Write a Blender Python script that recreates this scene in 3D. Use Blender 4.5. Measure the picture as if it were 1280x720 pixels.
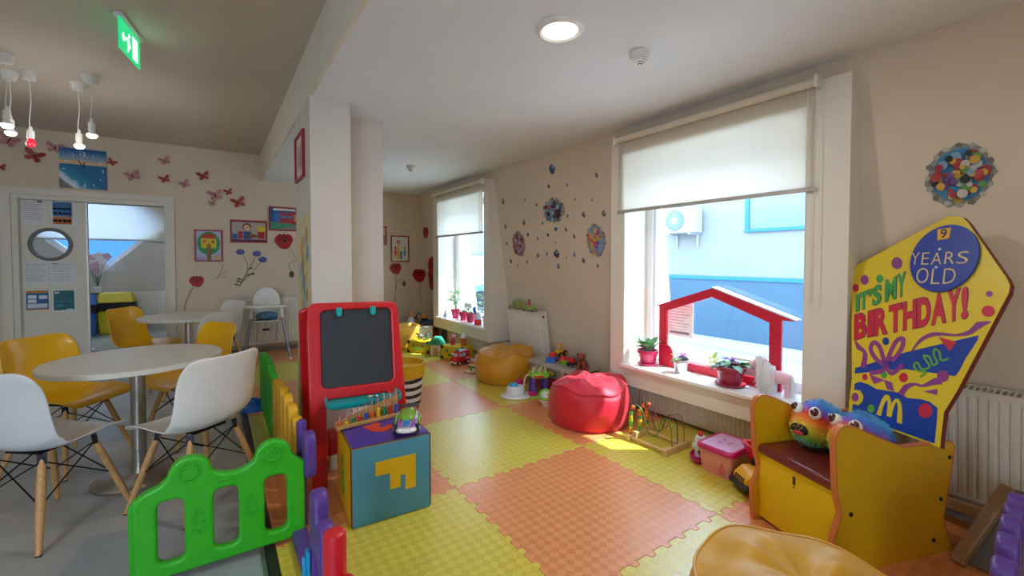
import bpy, math, random
from math import sin, cos, pi, radians, sqrt, atan2
from mathutils import Vector as V, Matrix, noise
random.seed(7)
SC = bpy.context.scene
COL = SC.collection
for o in list(bpy.data.objects): bpy.data.objects.remove(o)

# ------------------------------------------------------------------ camera
YAW, PITCH, FPX, CAMH, CY = radians(34.551), radians(1.578), 539.298, 1.329, 339.914
cd = bpy.data.cameras.new('camera'); cam = bpy.data.objects.new('camera', cd); COL.objects.link(cam)
cam.location = (0, 0, CAMH); cam.rotation_euler = (pi/2-PITCH, 0, -YAW)
cd.sensor_fit = 'HORIZONTAL'; cd.sensor_width = 36; cd.lens = FPX/1280*36
cd.shift_y = -(360-CY)/1280; cd.clip_start = .02; cd.clip_end = 200
SC.camera = cam
# ------------------------------------------------------------------ sky, sun, exposure
W = bpy.data.worlds.new('sky'); SC.world = W; W.use_nodes = True
nt = W.node_tree; bg = nt.nodes['Background']
tc = nt.nodes.new('ShaderNodeTexCoord'); sp = nt.nodes.new('ShaderNodeSeparateXYZ'); rp = nt.nodes.new('ShaderNodeValToRGB')
nt.links.new(tc.outputs['Generated'], sp.inputs[0]); nt.links.new(sp.outputs['Z'], rp.inputs[0]); nt.links.new(rp.outputs[0], bg.inputs[0])
rp.color_ramp.elements[0].position = 0; rp.color_ramp.elements[0].color = (.74, .87, 1, 1)
rp.color_ramp.elements[1].position = .9; rp.color_ramp.elements[1].color = (.45, .68, 1, 1)
bg.inputs[1].default_value = 10.5
sd = bpy.data.lights.new('sun', 'SUN'); sun = bpy.data.objects.new('sun', sd); COL.objects.link(sun)
sd.energy = 13.0; sd.angle = radians(.6); sd.color = (1, .96, .90)
sun.rotation_euler = V((-1, .85, -1.7)).to_track_quat('-Z', 'Y').to_euler(); sun.location = (12, -12, 21)
SC.view_settings.view_transform = 'Standard'; SC.view_settings.look = 'None'
SC.view_settings.gamma = 1; SC.view_settings.use_curve_mapping = False
SC.view_settings.exposure = 0.12
SC.cycles.use_denoising = True
SC.cycles.max_bounces = 8; SC.cycles.diffuse_bounces = 5; SC.cycles.glossy_bounces = 3
SC.cycles.transparent_max_bounces = 12; SC.cycles.sample_clamp_indirect = 6
SC.cycles.caustics_reflective = False; SC.cycles.caustics_refractive = False
def portal(loc, rot, sx, sy):
    d = bpy.data.lights.new('window_portal', 'AREA'); d.shape = 'RECTANGLE'; d.size = sx; d.size_y = sy
    d.cycles.is_portal = True
    o = bpy.data.objects.new('window_portal', d); COL.objects.link(o); o.location = loc; o.rotation_euler = rot

# ------------------------------------------------------------------ pixel -> place (needs the surface the thing touches)
cF = V((sin(YAW)*cos(PITCH), cos(YAW)*cos(PITCH), -sin(PITCH))); cR = V((cos(YAW), -sin(YAW), 0)); cU = cR.cross(cF); cC = V((0, 0, CAMH))
def ray(x, y): return cF*FPX + cR*(x-640) + cU*(CY-y)
def hit(x, y, p, n):
    d = ray(x, y); n = V(n); return cC + d*((V(p)-cC).dot(n)/d.dot(n))
def onz(x, y, z=0.): return hit(x, y, (0, 0, z), (0, 0, 1))
def onx(x, y, X): return hit(x, y, (X, 0, 0), (1, 0, 0))
def ony(x, y, Y): return hit(x, y, (0, Y, 0), (0, 1, 0))

# ------------------------------------------------------------------ materials (all procedural)
def lin(h):
    h = h.lstrip('#'); r = []
    for i in (0, 2, 4):
        c = int(h[i:i+2], 16)/255; r.append(c/12.92 if c <= .04045 else ((c+.055)/1.055)**2.4)
    return (*r, 1)
MATS = {}
def mat(hexc, rough=.5, metal=0., var=.06, scale=18., bump=0., bscale=120., coat=0., trans=0., emit=0., spec=.5, sheen=0., name=None):
    key = (hexc, rough, metal, var, scale, bump, bscale, coat, trans, emit, spec, sheen)
    if key in MATS: return MATS[key]
    m = bpy.data.materials.new(name or 'surface_'+hexc.strip('#')); m.use_nodes = True
    n = m.node_tree; b = n.nodes['Principled BSDF']; L = n.links.new
    b.inputs['Roughness'].default_value = rough; b.inputs['Metallic'].default_value = metal
    b.inputs['Specular IOR Level'].default_value = spec
    b.inputs['Coat Weight'].default_value = coat; b.inputs['Coat Roughness'].default_value = .12
    b.inputs['Transmission Weight'].default_value = trans
    b.inputs['Sheen Weight'].default_value = sheen
    c = lin(hexc); b.inputs['Base Color'].default_value = c
    t = n.nodes.new('ShaderNodeTexCoord')
    if var:
        no = n.nodes.new('ShaderNodeTexNoise'); no.inputs['Scale'].default_value = scale; no.inputs['Detail'].default_value = 3
        r = n.nodes.new('ShaderNodeValToRGB'); L(t.outputs['Object'], no.inputs['Vector']); L(no.outputs['Fac'], r.inputs[0])
        r.color_ramp.elements[0].position = .3; r.color_ramp.elements[1].position = .7
        r.color_ramp.elements[0].color = (*[x*(1-var) for x in c[:3]], 1); r.color_ramp.elements[1].color = (*[min(1, x*(1+var)) for x in c[:3]], 1)
        L(r.outputs[0], b.inputs['Base Color'])
    if bump:
        no = n.nodes.new('ShaderNodeTexNoise'); no.inputs['Scale'].default_value = bscale; no.inputs['Detail'].default_value = 2
        bu = n.nodes.new('ShaderNodeBump'); bu.inputs['Strength'].default_value = bump; bu.inputs['Distance'].default_value = .004
        L(t.outputs['Object'], no.inputs['Vector']); L(no.outputs['Fac'], bu.inputs['Height']); L(bu.outputs[0], b.inputs['Normal'])
    if emit:
        b.inputs['Emission Color'].default_value = c; b.inputs['Emission Strength'].default_value = emit
    MATS[key] = m; return m
def newmat(name):
    m = bpy.data.materials.new(name); m.use_nodes = True; n = m.node_tree
    return m, n, n.nodes['Principled BSDF'], n.links.new
def wood(a, b_, rough=.45, sc=(30, 30, 3), name='wood_grain'):
    key = ('wood', a, b_, rough, sc)
    if key in MATS: return MATS[key]
    m, n, b, L = newmat(name); t = n.nodes.new('ShaderNodeTexCoord'); mp = n.nodes.new('ShaderNodeMapping'); mp.inputs['Scale'].default_value = sc
    no = n.nodes.new('ShaderNodeTexNoise'); no.inputs['Scale'].default_value = 6; no.inputs['Detail'].default_value = 5
    r = n.nodes.new('ShaderNodeValToRGB'); r.color_ramp.elements[0].color = lin(a); r.color_ramp.elements[1].color = lin(b_)
    r.color_ramp.elements[0].position = .35; r.color_ramp.elements[1].position = .65
    L(t.outputs['Object'], mp.inputs[0]); L(mp.outputs[0], no.inputs['Vector']); L(no.outputs['Fac'], r.inputs[0]); L(r.outputs[0], b.inputs['Base Color'])
    b.inputs['Roughness'].default_value = rough; MATS[key] = m; return m
def glass_mat(name, tint, refl=.09):
    m, n, b, L = newmat(name); n.nodes.remove(b); out = n.nodes['Material Output']
    tr = n.nodes.new('ShaderNodeBsdfTransparent'); tr.inputs[0].default_value = tint
    gl = n.nodes.new('ShaderNodeBsdfGlossy'); gl.inputs['Roughness'].default_value = .02
    lw = n.nodes.new('ShaderNodeLayerWeight'); lw.inputs[0].default_value = .5
    pw = n.nodes.new('ShaderNodeMath'); pw.operation = 'POWER'; pw.inputs[1].default_value = 5; L(lw.outputs['Facing'], pw.inputs[0])
    ma = n.nodes.new('ShaderNodeMath'); ma.operation = 'MULTIPLY_ADD'; ma.inputs[1].default_value = .6; ma.inputs[2].default_value = .03; L(pw.outputs[0], ma.inputs[0])
    mx = n.nodes.new('ShaderNodeMixShader'); L(ma.outputs[0], mx.inputs[0]); L(tr.outputs[0], mx.inputs[1]); L(gl.outputs[0], mx.inputs[2]); L(mx.outputs[0], out.inputs[0])
    return m
GLASS = glass_mat('window_glass', (.93, .97, 1, 1))
def fabric_translucent(name, col, tfac):
    m, n, b, L = newmat(name); n.nodes.remove(b); out = n.nodes['Material Output']
    d = n.nodes.new('ShaderNodeBsdfDiffuse'); d.inputs[0].default_value = lin(col)
    t = n.nodes.new('ShaderNodeBsdfTranslucent'); t.inputs[0].default_value = lin(col)
    no = n.nodes.new('ShaderNodeTexNoise'); no.inputs['Scale'].default_value = 300
    bu = n.nodes.new('ShaderNodeBump'); bu.inputs['Strength'].default_value = .1; L(no.outputs['Fac'], bu.inputs['Height']); L(bu.outputs[0], d.inputs['Normal'])
    mx = n.nodes.new('ShaderNodeMixShader'); mx.inputs[0].default_value = tfac
    L(d.outputs[0], mx.inputs[1]); L(t.outputs[0], mx.inputs[2]); L(mx.outputs[0], out.inputs[0]); return m

# ------------------------------------------------------------------ things and parts
def tag(o, label=None, cat=None, group=None, kind=None):
    if label: o['label'] = label
    if cat: o['category'] = cat
    if group: o['group'] = group
    if kind: o['kind'] = kind
    return o
def thing(name, label, cat, loc=(0, 0, 0), rz=0, group=None):
    o = bpy.data.objects.new(name, None); COL.objects.link(o); o.empty_display_size = .05
    o.location = loc; o.rotation_euler = (0, 0, rz); return tag(o, label, cat, group)
def lmat(o): return Matrix.LocRotScale(o.location, o.rotation_euler, o.scale)
def wmat(o):
    m = lmat(o)
    while o.parent: o = o.parent; m = lmat(o) @ m
    return m
def copy_tree(o, parent=None):
    c = o.copy(); COL.objects.link(c)
    if parent: c.parent = parent
    for ch in [x for x in bpy.data.objects if x.parent == o]: copy_tree(ch, c)
    return c
def dup(o, loc, rz, label=None, group=None):
    c = copy_tree(o); c.location = loc; c.rotation_euler = (0, 0, rz)
    return tag(c, label, None, group)
def link(me, name, m, parent=None, smooth=True, bevel=0, bseg=2, ang=38, solid=0, subsurf=0, kind=None, label=None):
    o = bpy.data.objects.new(name, me); COL.objects.link(o)
    if m is not None:
        for x in (m if isinstance(m, (list, tuple)) else [m]): me.materials.append(x)
    if smooth and len(me.polygons):
        me.polygons.foreach_set('use_smooth', [True]*len(me.polygons)); me.set_sharp_from_angle(angle=radians(ang))
    if parent: o.parent = parent
    if solid:
        s = o.modifiers.new('solid', 'SOLIDIFY'); s.thickness = solid; s.offset = 0
    if subsurf:
        s = o.modifiers.new('sub', 'SUBSURF'); s.levels = s.render_levels = subsurf
    if bevel:
        b = o.modifiers.new('bevel', 'BEVEL'); b.width = bevel; b.segments = bseg; b.limit_method = 'ANGLE'; b.angle_limit = radians(40); b.harden_normals = False
    return tag(o, label, None, None, kind)
def basis(d):
    d = V(d).normalized(); a = V((0, 0, 1)) if abs(d.z) < .95 else V((1, 0, 0))
    x = a.cross(d).normalized(); return x, d.cross(x), d
class MB:
    def __init__(s): s.v = []; s.f = []; s.m = []; s.slot = 0
    def add(s, vs, fs):
        k = len(s.v); s.v += [tuple(v) for v in vs]; s.f += [tuple(i+k for i in f) for f in fs]; s.m += [s.slot]*len(fs); return s
    def box(s, x0, y0, z0, x1, y1, z1):
        return s.add([(x0,y0,z0),(x1,y0,z0),(x1,y1,z0),(x0,y1,z0),(x0,y0,z1),(x1,y0,z1),(x1,y1,z1),(x0,y1,z1)],
            [(0,3,2,1),(4,5,6,7),(0,1,5,4),(1,2,6,5),(2,3,7,6),(3,0,4,7)])
    def bar(s, p, q, w, h, up=(0, 0, 1)):
        p, q = V(p), V(q); d = (q-p).normalized(); x = d.cross(V(up)); x = x.normalized() if x.length > 1e-5 else basis(d)[0]; y = x.cross(d)
        vs = [a + x*(i*w/2) + y*(j*h/2) for a in (p, q) for i, j in ((-1,-1),(1,-1),(1,1),(-1,1))]
        return s.add(vs, [(0,1,2,3),(7,6,5,4),(0,4,5,1),(1,5,6,2),(2,6,7,3),(3,7,4,0)])
    def cyl(s, p, q, r, r2=None, n=16, cap=True):
        p, q = V(p), V(q); r2 = r if r2 is None else r2; x, y, _ = basis(q-p)
        vs = [a + (x*cos(2*pi*i/n) + y*sin(2*pi*i/n))*rr for a, rr in ((p, r), (q, r2)) for i in range(n)]
        fs = [(i, (i+1) % n, n+(i+1) % n, n+i) for i in range(n)]
        if cap: fs += [tuple(range(n-1, -1, -1)), tuple(range(n, 2*n))]
        return s.add(vs, fs)
    def tube(s, pts, r, n=8, closed=False, flat=None):
        pts = [V(p) for p in pts]; N = len(pts); vs = []; x = None
        for i, p in enumerate(pts):
            if closed: d = pts[(i+1) % N]-pts[i-1]
            else: d = pts[min(i+1, N-1)]-pts[max(i-1, 0)]
            d = d.normalized() if d.length > 1e-9 else V((0, 0, 1))
            if x is None: x = basis(d)[0]
            x = (x - d*x.dot(d)); x = x.normalized() if x.length > 1e-6 else basis(d)[0]
            y = d.cross(x); rr = r[i] if isinstance(r, (list, tuple)) else r
            vs += [p + x*(cos(2*pi*k/n)*rr) + y*(sin(2*pi*k/n)*rr*(flat or 1)) for k in range(n)]
        fs = []
        for i in range(N if closed else N-1):
            a, b = i*n, ((i+1) % N)*n
            fs += [(a+k, a+(k+1) % n, b+(k+1) % n, b+k) for k in range(n)]
        if not closed: fs += [tuple(range(n-1, -1, -1)), tuple((N-1)*n+k for k in range(n))]
        return s.add(vs, fs)
    def lathe(s, prof, n=24, c=(0, 0, 0), fn=None, sx=1, sy=1):
        vs = []
        for j, (r, z) in enumerate(prof):
            for i in range(n):
                a = 2*pi*i/n; p = V((c[0]+cos(a)*r*sx, c[1]+sin(a)*r*sy, c[2]+z))
                vs.append(fn(p, a, j) if fn else p)
        N = len(prof); fs = [(j*n+i, j*n+(i+1) % n, (j+1)*n+(i+1) % n, (j+1)*n+i) for j in range(N-1) for i in range(n)]
        if prof[0][0] > 1e-6: fs.append(tuple(range(n-1, -1, -1)))
        if prof[-1][0] > 1e-6: fs.append(tuple((N-1)*n+i for i in range(n)))
        return s.add(vs, fs)
    def ell(s, c, r, nu=16, nv=10, fn=None):
        r = (r, r, r) if isinstance(r, (int, float)) else r; vs = []; fs = []
        for j in range(nv+1):
            t = pi*j/nv
            for i in range(nu):
                a = 2*pi*i/nu; p = V((c[0]+r[0]*sin(t)*cos(a), c[1]+r[1]*sin(t)*sin(a), c[2]-r[2]*cos(t))); vs.append(fn(p) if fn else p)
        for j in range(nv):
            for i in range(nu):
                a, b = j*nu+i, j*nu+(i+1) % nu
                q = [a, b, b+nu, a+nu]
                fs.append(tuple(q))
        return s.add(vs, fs)
    def prism(s, poly, o, ux, uy, th):
        """polygon in the plane (o, ux, uy), pushed out by th along ux x uy"""
        o, ux, uy = V(o), V(ux), V(uy); n = ux.cross(uy).normalized()*th; N = len(poly)
        if sum(poly[i][0]*poly[(i+1) % N][1]-poly[(i+1) % N][0]*poly[i][1] for i in range(N)) < 0: poly = poly[::-1]
        vs = [o+ux*a+uy*b for a, b in poly] + [o+ux*a+uy*b+n for a, b in poly]
        fs = [tuple(range(N-1, -1, -1)), tuple(range(N, 2*N))] + [(i, (i+1) % N, N+(i+1) % N, N+i) for i in range(N)]
        return s.add(vs, fs)
    def grid(s, fn, nu, nv, wrap=False):
        vs = [fn(i/(nu if wrap else nu-1), j/(nv-1)) for j in range(nv) for i in range(nu)]
        fs = [(j*nu+i, j*nu+(i+1) % nu, (j+1)*nu+(i+1) % nu, (j+1)*nu+i) for j in range(nv-1) for i in range(nu if wrap else nu-1)]
        return s.add(vs, fs)
    def mesh(s, name, parent=None, world=False):
        me = bpy.data.meshes.new(name); vs = s.v
        if world and parent is not None:
            inv = wmat(parent).inverted(); vs = [inv @ V(v) for v in vs]
        me.from_pydata([tuple(v) for v in vs], [], s.f)
        if s.slot or any(s.m): me.polygons.foreach_set('material_index', s.m)
        me.validate(); return me
    def build(s, name, m, parent=None, world=False, **k): return link(s.mesh(name, parent, world), name, m, parent, **k)
def structure(name, mb, m, parent=None, **k):
    k.setdefault('smooth', False); o = mb.build(name, m, parent, **k); o['kind'] = 'structure'; return o
def curve_mesh(loops, th, bevel=0., res=2):
    """filled 2-D outline (inner loops are holes), thickness th, as verts and faces in x,y with z as depth"""
    c = bpy.data.curves.new('c', 'CURVE'); c.dimensions = '2D'; c.fill_mode = 'BOTH'; c.extrude = max(0, th/2-bevel); c.bevel_depth = bevel; c.bevel_resolution = res; c.offset = -bevel
    for lp in loops:
        sp_ = c.splines.new('POLY'); sp_.points.add(len(lp)-1); sp_.use_cyclic_u = True
        for q, p in zip(sp_.points, lp): q.co = (p[0], p[1], 0, 1)
    return from_curve(c)
def from_curve(c):
    o = bpy.data.objects.new('c', c); COL.objects.link(o)
    dg = bpy.context.evaluated_depsgraph_get(); dg.update(); me = bpy.data.meshes.new_from_object(o.evaluated_get(dg))
    vs = [v.co.copy() for v in me.vertices]; fs = [tuple(p.vertices) for p in me.polygons]
    bpy.data.objects.remove(o); bpy.data.curves.remove(c); bpy.data.meshes.remove(me); return vs, fs
def place(vs, o, ux, uy, un): return [V(o)+V(ux)*v[0]+V(uy)*v[1]+V(un)*v[2] for v in vs]
def shape(mb, loops, th, o, ux, uy, un=None, bevel=0., res=2):
    vs, fs = curve_mesh(loops, th, bevel, res); ux, uy = V(ux), V(uy); un = V(un) if un else ux.cross(uy).normalized()
    return mb.add(place(vs, o, ux, uy, un), fs)
TXT = {}
def text_geo(s, bold=0., shear=0., th=.02):
    k = (s, bold, shear, th)
    if k not in TXT:
        c = bpy.data.curves.new('t', 'FONT'); c.body = s; c.offset = bold; c.shear = shear; c.extrude = th/2; c.resolution_u = 3
        vs, fs = from_curve(c); x0 = min(v.x for v in vs); x1 = max(v.x for v in vs); y0 = min(v.y for v in vs); y1 = max(v.y for v in vs)
        TXT[k] = ([V(((v.x-x0)/(x1-x0), (v.y-y0)/(y1-y0), v.z/th)) for v in vs], fs)
    return TXT[k]
def text(mb, s, o, ux, uy, un, bold=0., shear=0.):
    """text filling the parallelogram o, o+ux, o+uy; un = thickness vector"""
    vs, fs = text_geo(s, bold, shear); return mb.add(place(vs, V(o)+V(un)*.5, ux, uy, un), fs)
def rrect(x0, y0, x1, y1, r, n=4):
    p = []
    for cx, cy, a in ((x1-r, y1-r, 0), (x0+r, y1-r, 90), (x0+r, y0+r, 180), (x1-r, y0+r, 270)):
        p += [(cx+r*cos(radians(a+90*i/n)), cy+r*sin(radians(a+90*i/n))) for i in range(n+1)]
    return p
def circle(cx, cy, r, n=20, ry=None): return [(cx+r*cos(2*pi*i/n), cy+(ry or r)*sin(2*pi*i/n)) for i in range(n)]
def catmull(pts, n=6, closed=False):
    P = [V(p) for p in pts]; N = len(P); out = []
    for i in range(N if closed else N-1):
        g = (lambda k: P[k % N]) if closed else (lambda k: P[min(max(k, 0), N-1)])
        a, b, c_, d = g(i-1), g(i), g(i+1), g(i+2)
        for j in range(n):
            t = j/n; out.append(.5*((2*b)+(c_-a)*t+(2*a-5*b+4*c_-d)*t*t+(3*b-a-3*c_+d)*t**3))
    if not closed: out.append(P[-1])
    return out
def stroke(pts, w):
    """flat band polygon along a 2-D polyline; w may vary"""
    P = [V((p[0], p[1])) for p in pts]; l = []; r = []
    for i, p in enumerate(P):
        d = (P[min(i+1, len(P)-1)]-P[max(i-1, 0)]).normalized(); n = V((-d.y, d.x)); ww = (w[i] if isinstance(w, (list, tuple)) else w)/2
        l.append(tuple(p+n*ww)); r.append(tuple(p-n*ww))
    return l + r[::-1]
# ------------------------------------------------------------------ the room
YB, XB, ZL, ZR = 7.13, .55, 2.82, 2.46
XL, YF = -4.0, -2.4
def XW(z): return 2.92 + (2.455-z)*.137
WALLN = V((-1, 0, -.137)).normalized()          # sloping window wall, into the room
def onwall(x, y): return hit(x, y, (XW(0), 0, 0), WALLN)
wallm = mat('#DBCAB4', .75, var=.025, scale=3, bump=.05, bscale=200, name='cream_plaster')
whitem = mat('#E4DDCF', .55, var=.02, scale=4, name='cream_paint')
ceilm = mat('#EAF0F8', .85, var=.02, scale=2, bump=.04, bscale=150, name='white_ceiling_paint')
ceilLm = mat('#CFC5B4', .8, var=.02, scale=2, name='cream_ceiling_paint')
# vinyl floor
fm, n, b, L = newmat('grey_vinyl'); t = n.nodes.new('ShaderNodeTexCoord'); mp = n.nodes.new('ShaderNodeMapping'); mp.inputs['Rotation'].default_value = (0, 0, radians(8))
ck = n.nodes.new('ShaderNodeTexBrick'); ck.inputs['Scale'].default_value = .55; ck.inputs['Mortar Size'].default_value = 0; ck.inputs['Color1'].default_value = lin('#BDB8B0'); ck.inputs['Color2'].default_value = lin('#8E979F')
no = n.nodes.new('ShaderNodeTexNoise'); no.inputs['Scale'].default_value = 5; no.inputs['Detail'].default_value = 8; no.inputs['Roughness'].default_value = .7
mx = n.nodes.new('ShaderNodeMixRGB'); mx.blend_type = 'OVERLAY'; mx.inputs[0].default_value = .25
L(t.outputs['Object'], mp.inputs[0]); L(mp.outputs[0], ck.inputs['Vector']); L(t.outputs['Object'], no.inputs['Vector']); L(ck.outputs['Color'], mx.inputs[1]); L(no.outputs['Fac'], mx.inputs[2]); L(mx.outputs[0], b.inputs['Base Color'])
b.inputs['Roughness'].default_value = .33
structure('floor', MB().box(XL-.2, YF-.2, -.2, 3.6, 12.2, 0), fm)
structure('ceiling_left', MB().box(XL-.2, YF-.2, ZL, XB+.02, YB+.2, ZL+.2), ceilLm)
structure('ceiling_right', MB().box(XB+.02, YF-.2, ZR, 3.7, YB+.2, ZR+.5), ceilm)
structure('trim_1', MB().box(XB, YF-.2, ZR-.002, XB+.02, YB, ZL), whitem)           # upright face of the lowered ceiling
# back wall with the doorway
DX0, DX1, DZ = -1.86, -.50, 2.07
w = MB(); w.box(XL-.2, YB, 0, DX0, YB+.2, ZL); w.box(DX1, YB, 0, 3.7, YB+.2, ZL); w.box(DX0, YB, DZ, DX1, YB+.2, ZL)
wb = structure('wall_back', w, wallm)
structure('wall_left', MB().box(XL-.2, YF-.2, 0, XL, YB+.2, ZL), wallm)
# wall behind the camera, its window added to let in soft frontal light
FX0, FX1 = -3.4, -1.3
w = MB(); w.box(XL, YF-.2, 0, FX0, YF, ZL); w.box(FX0, YF-.2, 0, FX1, YF, .3); w.box(FX0, YF-.2, 2.5, FX1, YF, ZL); w.box(FX1, YF-.2, 0, 3.7, YF, ZL)
structure('wall_front', w, wallm)
w4 = structure('window_4', MB().box(FX0, YF-.12, .3, FX0+.08, YF-.06, 2.5).box(FX1-.08, YF-.12, .3, FX1, YF-.06, 2.5).box(FX0+.08, YF-.12, .3, FX1-.08, YF-.06, .38).box(FX0+.08, YF-.12, 2.42, FX1-.08, YF-.06, 2.5), mat('#F4F4F2', .3, name='white_plastic_frame'))
MB().box(FX0+.08, YF-.095, .38, FX1-.08, YF-.085, 2.42).build('pane', GLASS, w4, smooth=False)
portal(((FX0+FX1)/2, YF-.22, 1.4), (pi/2, 0, 0), FX1-FX0, 2.1)
# sloping window wall
def slope(mb, y0, y1, z0, z1, th=.36, x0=None):
    a, b_ = XW(z0), XW(z1)
    return mb.add([(a,y0,z0),(a+th,y0,z0),(b_+th,y0,z1),(b_,y0,z1),(a,y1,z0),(a+th,y1,z0),(b_+th,y1,z1),(b_,y1,z1)],
        [(0,1,2,3),(7,6,5,4),(0,4,5,1),(1,5,6,2),(2,6,7,3),(3,7,4,0)])
WIN = ((.90, 2.615, 1.115, 2.465, .276, 2.35), (4.655, 6.34, 4.78, 6.15, .28, 2.345))
ZTOP = ZR+.02
w = MB(); ys = [YF-.2, WIN[0][0], WIN[0][1], WIN[1][0], WIN[1][1], YB+.2]
for i in (0, 2, 4): slope(w, ys[i], ys[i+1], 0, ZTOP)
for q in WIN: slope(w, q[0], q[1], 0, q[4]+.02); slope(w, q[0], q[1], q[5]-.02, ZTOP)
structure('wall_right', w, wallm)
pvc = mat('#EDF1F4', .3, var=.01, name='white_window_plastic')
sillm = mat('#F2F0EC', .3, var=.03, scale=9, name='white_sill')
for k, q in enumerate(WIN):
    Y0, Y1, y0, y1, z0, z1 = q; ZS, ZH, XF, TH = .43, 2.2, 2.85, .36
    m = MB()
    def side(a, b_, za, zb):
        xa, xb = XW(za)+TH, XW(zb)+TH
        m.add([(XF,a,za),(xa,a,za),(xb,a,zb),(XF,a,zb),(XF,b_,za),(xa,b_,za),(xb,b_,zb),(XF,b_,zb)],
            [(0,1,2,3),(7,6,5,4),(0,4,5,1),(1,5,6,2),(2,6,7,3),(3,7,4,0)])
    side(Y0, y0, z0, z1); side(y1, Y1, z0, z1); side(y0, y1, z0, ZS); side(y0, y1, ZH, z1)
    wd = structure('window_%d' % (k+1), m, whitem)
    MB().box(2.80, y0-.005, ZS, 3.14, y1+.005, ZS+.028).build('window_sill', sillm, wd, bevel=.006)
    f = MB(); a, c_ = 3.14, 3.21
    f.box(a, y0, ZS, c_, y0+.06, ZH); f.box(a, y1-.06, ZS, c_, y1, ZH); f.box(a, y0+.06, ZS, c_, y1-.06, ZS+.09); f.box(a, y0+.06, ZH-.08, c_, y1-.06, ZH)
    f.box(a+.02, y1-.085, ZS+.09, c_-.015, y1-.06, ZH-.08); f.box(a+.02, y0+.06, ZS+.09, c_-.015, y0+.085, ZH-.08)
    f.build('window_frame', pvc, wd, smooth=False)
    MB().box(3.172, y0+.06, ZS+.09, 3.178, y1-.06, ZH-.08).build('pane', GLASS, wd, smooth=False)
    portal((3.26, (y0+y1)/2, (ZS+ZH)/2), (0, pi/2, 0), ZH-ZS, y1-y0)
# column with a set-back pier
c_ = MB().box(XB, 3.25, 0, .822, 3.89, ZR+.002); c_.box(.82, 3.56, 0, 1.155, 4.05, ZR+.002)
structure('column', c_, mat('#D6CFC6', .75, var=.025, scale=3, bump=.05, bscale=200, name='column_plaster'), bevel=.004)
bb = MB().box(DX1+.075, YB-.012, 0, 3.2, YB, .07); structure('baseboard_back', bb, mat('#8F8378', .5, name='taupe_skirting'))
# doorway: casing, closed leaf with porthole, hall behind
dm = mat('#D8D2C4', .45, var=.02, name='cream_door_paint')
cs = MB(); cs.box(DX0-.075, YB-.03, 0, DX0, YB, DZ+.075); cs.box(DX1, YB-.03, 0, DX1+.075, YB, DZ+.075); cs.box(DX0, YB-.03, DZ, DX1, YB, DZ+.075)
cs.box(DX0, YB-.005, 0, DX0+.05, YB+.205, DZ); cs.box(DX1-.03, YB-.005, 0, DX1, YB+.205, DZ); cs.box(DX0+.05, YB-.005, DZ-.05, DX1-.03, YB+.205, DZ)
door = structure('door_1', cs, dm)
lx0, lx1, ly = DX0+.05, -1.262, YB+.07
pc = ony(63.5, 305.5, ly); pa = abs(ony(91, 305, ly).x-ony(36, 305, ly).x)/2; pb = abs(ony(63, 286, ly).z-ony(63, 326, ly).z)/2
m = MB(); shape(m, [[(lx0, .005), (lx1, .005), (lx1, DZ-.05), (lx0, DZ-.05)], circle(pc.x, pc.z, pa*.86, 32, pb*.86)], .045, (0, ly+.022, 0), (1, 0, 0), (0, 0, 1))
leaf = m.build('door_leaf', dm, door, smooth=False)
m = MB(); m.tube([(pc.x+pa*.93*cos(2*pi*i/36), ly-.006, pc.z+pb*.93*sin(2*pi*i/36)) for i in range(36)], .02, 8, closed=True)
m.build('porthole_ring', mat('#7E8088', .4, .3, name='grey_rubber_ring'), leaf)
m = MB(); m.prism(circle(pc.x, pc.z, pa*.9, 32, pb*.9), (0, ly+.022, 0), (1, 0, 0), (0, 0, 1), .004); m.build('porthole_pane', GLASS, leaf, smooth=False)
MB().box(lx1-.012, ly-.008, .005, lx1+.004, ly+.05, DZ-.05).build('edge_strip', mat('#C9C6BE', .35, .2, name='door_edge_strip'), leaf, smooth=False)
# hall beyond the doorway: sloping diamond window wall
YH = 10.85
hallm = mat('#C9C3B8', .8, var=.03, scale=2, name='hall_plaster')
dc = ony(122, 346, YH); dr = 1.02                      # lowest corner of the diamond, half diagonal
cx, cz = dc.x, dc.z+dr
m = MB(); shape(m, [[(-4.2, 0), (.6, 0), (.6, 3.4), (-4.2, 3.4)], [(cx, cz-dr), (cx+dr, cz), (cx, cz+dr), (cx-dr, cz)]], .3, (0, YH+.15, 0), (1, 0, 0), (0, 0, 1))
structure('wall_hall_back', m, hallm)
structure('wall_hall_side', MB().box(.3, YB+.2, 0, .5, YH+.1, 3.2).box(-4.2, YB+.2, 0, -4.0, YH+.1, 3.2), hallm)
structure('ceiling_hall', MB().box(-4.2, YB+.2, 3.2, .6, YH+.3, 3.4), ceilm)
m = MB(); shape(m, [[(cx, cz-dr), (cx+dr, cz), (cx, cz+dr), (cx-dr, cz)], [(cx, cz-dr+.11), (cx+dr-.11, cz), (cx, cz+dr-.11), (cx-dr+.11, cz)]], .08, (0, YH+.1, 0), (1, 0, 0), (0, 0, 1))
w3 = structure('window_3', m, pvc)
m = MB(); m.prism([(cx, cz-dr+.1), (cx+dr-.1, cz), (cx, cz+dr-.1), (cx-dr+.1, cz)], (0, YH+.11, 0), (1, 0, 0), (0, 0, 1), .006); m.build('pane', GLASS, w3, smooth=False)
portal((cx, YH+.35, cz), (-pi/2, 0, 0), 1.5, 1.5)
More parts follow.
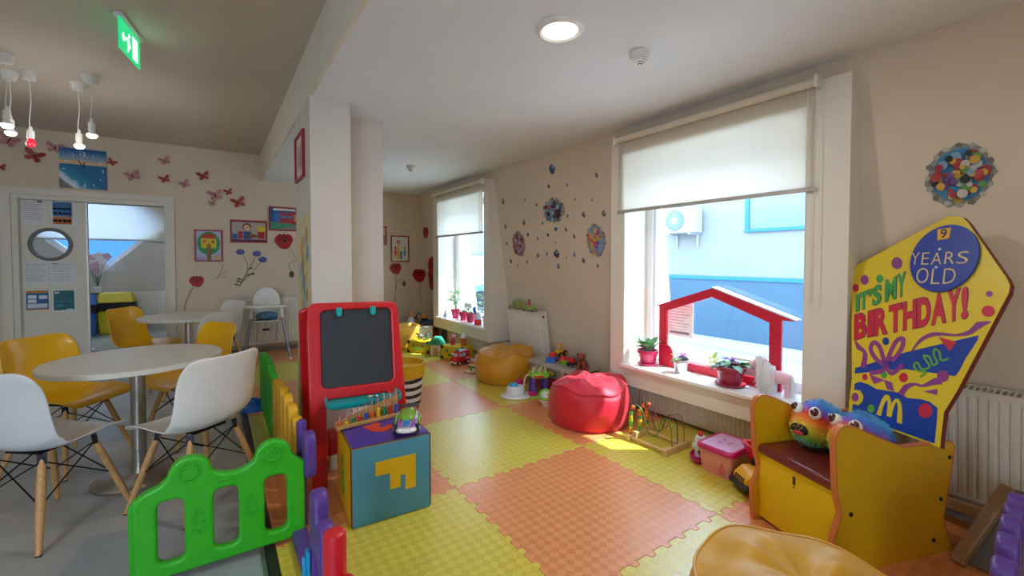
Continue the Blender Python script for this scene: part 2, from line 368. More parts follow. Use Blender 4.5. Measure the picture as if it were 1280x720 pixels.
# ------------------------------------------------------------------ outside
GZ, XO = -.3, 8.4
structure('ground_outside', MB().box(3.7, -30, GZ-.1, 40, 50, GZ), mat('#9AA0A4', .85, var=.1, scale=2, name='pale_paving'))
structure('ground_hall_outside', MB().box(-12, 12.2, GZ-.1, 3.7, 50, GZ), mat('#9AA0A4', .85, var=.1, scale=2, name='pale_paving'))
structure('ground_front_outside', MB().box(-30, -30, GZ-.1, 3.7, YF-.2, GZ), mat('#9AA0A4', .85, var=.1, scale=2, name='pale_paving'))
structure('added_bounce_strip', MB().box(3.66, -6, GZ-.05, 5.3, 12, GZ+.03), mat('#D6D6D2', .8, var=.05, scale=3, name='pale_bounce_surface'))  # unseen pale strip, added to bounce sunlight up to the ceiling
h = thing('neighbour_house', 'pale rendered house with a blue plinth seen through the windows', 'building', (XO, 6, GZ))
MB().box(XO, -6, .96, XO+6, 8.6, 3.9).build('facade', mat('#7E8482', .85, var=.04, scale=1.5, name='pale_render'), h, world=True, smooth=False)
MB().box(XO-.03, -6, GZ, XO+6, 8.6, .93).build('plinth', mat('#3F5C6E', .85, var=.05, scale=1.5, name='blue_grey_plinth'), h, world=True, smooth=False)
MB().box(XO-.05, -6, .93, XO+.02, 8.62, 1.0).build('plinth_trim', mat('#186AA8', .6, name='blue_trim'), h, world=True, smooth=False)
structure('pavement_outside', MB().box(XO-.9, -6, GZ, XO-.04, 8.6, GZ+.06), mat('#A2A6A8', .85, name='pale_kerb'))
a, b2 = onx(936, 287, XO), onx(1040, 240, XO)
for (ya, yb, za, zb) in ((2.2, a.y, a.z, 3.4), (5.75, 6.5, 2.0, 3.4), (7.2, 8.2, 2.0, 3.4)):
    f = MB(); f.box(XO-.06, ya-.06, za-.05, XO+.01, yb+.06, za); f.box(XO-.05, yb-.02, za, XO+.01, yb+.05, zb); f.box(XO-.05, ya-.05, za, XO+.01, ya+.02, zb); f.box(XO-.05, ya-.05, zb, XO+.01, yb+.05, zb+.07)
    wf = f.build('facade_window', mat('#186AA8', .6, name='blue_trim'), h, world=True, smooth=False)
    MB().box(XO-.02, ya, za, XO+.005, yb, zb).build('facade_pane', mat('#687E90', .15, name='pale_sky_glass'), wf, world=True, smooth=False)
a, b2 = onx(842, 263, XO), onx(880, 291, XO); acx = XO-.36
ac = thing('air_conditioner', 'white outdoor air conditioning unit on the neighbouring facade', 'air conditioner', (XO, (a.y+b2.y)/2, b2.z))
acw = mat('#A4A8AA', .5, name='white_metal_case')
MB().box(acx, b2.y, b2.z, acx+.3, a.y, a.z).build('case', acw, ac, world=True, bevel=.02)
fy, fz, fr_ = a.y-.28, (a.z+b2.z)/2, .22
m = MB(); m.cyl((acx-.02, fy, fz), (acx-.004, fy, fz), fr_, n=28); fg = m.build('fan_grille', mat('#4A687C', .5, name='blue_grey_grille'), ac, world=True)
m = MB(); m.cyl((acx-.03, fy, fz), (acx-.015, fy, fz), .06, n=16)
for i in range(24):
    t_ = 2*pi*i/24; m.bar((acx-.024, fy+.06*cos(t_), fz+.06*sin(t_)), (acx-.024, fy+fr_*cos(t_), fz+fr_*sin(t_)), .006, .006, up=(1, 0, 0))
m.build('grille_spokes', acw, fg, world=True)
for yy in (b2.y+.12, a.y-.12):
    m = MB(); m.bar((acx, yy, b2.z-.02), (XO, yy, b2.z-.02), .04, .04); m.bar((XO-.03, yy, b2.z-.02), (XO-.03, yy, b2.z-.3), .03, .03, up=(0, 1, 0)); m.build('bracket', acw, ac, world=True, smooth=False)
# parked car beyond the far window
carm = mat('#5C8FB8', .25, coat=.6, var=.02, name='blue_car_paint'); dk = mat('#1C2226', .4, name='dark_rubber')
pcar = thing('parked_car', 'blue car parked outside beyond the far window', 'car', (8.2, 13.2, GZ), radians(12))
prof = [(-2.1, .35), (-2.1, .75), (-1.2, .9), (-.6, 1.42), (.9, 1.42), (1.6, .95), (2.1, .85), (2.15, .35)]
m = MB(); m.prism([(x, z) for x, z in prof], (0, .85, 0), (1, 0, 0), (0, 0, 1), 1.7); m.build('car_body', carm, pcar, bevel=.08, bseg=3)
for yy in (-.86, .855):
    m = MB(); m.prism([(-1.05, .93), (-.55, 1.36), (.85, 1.36), (1.4, .97)], (0, yy+.01, 0), (1, 0, 0), (0, 0, 1), .012); m.build('side_window', mat('#27323A', .1, name='dark_glass'), pcar, smooth=False)
for xx in (-1.35, 1.35):
    for yy in (-.8, .8): m = MB(); m.cyl((xx, yy-.1, .32), (xx, yy+.1, .32), .32, n=20); m.build('wheel', dk, pcar)
hb = thing('street_house', 'pale house across the street seen through the far window', 'building', (12, 18, GZ))
MB().box(5, 19, GZ, 16, 24, 6.5).build('facade', mat('#9A978F', .85, var=.04, scale=1.5, name='warm_pale_render'), hb, world=True, smooth=False)
for xx in (6, 8.2, 10.4):
    wf = MB().box(xx, 18.95, 1.6, xx+1.1, 19.02, 3.2).build('facade_window', mat('#5F7C95', .3, name='blue_window_trim'), hb, world=True, smooth=False)
    MB().box(xx+.08, 18.93, 1.68, xx+1.02, 18.96, 3.12).build('facade_pane', mat('#687E90', .15, name='pale_sky_glass'), wf, world=True, smooth=False)
yw = thing('added_backing_wall', 'added blue wall outside the diamond hall window', 'wall', (-1.7, 13.2, GZ))  # added wall: hides the white sky and gives a blue view
MB().box(-8, 13.2, GZ, 3.2, 13.45, 3.3).build('wall_panel', mat('#1E5584', .8, var=.1, scale=2, name='backing_wall_blue'), yw, world=True, smooth=False); MB().box(-8, 13.15, 3.3, 3.2, 13.5, 3.4).build('wall_coping', mat('#8A9096', .8, name='stone_coping'), yw, world=True, smooth=False)
# ------------------------------------------------------------------ ceiling lamps
def downlight(x, y, z, power, label):
    t_ = thing('ceiling_light', label, 'ceiling light', (x, y, z), 0, 'round ceiling lights')
    m = MB(); m.lathe([(.085, -.002), (.085, -.012), (.098, -.02), (.115, -.012), (.118, 0)], 40); m.build('rim', mat('#EEF0F2', .4, name='white_lamp_rim'), t_)
    m = MB(); m.lathe([(0, -.008), (.088, -.008), (.088, -.004), (0, -.004)], 40); m.build('diffuser', mat('#FFF4E4', .5, var=0, emit=6, name='lit_diffuser'), t_)
    d = bpy.data.lights.new('ceiling_light_bulb', 'AREA'); d.shape = 'DISK'; d.size = .17; d.energy = power; d.color = (1, .95, .88)
    o = bpy.data.objects.new('ceiling_light_bulb', d); COL.objects.link(o); o.parent = t_; o.location = (0, 0, -.03)
p = onz(700, 36, ZR); downlight(p.x, p.y, ZR, 14, 'round recessed ceiling light glowing in the white lowered ceiling')
for x, y, z, e, l in ((1.41, -.9, ZR, 5, 'over the rear end of the play mat'), (-1.7, .9, ZL, 15, 'over the middle of the grey floor'), (-1.7, -1.2, ZL, 8, 'over the grey floor by the added rear window'), (-1.6, 9.0, 3.2, 6, 'in the hall behind the door')):  # lamps out of view, added as fill light
    downlight(x, y, z, e, 'added unseen fill light '+l)
def smoke(px, py, label):
    p = onz(px, py, ZR); t_ = thing('smoke_detector', label, 'smoke detector', (p.x, p.y, ZR), 0)
    wp = mat('#EDEDED', .4, name='white_detector_plastic')
    m = MB(); m.lathe([(.055, 0), (.055, -.02), (.05, -.03)], 28); m.build('base', wp, t_)
    for i in range(5):
        r = .044-.007*i; z = -.03-.009*i
        m = MB(); m.lathe([(r-.004, z+.004), (r-.004, z+.0), (r, z-.001), (r*.93, z-.006), (0, z-.006)], 24); m.build('vent_ring', wp, t_)
    m = MB(); m.lathe([(.036, -.028), (.012, -.068), (0, -.068)], 20); m.build('core', mat('#2E3036', .6, name='dark_core'), t_)
smoke(800, 66, 'white cone-shaped smoke detector near the round ceiling light')
smoke(514, 207, 'small white smoke detector on the far part of the ceiling')
# ------------------------------------------------------------------ jigsaw play mat
def matmat(name, col, gloss_shade_col, per=.05):
    m, n, b, L = newmat(name); t = n.nodes.new('ShaderNodeTexCoord'); ck = n.nodes.new('ShaderNodeTexChecker'); ck.inputs['Scale'].default_value = 1/.036
    mp = n.nodes.new('ShaderNodeMapping'); mp.inputs['Rotation'].default_value = (0, 0, radians(45)); mp.inputs['Location'].default_value = (.013, .007, .5)
    L(t.outputs['Object'], mp.inputs[0]); L(mp.outputs[0], ck.inputs['Vector'])
    ck.inputs['Color1'].default_value = lin(col); ck.inputs['Color2'].default_value = lin(gloss_shade_col); L(ck.outputs['Color'], b.inputs['Base Color'])  # alternate cells coloured darker to stand for gloss on the relief
    no = n.nodes.new('ShaderNodeTexNoise'); no.inputs['Scale'].default_value = 70; no.inputs['Detail'].default_value = 2; L(t.outputs['Object'], no.inputs['Vector'])
    mr = n.nodes.new('ShaderNodeMapRange'); L(ck.outputs['Fac'], mr.inputs[0]); mr.inputs[3].default_value = .29; mr.inputs[4].default_value = .36; L(mr.outputs[0], b.inputs['Roughness'])
    ad = n.nodes.new('ShaderNodeMath'); ad.operation = 'ADD'; L(ck.outputs['Fac'], ad.inputs[0]); L(no.outputs['Fac'], ad.inputs[1])
    bu = n.nodes.new('ShaderNodeBump'); bu.inputs['Strength'].default_value = .26; bu.inputs['Distance'].default_value = .002; L(ad.outputs[0], bu.inputs['Height']); L(bu.outputs[0], b.inputs['Normal'])
    b.inputs['Specular IOR Level'].default_value = .75; return m
MO = matmat('orange_foam', '#DE915A', '#D3844C'); MY = matmat('yellow_foam', '#D4C34C', '#C9B63E')
MZ = .012
gx = [.21, 1.129, 2.129, 3.10]; gy = [-1.794+k for k in range(9)] + [7.115]
def teeth(a, b_, n=9, amp=.013):
    """jigsaw wave from 0 to 1 as (along, across)"""
    out = []; p = 1/n
    for i in range(n):
        s = i*p; e = .1*p
        out += [(s+e*.3, -amp), (s+.5*p-e*2.2, -amp), (s+.5*p+e*.2-e*1.6, amp), (s+p-e*.6, amp)]
    return out
play = thing('play_mat', 'orange and yellow foam jigsaw floor mat with interlocking square tiles', 'mat', (1.6, 3, 0))
def edge(p, q, wavy, key):
    p, q = V(p), V(q); d = q-p; nrm = V((-d.y, d.x)).normalized()
    if not wavy: return [p]
    sg = 1
    pts = [(t_, a_) for t_, a_ in teeth(0, 1)]
    pts = [x for x in pts if .03 < x[0] < .97]
    return [p] + [p+d*t_+nrm*a_ for t_, a_ in pts]
def shared(p, q, wavy):
    """same path whichever tile asks for it"""
    if (p[0], p[1]) <= (q[0], q[1]): return edge(p, q, wavy, 0)
    r = edge(q, p, wavy, 0); return [V(p)] + r[1:][::-1]
for i in range(3):
    for j in range(len(gy)-1):
        x0, x1, y0, y1 = gx[i], gx[i+1], gy[j], gy[j+1]
        P = shared((x0, y0), (x1, y0), j > 0) + shared((x1, y0), (x1, y1), i < 2) + shared((x1, y1), (x0, y1), j < len(gy)-2) + shared((x0, y1), (x0, y0), i > 0)
        m = MB(); cxm, cym = (x0+x1)/2, (y0+y1)/2
        m.prism([(p_.x, p_.y) for p_ in P], (0, 0, 0), (1, 0, 0), (0, 1, 0), MZ)
        m.build('mat_tile', MO if (i+j) % 2 == 0 else MY, play, world=True, smooth=False, bevel=.0022, bseg=1)
structure('trim_2', MB().box(.168, YF, 0, .206, 7.1, .016), mat('#2B2A2C', .4, .3, name='dark_metal_edging'), bevel=.004)
structure('trim_3', MB().box(.150, YF, 0, .167, 7.1, .008), mat('#8E8C88', .35, .8, name='steel_edging'), bevel=.003)
# ------------------------------------------------------------------ shell chairs
woodm = wood('#B98A55', '#D0A26B', .45); wirem = mat('#17181A', .4, .6, name='black_wire'); steel = mat('#B9B6B0', .28, .95, var=.04, scale=6, name='brushed_steel')
def make_chair(label, shellm, group):
    t = thing('shell_chair', label, 'chair', (0, 0, 0), 0, group)
    prof = catmull([(.235, .418, 0), (.20, .440, 0), (.10, .438, 0), (-.02, .425, 0), (-.12, .428, 0), (-.185, .468, 0), (-.215, .55, 0), (-.235, .66, 0), (-.255, .76, 0), (-.268, .828, 0)], 4)
    N = len(prof)
    def hw(s):
        a = [(0, .15), (.03, .19), (.10, .222), (.25, .236), (.42, .238), (.55, .234), (.68, .232), (.80, .230), (.90, .220), (.95, .207), (.98, .187), (1, .155)]
        for (s0, w0), (s1, w1) in zip(a, a[1:]):
            if s <= s1: return w0+(w1-w0)*(s-s0)/(s1-s0)
        return a[-1][1]
    def fn(u, v):
        k = v*(N-1); i = min(int(k), N-2); f = k-i; p = prof[i].lerp(prof[i+1], f)
        d = (prof[min(i+2, N-1)]-prof[max(i-1, 0)]).normalized(); nrm = V((d.y, -d.x))      # up / forward side
        if nrm.y < 0 and nrm.x < 0: nrm = -nrm
        tt = u*2-1; curl = (.045 if v < .45 else .065)*min(1, v*4)*abs(tt)**2.6
        if v > .85: curl *= (1-v)/.15*.6+.4
        return (tt*hw(v), p.x+nrm.x*curl, p.y+nrm.y*curl)
    MB().grid(fn, 15, 30).build('seat_shell', shellm, t, solid=.009, subsurf=1, ang=80)
    m = MB(); m.box(-.09, -.11, .405, .09, .10, .415); m.build('mounting_plate', wirem, t, smooth=False)
    tops = {}; bots = {}
    for sx in (-1, 1):
        for sy in (-1, 1):
            a, b = V((sx*.125, sy*.115-.01, .395)), V((sx*.225, sy*.215-.01, 0)); tops[sx, sy] = a; bots[sx, sy] = b
            m = MB(); d = b-a; m.tube([a, a+d*.3, a+d*.7, b], [.014, .0175, .016, .0115], 12); lg = m.build('leg', woodm, t)
            m = MB(); m.cyl(a+d*.985, b-V((0, 0, .0)), .0122, .012, 10); m.build('foot_pad', wirem, lg)
            m = MB(); m.bar(a+V((0, 0, .022)), a+d*.06, .03, .02); m.build('leg_bracket', wirem, lg)
    for (p, q) in (((-1, -1), (1, -1)), ((-1, 1), (1, 1)), ((-1, -1), (-1, 1)), ((1, -1), (1, 1))):
        for (g, h_) in ((p, q), (q, p)):
            m = MB(); m.tube([tops[g].lerp(bots[g], .03), tops[h_].lerp(bots[h_], .5)], .0035, 6); m.build('wire_brace', wirem, t)
    return t
yel = mat('#EDB408', .32, var=.02, coat=.15, name='yellow_shell_plastic'); whs = mat('#D5D8DC', .35, var=.02, coat=.1, name='white_shell_plastic'); wh2 = mat('#E9E6E1', .35, var=.02, coat=.1, name='warm_white_shell_plastic')
def face(fx, fy): return atan2(-fx, fy)          # local +y is the front
GC = 'shell chairs around the round tables'
yc = make_chair('yellow plastic shell chair with wooden legs beside the near table and the door', yel, GC); yc.location = (-.79, 3.93, 0); yc.rotation_euler.z = face(.80, -.60)
dup(yc, (-.17, 4.03, 0), face(-.86, -.50), 'yellow plastic shell chair tucked between the two round tables', GC)
dup(yc, (-.61, 5.90, 0), face(.85, -.52), 'yellow plastic shell chair at the far table in front of the doorway', GC)
wc = make_chair('pale grey shell chair with wooden legs at the near table by the yellow chair', whs, GC); wc.location = (-.70, 3.08, 0); wc.rotation_euler.z = face(.64, .77)
wc2 = make_chair('white shell chair at the near table with its back to the fence', wh2, GC); wc2.location = (-.10, 2.95, 0); wc2.rotation_euler.z = face(-.62, .78)
dup(wc2, (-.12, 5.19, 0), face(-.75, .66), 'white shell chair at the far table behind the yellow one', GC)
dup(wc2, (.0, 6.22, 0), face(-.85, -.5), 'white shell chair at the far table near the radiator', GC)
# ------------------------------------------------------------------ round tables
tabm = mat('#DCD6CB', .4, var=.02, name='cream_laminate'); tedge = mat('#C9C1B2', .45, name='laminate_edge')
def table(x, y, r, label):
    t = thing('round_table', label, 'table', (x, y, 0), 0, 'round café tables')
    m = MB(); m.lathe([(0, .735), (r-.004, .735), (r, .731), (r, .708), (r-.003, .705), (0, .705)][::-1], 64); m.build('tabletop', tabm, t, ang=30)
    m = MB(); m.cyl((0, 0, .02), (0, 0, .705), .038, n=32); m.build('column', steel, t)
    m = MB(); m.lathe([(0, 0), (.215, 0), (.225, .004), (.225, .010), (.20, .016), (.06, .026), (.042, .032), (.040, .06), (0, .06)], 56); m.build('base_plate', steel, t)
    m = MB(); m.lathe([(.12, .69), (.12, .704), (0, .704), (0, .69)], 24); m.build('mounting_disc', wirem, t)
table(-.40, 3.46, .43, 'round cream table on a steel column with the empty near top')
table(-.24, 5.80, .43, 'round cream table standing before the wall with poppies')
# ------------------------------------------------------------------ high chair
hc = thing('high_chair', 'white plastic high chair with grey tapered legs by the radiator', 'high chair', (.57, 6.70, MZ+.001), face(-.10, -1))
hw_ = mat('#EEEDEA', .35, name='white_high_chair_plastic'); lgm = mat('#8E9298', .35, .6, name='grey_metal_leg')
m = MB()
def hcs(u, v):
    a = pi*(u*1.0); w_ = .165; r = w_*(1-.25*(1-v)); return (cos(a)*r, -sin(a)*r*.9+.02, .50+v*.20+ (.0 if True else 0))
m.grid(hcs, 17, 6); m.build('seat_bowl', hw_, hc, solid=.012, subsurf=1, ang=80)
m = MB(); shape(m, [[(-.165, .60)] + [(-.165+.0, .72)] + [(.165*cos(a_), .74+.20*sin(a_)) for a_ in [pi-pi*i/14 for i in range(15)]] + [(.165, .72), (.165, .60)]], .018, (0, -.155, 0), (1, 0, 0), (0, .0, 1), bevel=.006); m.build('backrest', hw_, hc)
m = MB(); m.box(-.15, -.15, .49, .15, .14, .505); m.build('seat', hw_, hc, bevel=.01)
m = MB(); shape(m, [rrect(-.24, -.10, .24, .16, .05)], .02, (0, .12, .70), (1, 0, 0), (0, 1, 0), bevel=.006); m.build('tray', hw_, hc)
m = MB(); m.tube([(-.225, .01, .712), (-.225, .24, .712), (-.19, .268, .712), (.19, .268, .712), (.225, .24, .712), (.225, .01, .712)], .008, 8); m.build('tray_rim', hw_, hc)
for sx in (-1, 1):
    for sy in (-1, 1):
        m = MB(); a, b = V((sx*.17, sy*.13, .62)), V((sx*.27, sy*.27, 0)); m.tube([a, b], [.016, .012], 12); lg = m.build('leg', lgm, hc)
        m = MB(); m.cyl(a+V((0, 0, .06)), a.lerp(b, .12), .02, .019, 12); m.build('leg_socket', hw_, lg)
        m = MB(); m.lathe([(0, 0), (.015, 0), (.014, .02), (0, .02)], 10, c=(b.x, b.y, 0)); m.build('foot_cap', hw_, lg)
cu = thing('inflatable_cushion', 'blue patterned cushion in the white high chair', 'cushion', (.57, 6.70, MZ+.51), face(-.10, -1))
m = MB(); m.ell((0, 0, .055), (.13, .12, .055), 20, 10); m.build('cushion_body', mat('#5E8FB5', .6, var=.4, scale=30, name='blue_pattern_fabric'), cu)
m = MB()
st = thing('harness_strap', 'dark harness straps hanging below the high chair seat', 'strap', (.55, 6.62, MZ+.25), 0)
for dx, l_ in ((-.10, .26), (-.01, .16), (.06, .14), (.12, .25)):
    m = MB(); m.tube(catmull([(dx, 0, .235), (dx+.01, 0, .235-l_*.4), (dx-.006, .003, .235-l_*.7), (dx+.008, 0, .235-l_)], 4), .006, 6, flat=.4); m.build('strap', mat('#2C2A2B', .7, name='black_webbing'), st)
m = MB(); m.box(-.04, -.012, .12, .04, .012, .15); m.build('buckle', mat('#1F1F20', .5, name='black_buckle'), st, bevel=.004)
# ------------------------------------------------------------------ radiators
radm = mat('#DED6CA', .4, var=.015, name='enamelled_radiator'); slotm = mat('#3A342E', .8, name='radiator_slot')
def radiator(label, w, h, d, loc, rz, tilt=0., valve=True, z0=0.):
    """front faces local -y, bottom at local z = 0"""
    t = thing('radiator', label, 'radiator', loc, rz, 'panel radiators'); t.rotation_euler = (tilt, 0, rz)
    n_ = max(6, int(w/.0333)); m = MB(); pts = []
    for i in range(n_):
        a = -w/2+w*i/n_; p_ = w/n_; pts += [(a, 0), (a+p_*.3, 0), (a+p_*.42, -.007), (a+p_*.88, -.007), (a+p_, 0)]
    zz = [.012, .03, .05, h-.05, h-.03, h-.005]; sc = [0, 0, 1, 1, 0, 0]
    vs = [(x, y*s_+.0, z) for z, s_ in zip(zz, sc) for x, y in pts]; K = len(pts)
    fs = [(j*K+i, j*K+i+1, (j+1)*K+i+1, (j+1)*K+i) for j in range(len(zz)-1) for i in range(K-1)]
    m.add(vs, fs); m.box(-w/2, .001, .012, w/2, .012, h-.005); m.build('front_panel', radm, t, ang=30)
    MB().box(-w/2, d-.012, .012, w/2, d, h-.005).build('rear_panel', radm, t, smooth=False)
    for s_ in (-1, 1): MB().box(s_*w/2-.004, .0, .01, s_*w/2+.004, d, h).build('side_panel', radm, t, smooth=False)
    m = MB(); m.box(-w/2, 0, h-.004, w/2, .012, h+.004); m.box(-w/2, d-.012, h-.004, w/2, d, h+.004); n2 = int(w/.022)
    for i in range(n2+1): x = -w/2+w*i/n2; m.box(x-.004, .012, h-.003, x+.004, d-.012, h+.003)
    m.build('top_grille', radm, t, smooth=False)
    MB().box(-w/2+.004, .014, .02, w/2-.004, d-.014, h-.02).build('convector', slotm, t, smooth=False)
    for x in (-w/2+.06, w/2-.06):
        MB().box(x-.012, d, .1, x+.012, d+.05, .14).build('wall_bracket', slotm, t, smooth=False)
    if valve:
        m = MB(); m.cyl((w/2+.004, d/2, h-.05), (w/2+.012, d/2, h-.05), .012, n=14); m.build('air_valve', mat('#3B3B3D', .4, .5, name='dark_metal'), t)
    return t
a = ony(294, 378, 7.0); radiator('white panel radiator on the back wall behind the high chair', 1.0, .66, .09, (.62, 6.99, .13), 0)
tl = math.atan(.137)
def wrad(label, y0, y1, h, z0, gap=.03, d=.07):
    w = y1-y0; x = XW(z0)-gap-d
    return radiator(label, w, h, d, (x, (y0+y1)/2, z0), -pi/2, tilt=0)
r1 = wrad('low white radiator under the window with the red house frame', 1.05, 2.60, .25, .015); r1.location.x = 3.085
r2 = wrad('low white radiator under the far window with pink pots', 4.5, 6.3, .25, .015); r2.location.x = 3.07
r3 = wrad('tall white radiator leaning against the sloping wall between the windows', 3.82, 4.47, .62, .11, gap=.05, d=.11)
r3.rotation_euler = (math.atan(.137), 0, -pi/2); r3.location.x = 3.08
r4 = wrad('white panel radiator behind the birthday chair', -.35, .64, .58, .12, gap=.04, d=.09); r4.rotation_euler = (math.atan(.137), 0, -pi/2); r4.location.x = 3.09
# ------------------------------------------------------------------ roller blinds
blm = fabric_translucent('cream_blind_fabric', '#F6F1E8', .72)
def blind(y0, y1, zb, label):
    t = thing('roller_blind', label, 'roller blind', (2.83, (y0+y1)/2, 2.35), 0, 'roller blinds')
    m = MB(); m.cyl((2.815, y0+.02, 2.335), (2.815, y1-.02, 2.335), .024, n=20); m.build('roller_tube', mat('#DDD2BF', .6, name='cream_fabric_roll'), t, world=True)
    m = MB(); m.box(2.8345, y0+.03, zb, 2.8365, y1-.03, 2.335); m.build('blind_fabric', blm, t, world=True, smooth=False)
    m = MB(); m.box(2.826, y0+.02, zb-.022, 2.844, y1-.02, zb+.004); m.build('bottom_bar', mat('#B9B2AC', .4, .3, name='grey_bar'), t, world=True, bevel=.004)
    for yy in (y0, y1-.02): MB().box(2.785, yy, 2.30, 2.85, yy+.02, 2.37).build('end_bracket', mat('#E8E6E2', .4, name='white_bracket'), t, world=True, bevel=.006)
    m = MB(); zc = 1.05 if y0 < 3 else 1.3
    pts = [(2.80, y0+.008, 2.33), (2.80, y0+.008, zc+.05)] + [(2.80, y0+.03-.022*cos(a_), zc+.05-.03*sin(a_)) for a_ in [pi*i/6 for i in range(7)]] + [(2.80, y0+.052, 2.33)]
    m.tube(pts, .0026, 6); m.build('pull_chain', mat('#D9D4CB', .5, name='white_chain'), t, world=True)
blind(1.04, 2.55, 1.745, 'cream roller blind half lowered over the near window')
blind(4.75, 6.25, 1.695, 'cream roller blind half lowered over the far window')
hb_ = thing('roller_blind', 'pale roller blind covering the top of the diamond hall window', 'roller blind', (cx, YH-.04, cz))
zb = ony(150, 299, YH-.05).z
MB().box(cx-1.3, YH-.05, zb, cx+1.1, YH-.048, cz+1.2).build('blind_fabric', blm, hb_, world=True, smooth=False)
MB().box(cx-1.3, YH-.06, zb-.03, cx+1.1, YH-.04, zb).build('bottom_bar', mat('#B9B2AC', .4, .3, name='grey_bar'), hb_, world=True, smooth=False)
# ------------------------------------------------------------------ hall bins
def bin_(px, py, w_, d_, h_, body, lid, label, name='swing_bin'):
    p = onz(px, py, 0); t = thing(name, label, 'bin', (p.x, p.y+d_/2, 0))
    m = MB(); a, b = w_/2*.86, d_/2*.86; A, B = w_/2, d_/2
    m.add([(-a,-b,0),(a,-b,0),(a,b,0),(-a,b,0),(-A,-B,h_*.62),(A,-B,h_*.62),(A,B,h_*.62),(-A,B,h_*.62)], [(0,3,2,1),(4,5,6,7),(0,1,5,4),(1,2,6,5),(2,3,7,6),(3,0,4,7)]); m.build('bin_body', body, t, bevel=.02)
    m = MB(); m.grid(lambda u, v: ((A+.012+.008*sin(u*40)*v)*max(-1, min(1, 1.42*cos(2*pi*u))), (B+.012+.008*sin(u*31)*v)*max(-1, min(1, 1.42*sin(2*pi*u))), h_*(.76-.2*v)+.008*sin(u*50)*(v > .9)), 48, 6, wrap=True)
    m.build('bin_liner', mat('#1B1D20', .35, name='black_bin_bag'), t)
    m = MB(); m.add([(-A-.02,-B-.02,h_*.74),(A+.02,-B-.02,h_*.74),(A+.02,B+.02,h_*.74),(-A-.02,B+.02,h_*.74),(-A*.85,-B*.6,h_),(A*.85,-B*.6,h_),(A*.85,B*.6,h_),(-A*.85,B*.6,h_)], [(0,3,2,1),(4,5,6,7),(0,1,5,4),(1,2,6,5),(2,3,7,6),(3,0,4,7)]); m.build('bin_lid', lid, t, bevel=.03, bseg=3)
yb_ = mat('#D9C81E', .4, name='yellow_bin_plastic'); bb_ = mat('#2467C4', .4, name='blue_bin_plastic')
bin_(145, 417, .52, .26, .74, yb_, yb_, 'yellow swing bin with a black liner in the hall')
bin_(108, 421, .25, .26, .72, bb_, bb_, 'blue swing bin with a black liner in the hall')
radiator('white panel radiator in the hall behind the bins', 1.5, .55, .08, (-1.25, YH-.14, .18), 0, valve=False)
p = ony(206, 345, 10.2)
q = thing('wall_bar', 'dark upright grab bar fixed to the hall wall', 'bar', (.29, 10.2, 1.0)); 
m = MB(); m.box(.25, 10.1, .55, .29, 10.2, 1.55); m.build('bar', mat('#4A4A4E', .4, .5, name='dark_metal_bar'), q, world=True, bevel=.01)
# ------------------------------------------------------------------ plastic play fence
G_ = '#33B31C'; fgreen = mat('#2FB01A', .38, var=.03, bump=.05, bscale=300, name='green_moulded_plastic'); fyel = mat('#E0A91A', .4, var=.03, name='yellow_moulded_plastic')
fpur = mat('#5A3A8C', .38, var=.03, name='purple_moulded_plastic'); fred = mat('#D3202E', .36, var=.03, name='red_moulded_plastic'); fblue = mat('#1E63C8', .38, name='blue_moulded_plastic')
fdg = mat('#1F8A2C', .42, name='dark_green_plastic'); fcy = mat('#25A6DC', .38, name='sky_blue_plastic')
def post(t, x, y, z0, z1, r, m_, name='post'):
    m = MB(); m.lathe([(0, z0), (r, z0), (r, z1-.02), (r*.92, z1-.006), (r*.6, z1), (0, z1)], 18, c=(x, y, 0)); return m.build(name, m_, t, world=True)
def pickets(label, m_, p, q, n, name='play_fence', lo=.50, hi=.545, loops=False):
    p, q = V((*p, MZ)), V((*q, MZ)); d = (q-p); L_ = d.length; d.normalize(); nn = V((-d.y, d.x, 0))
    t = thing(name, label, 'fence', p, 0, 'play fence sections'); pit = L_/n
    for i in range(n):
        a = (i+.5)*pit; w_ = pit*.66; h_ = lo+(hi-lo)*sin(pi*(i+.5)/n)
        lp = [(a-w_/2, .03), (a+w_/2, .03), (a+w_/2, h_-w_*.35)] + [(a+w_/2*cos(x), h_-w_*.35+w_*.35*sin(x)) for x in [pi*k/8 for k in range(1, 8)]] + [(a-w_/2, h_-w_*.35)]
        m = MB(); shape(m, [lp], .05, p, d, (0, 0, 1), nn, bevel=.012); m.build('picket', m_, t, world=True)
    for z in (.08, .36):
        m = MB(); m.bar(p+V((0, 0, z)), q+V((0, 0, z)), .028, .06); m.build('rail', m_, t, world=True, bevel=.006)
    return t
FX = .335
FG = pickets('green picket fence section with the far blue foot beside the play mat edge', fgreen, (FX, 3.42), (FX, 4.42), 6)
FYL = pickets('yellow picket fence section between the green one and the easel', fyel, (FX, 2.36), (FX, 3.38), 6)
def foot(par, x, y, m_, rnd):
    m = MB()
    if rnd: m.lathe([(0, 0), (.085, 0), (.085, .035), (.07, .05), (.05, .06), (.045, .10), (0, .105)], 20, c=(x, y, MZ), sx=1.15, sy=.75)
    else: m.box(x-.12, y-.04, MZ, x+.12, y+.04, MZ+.035)
    o = m.build('fence_foot', m_, par, world=True, bevel=0 if rnd else .012)
    m = MB(); m.box(x-.025, y-.014, MZ+.03, x+.025, y+.014, MZ+.115); m.build('foot_tab', m_, o, world=True, bevel=.006)
foot(FG, FX-.07, 4.36, fblue, True); foot(FYL, FX, 3.36, fdg, False)
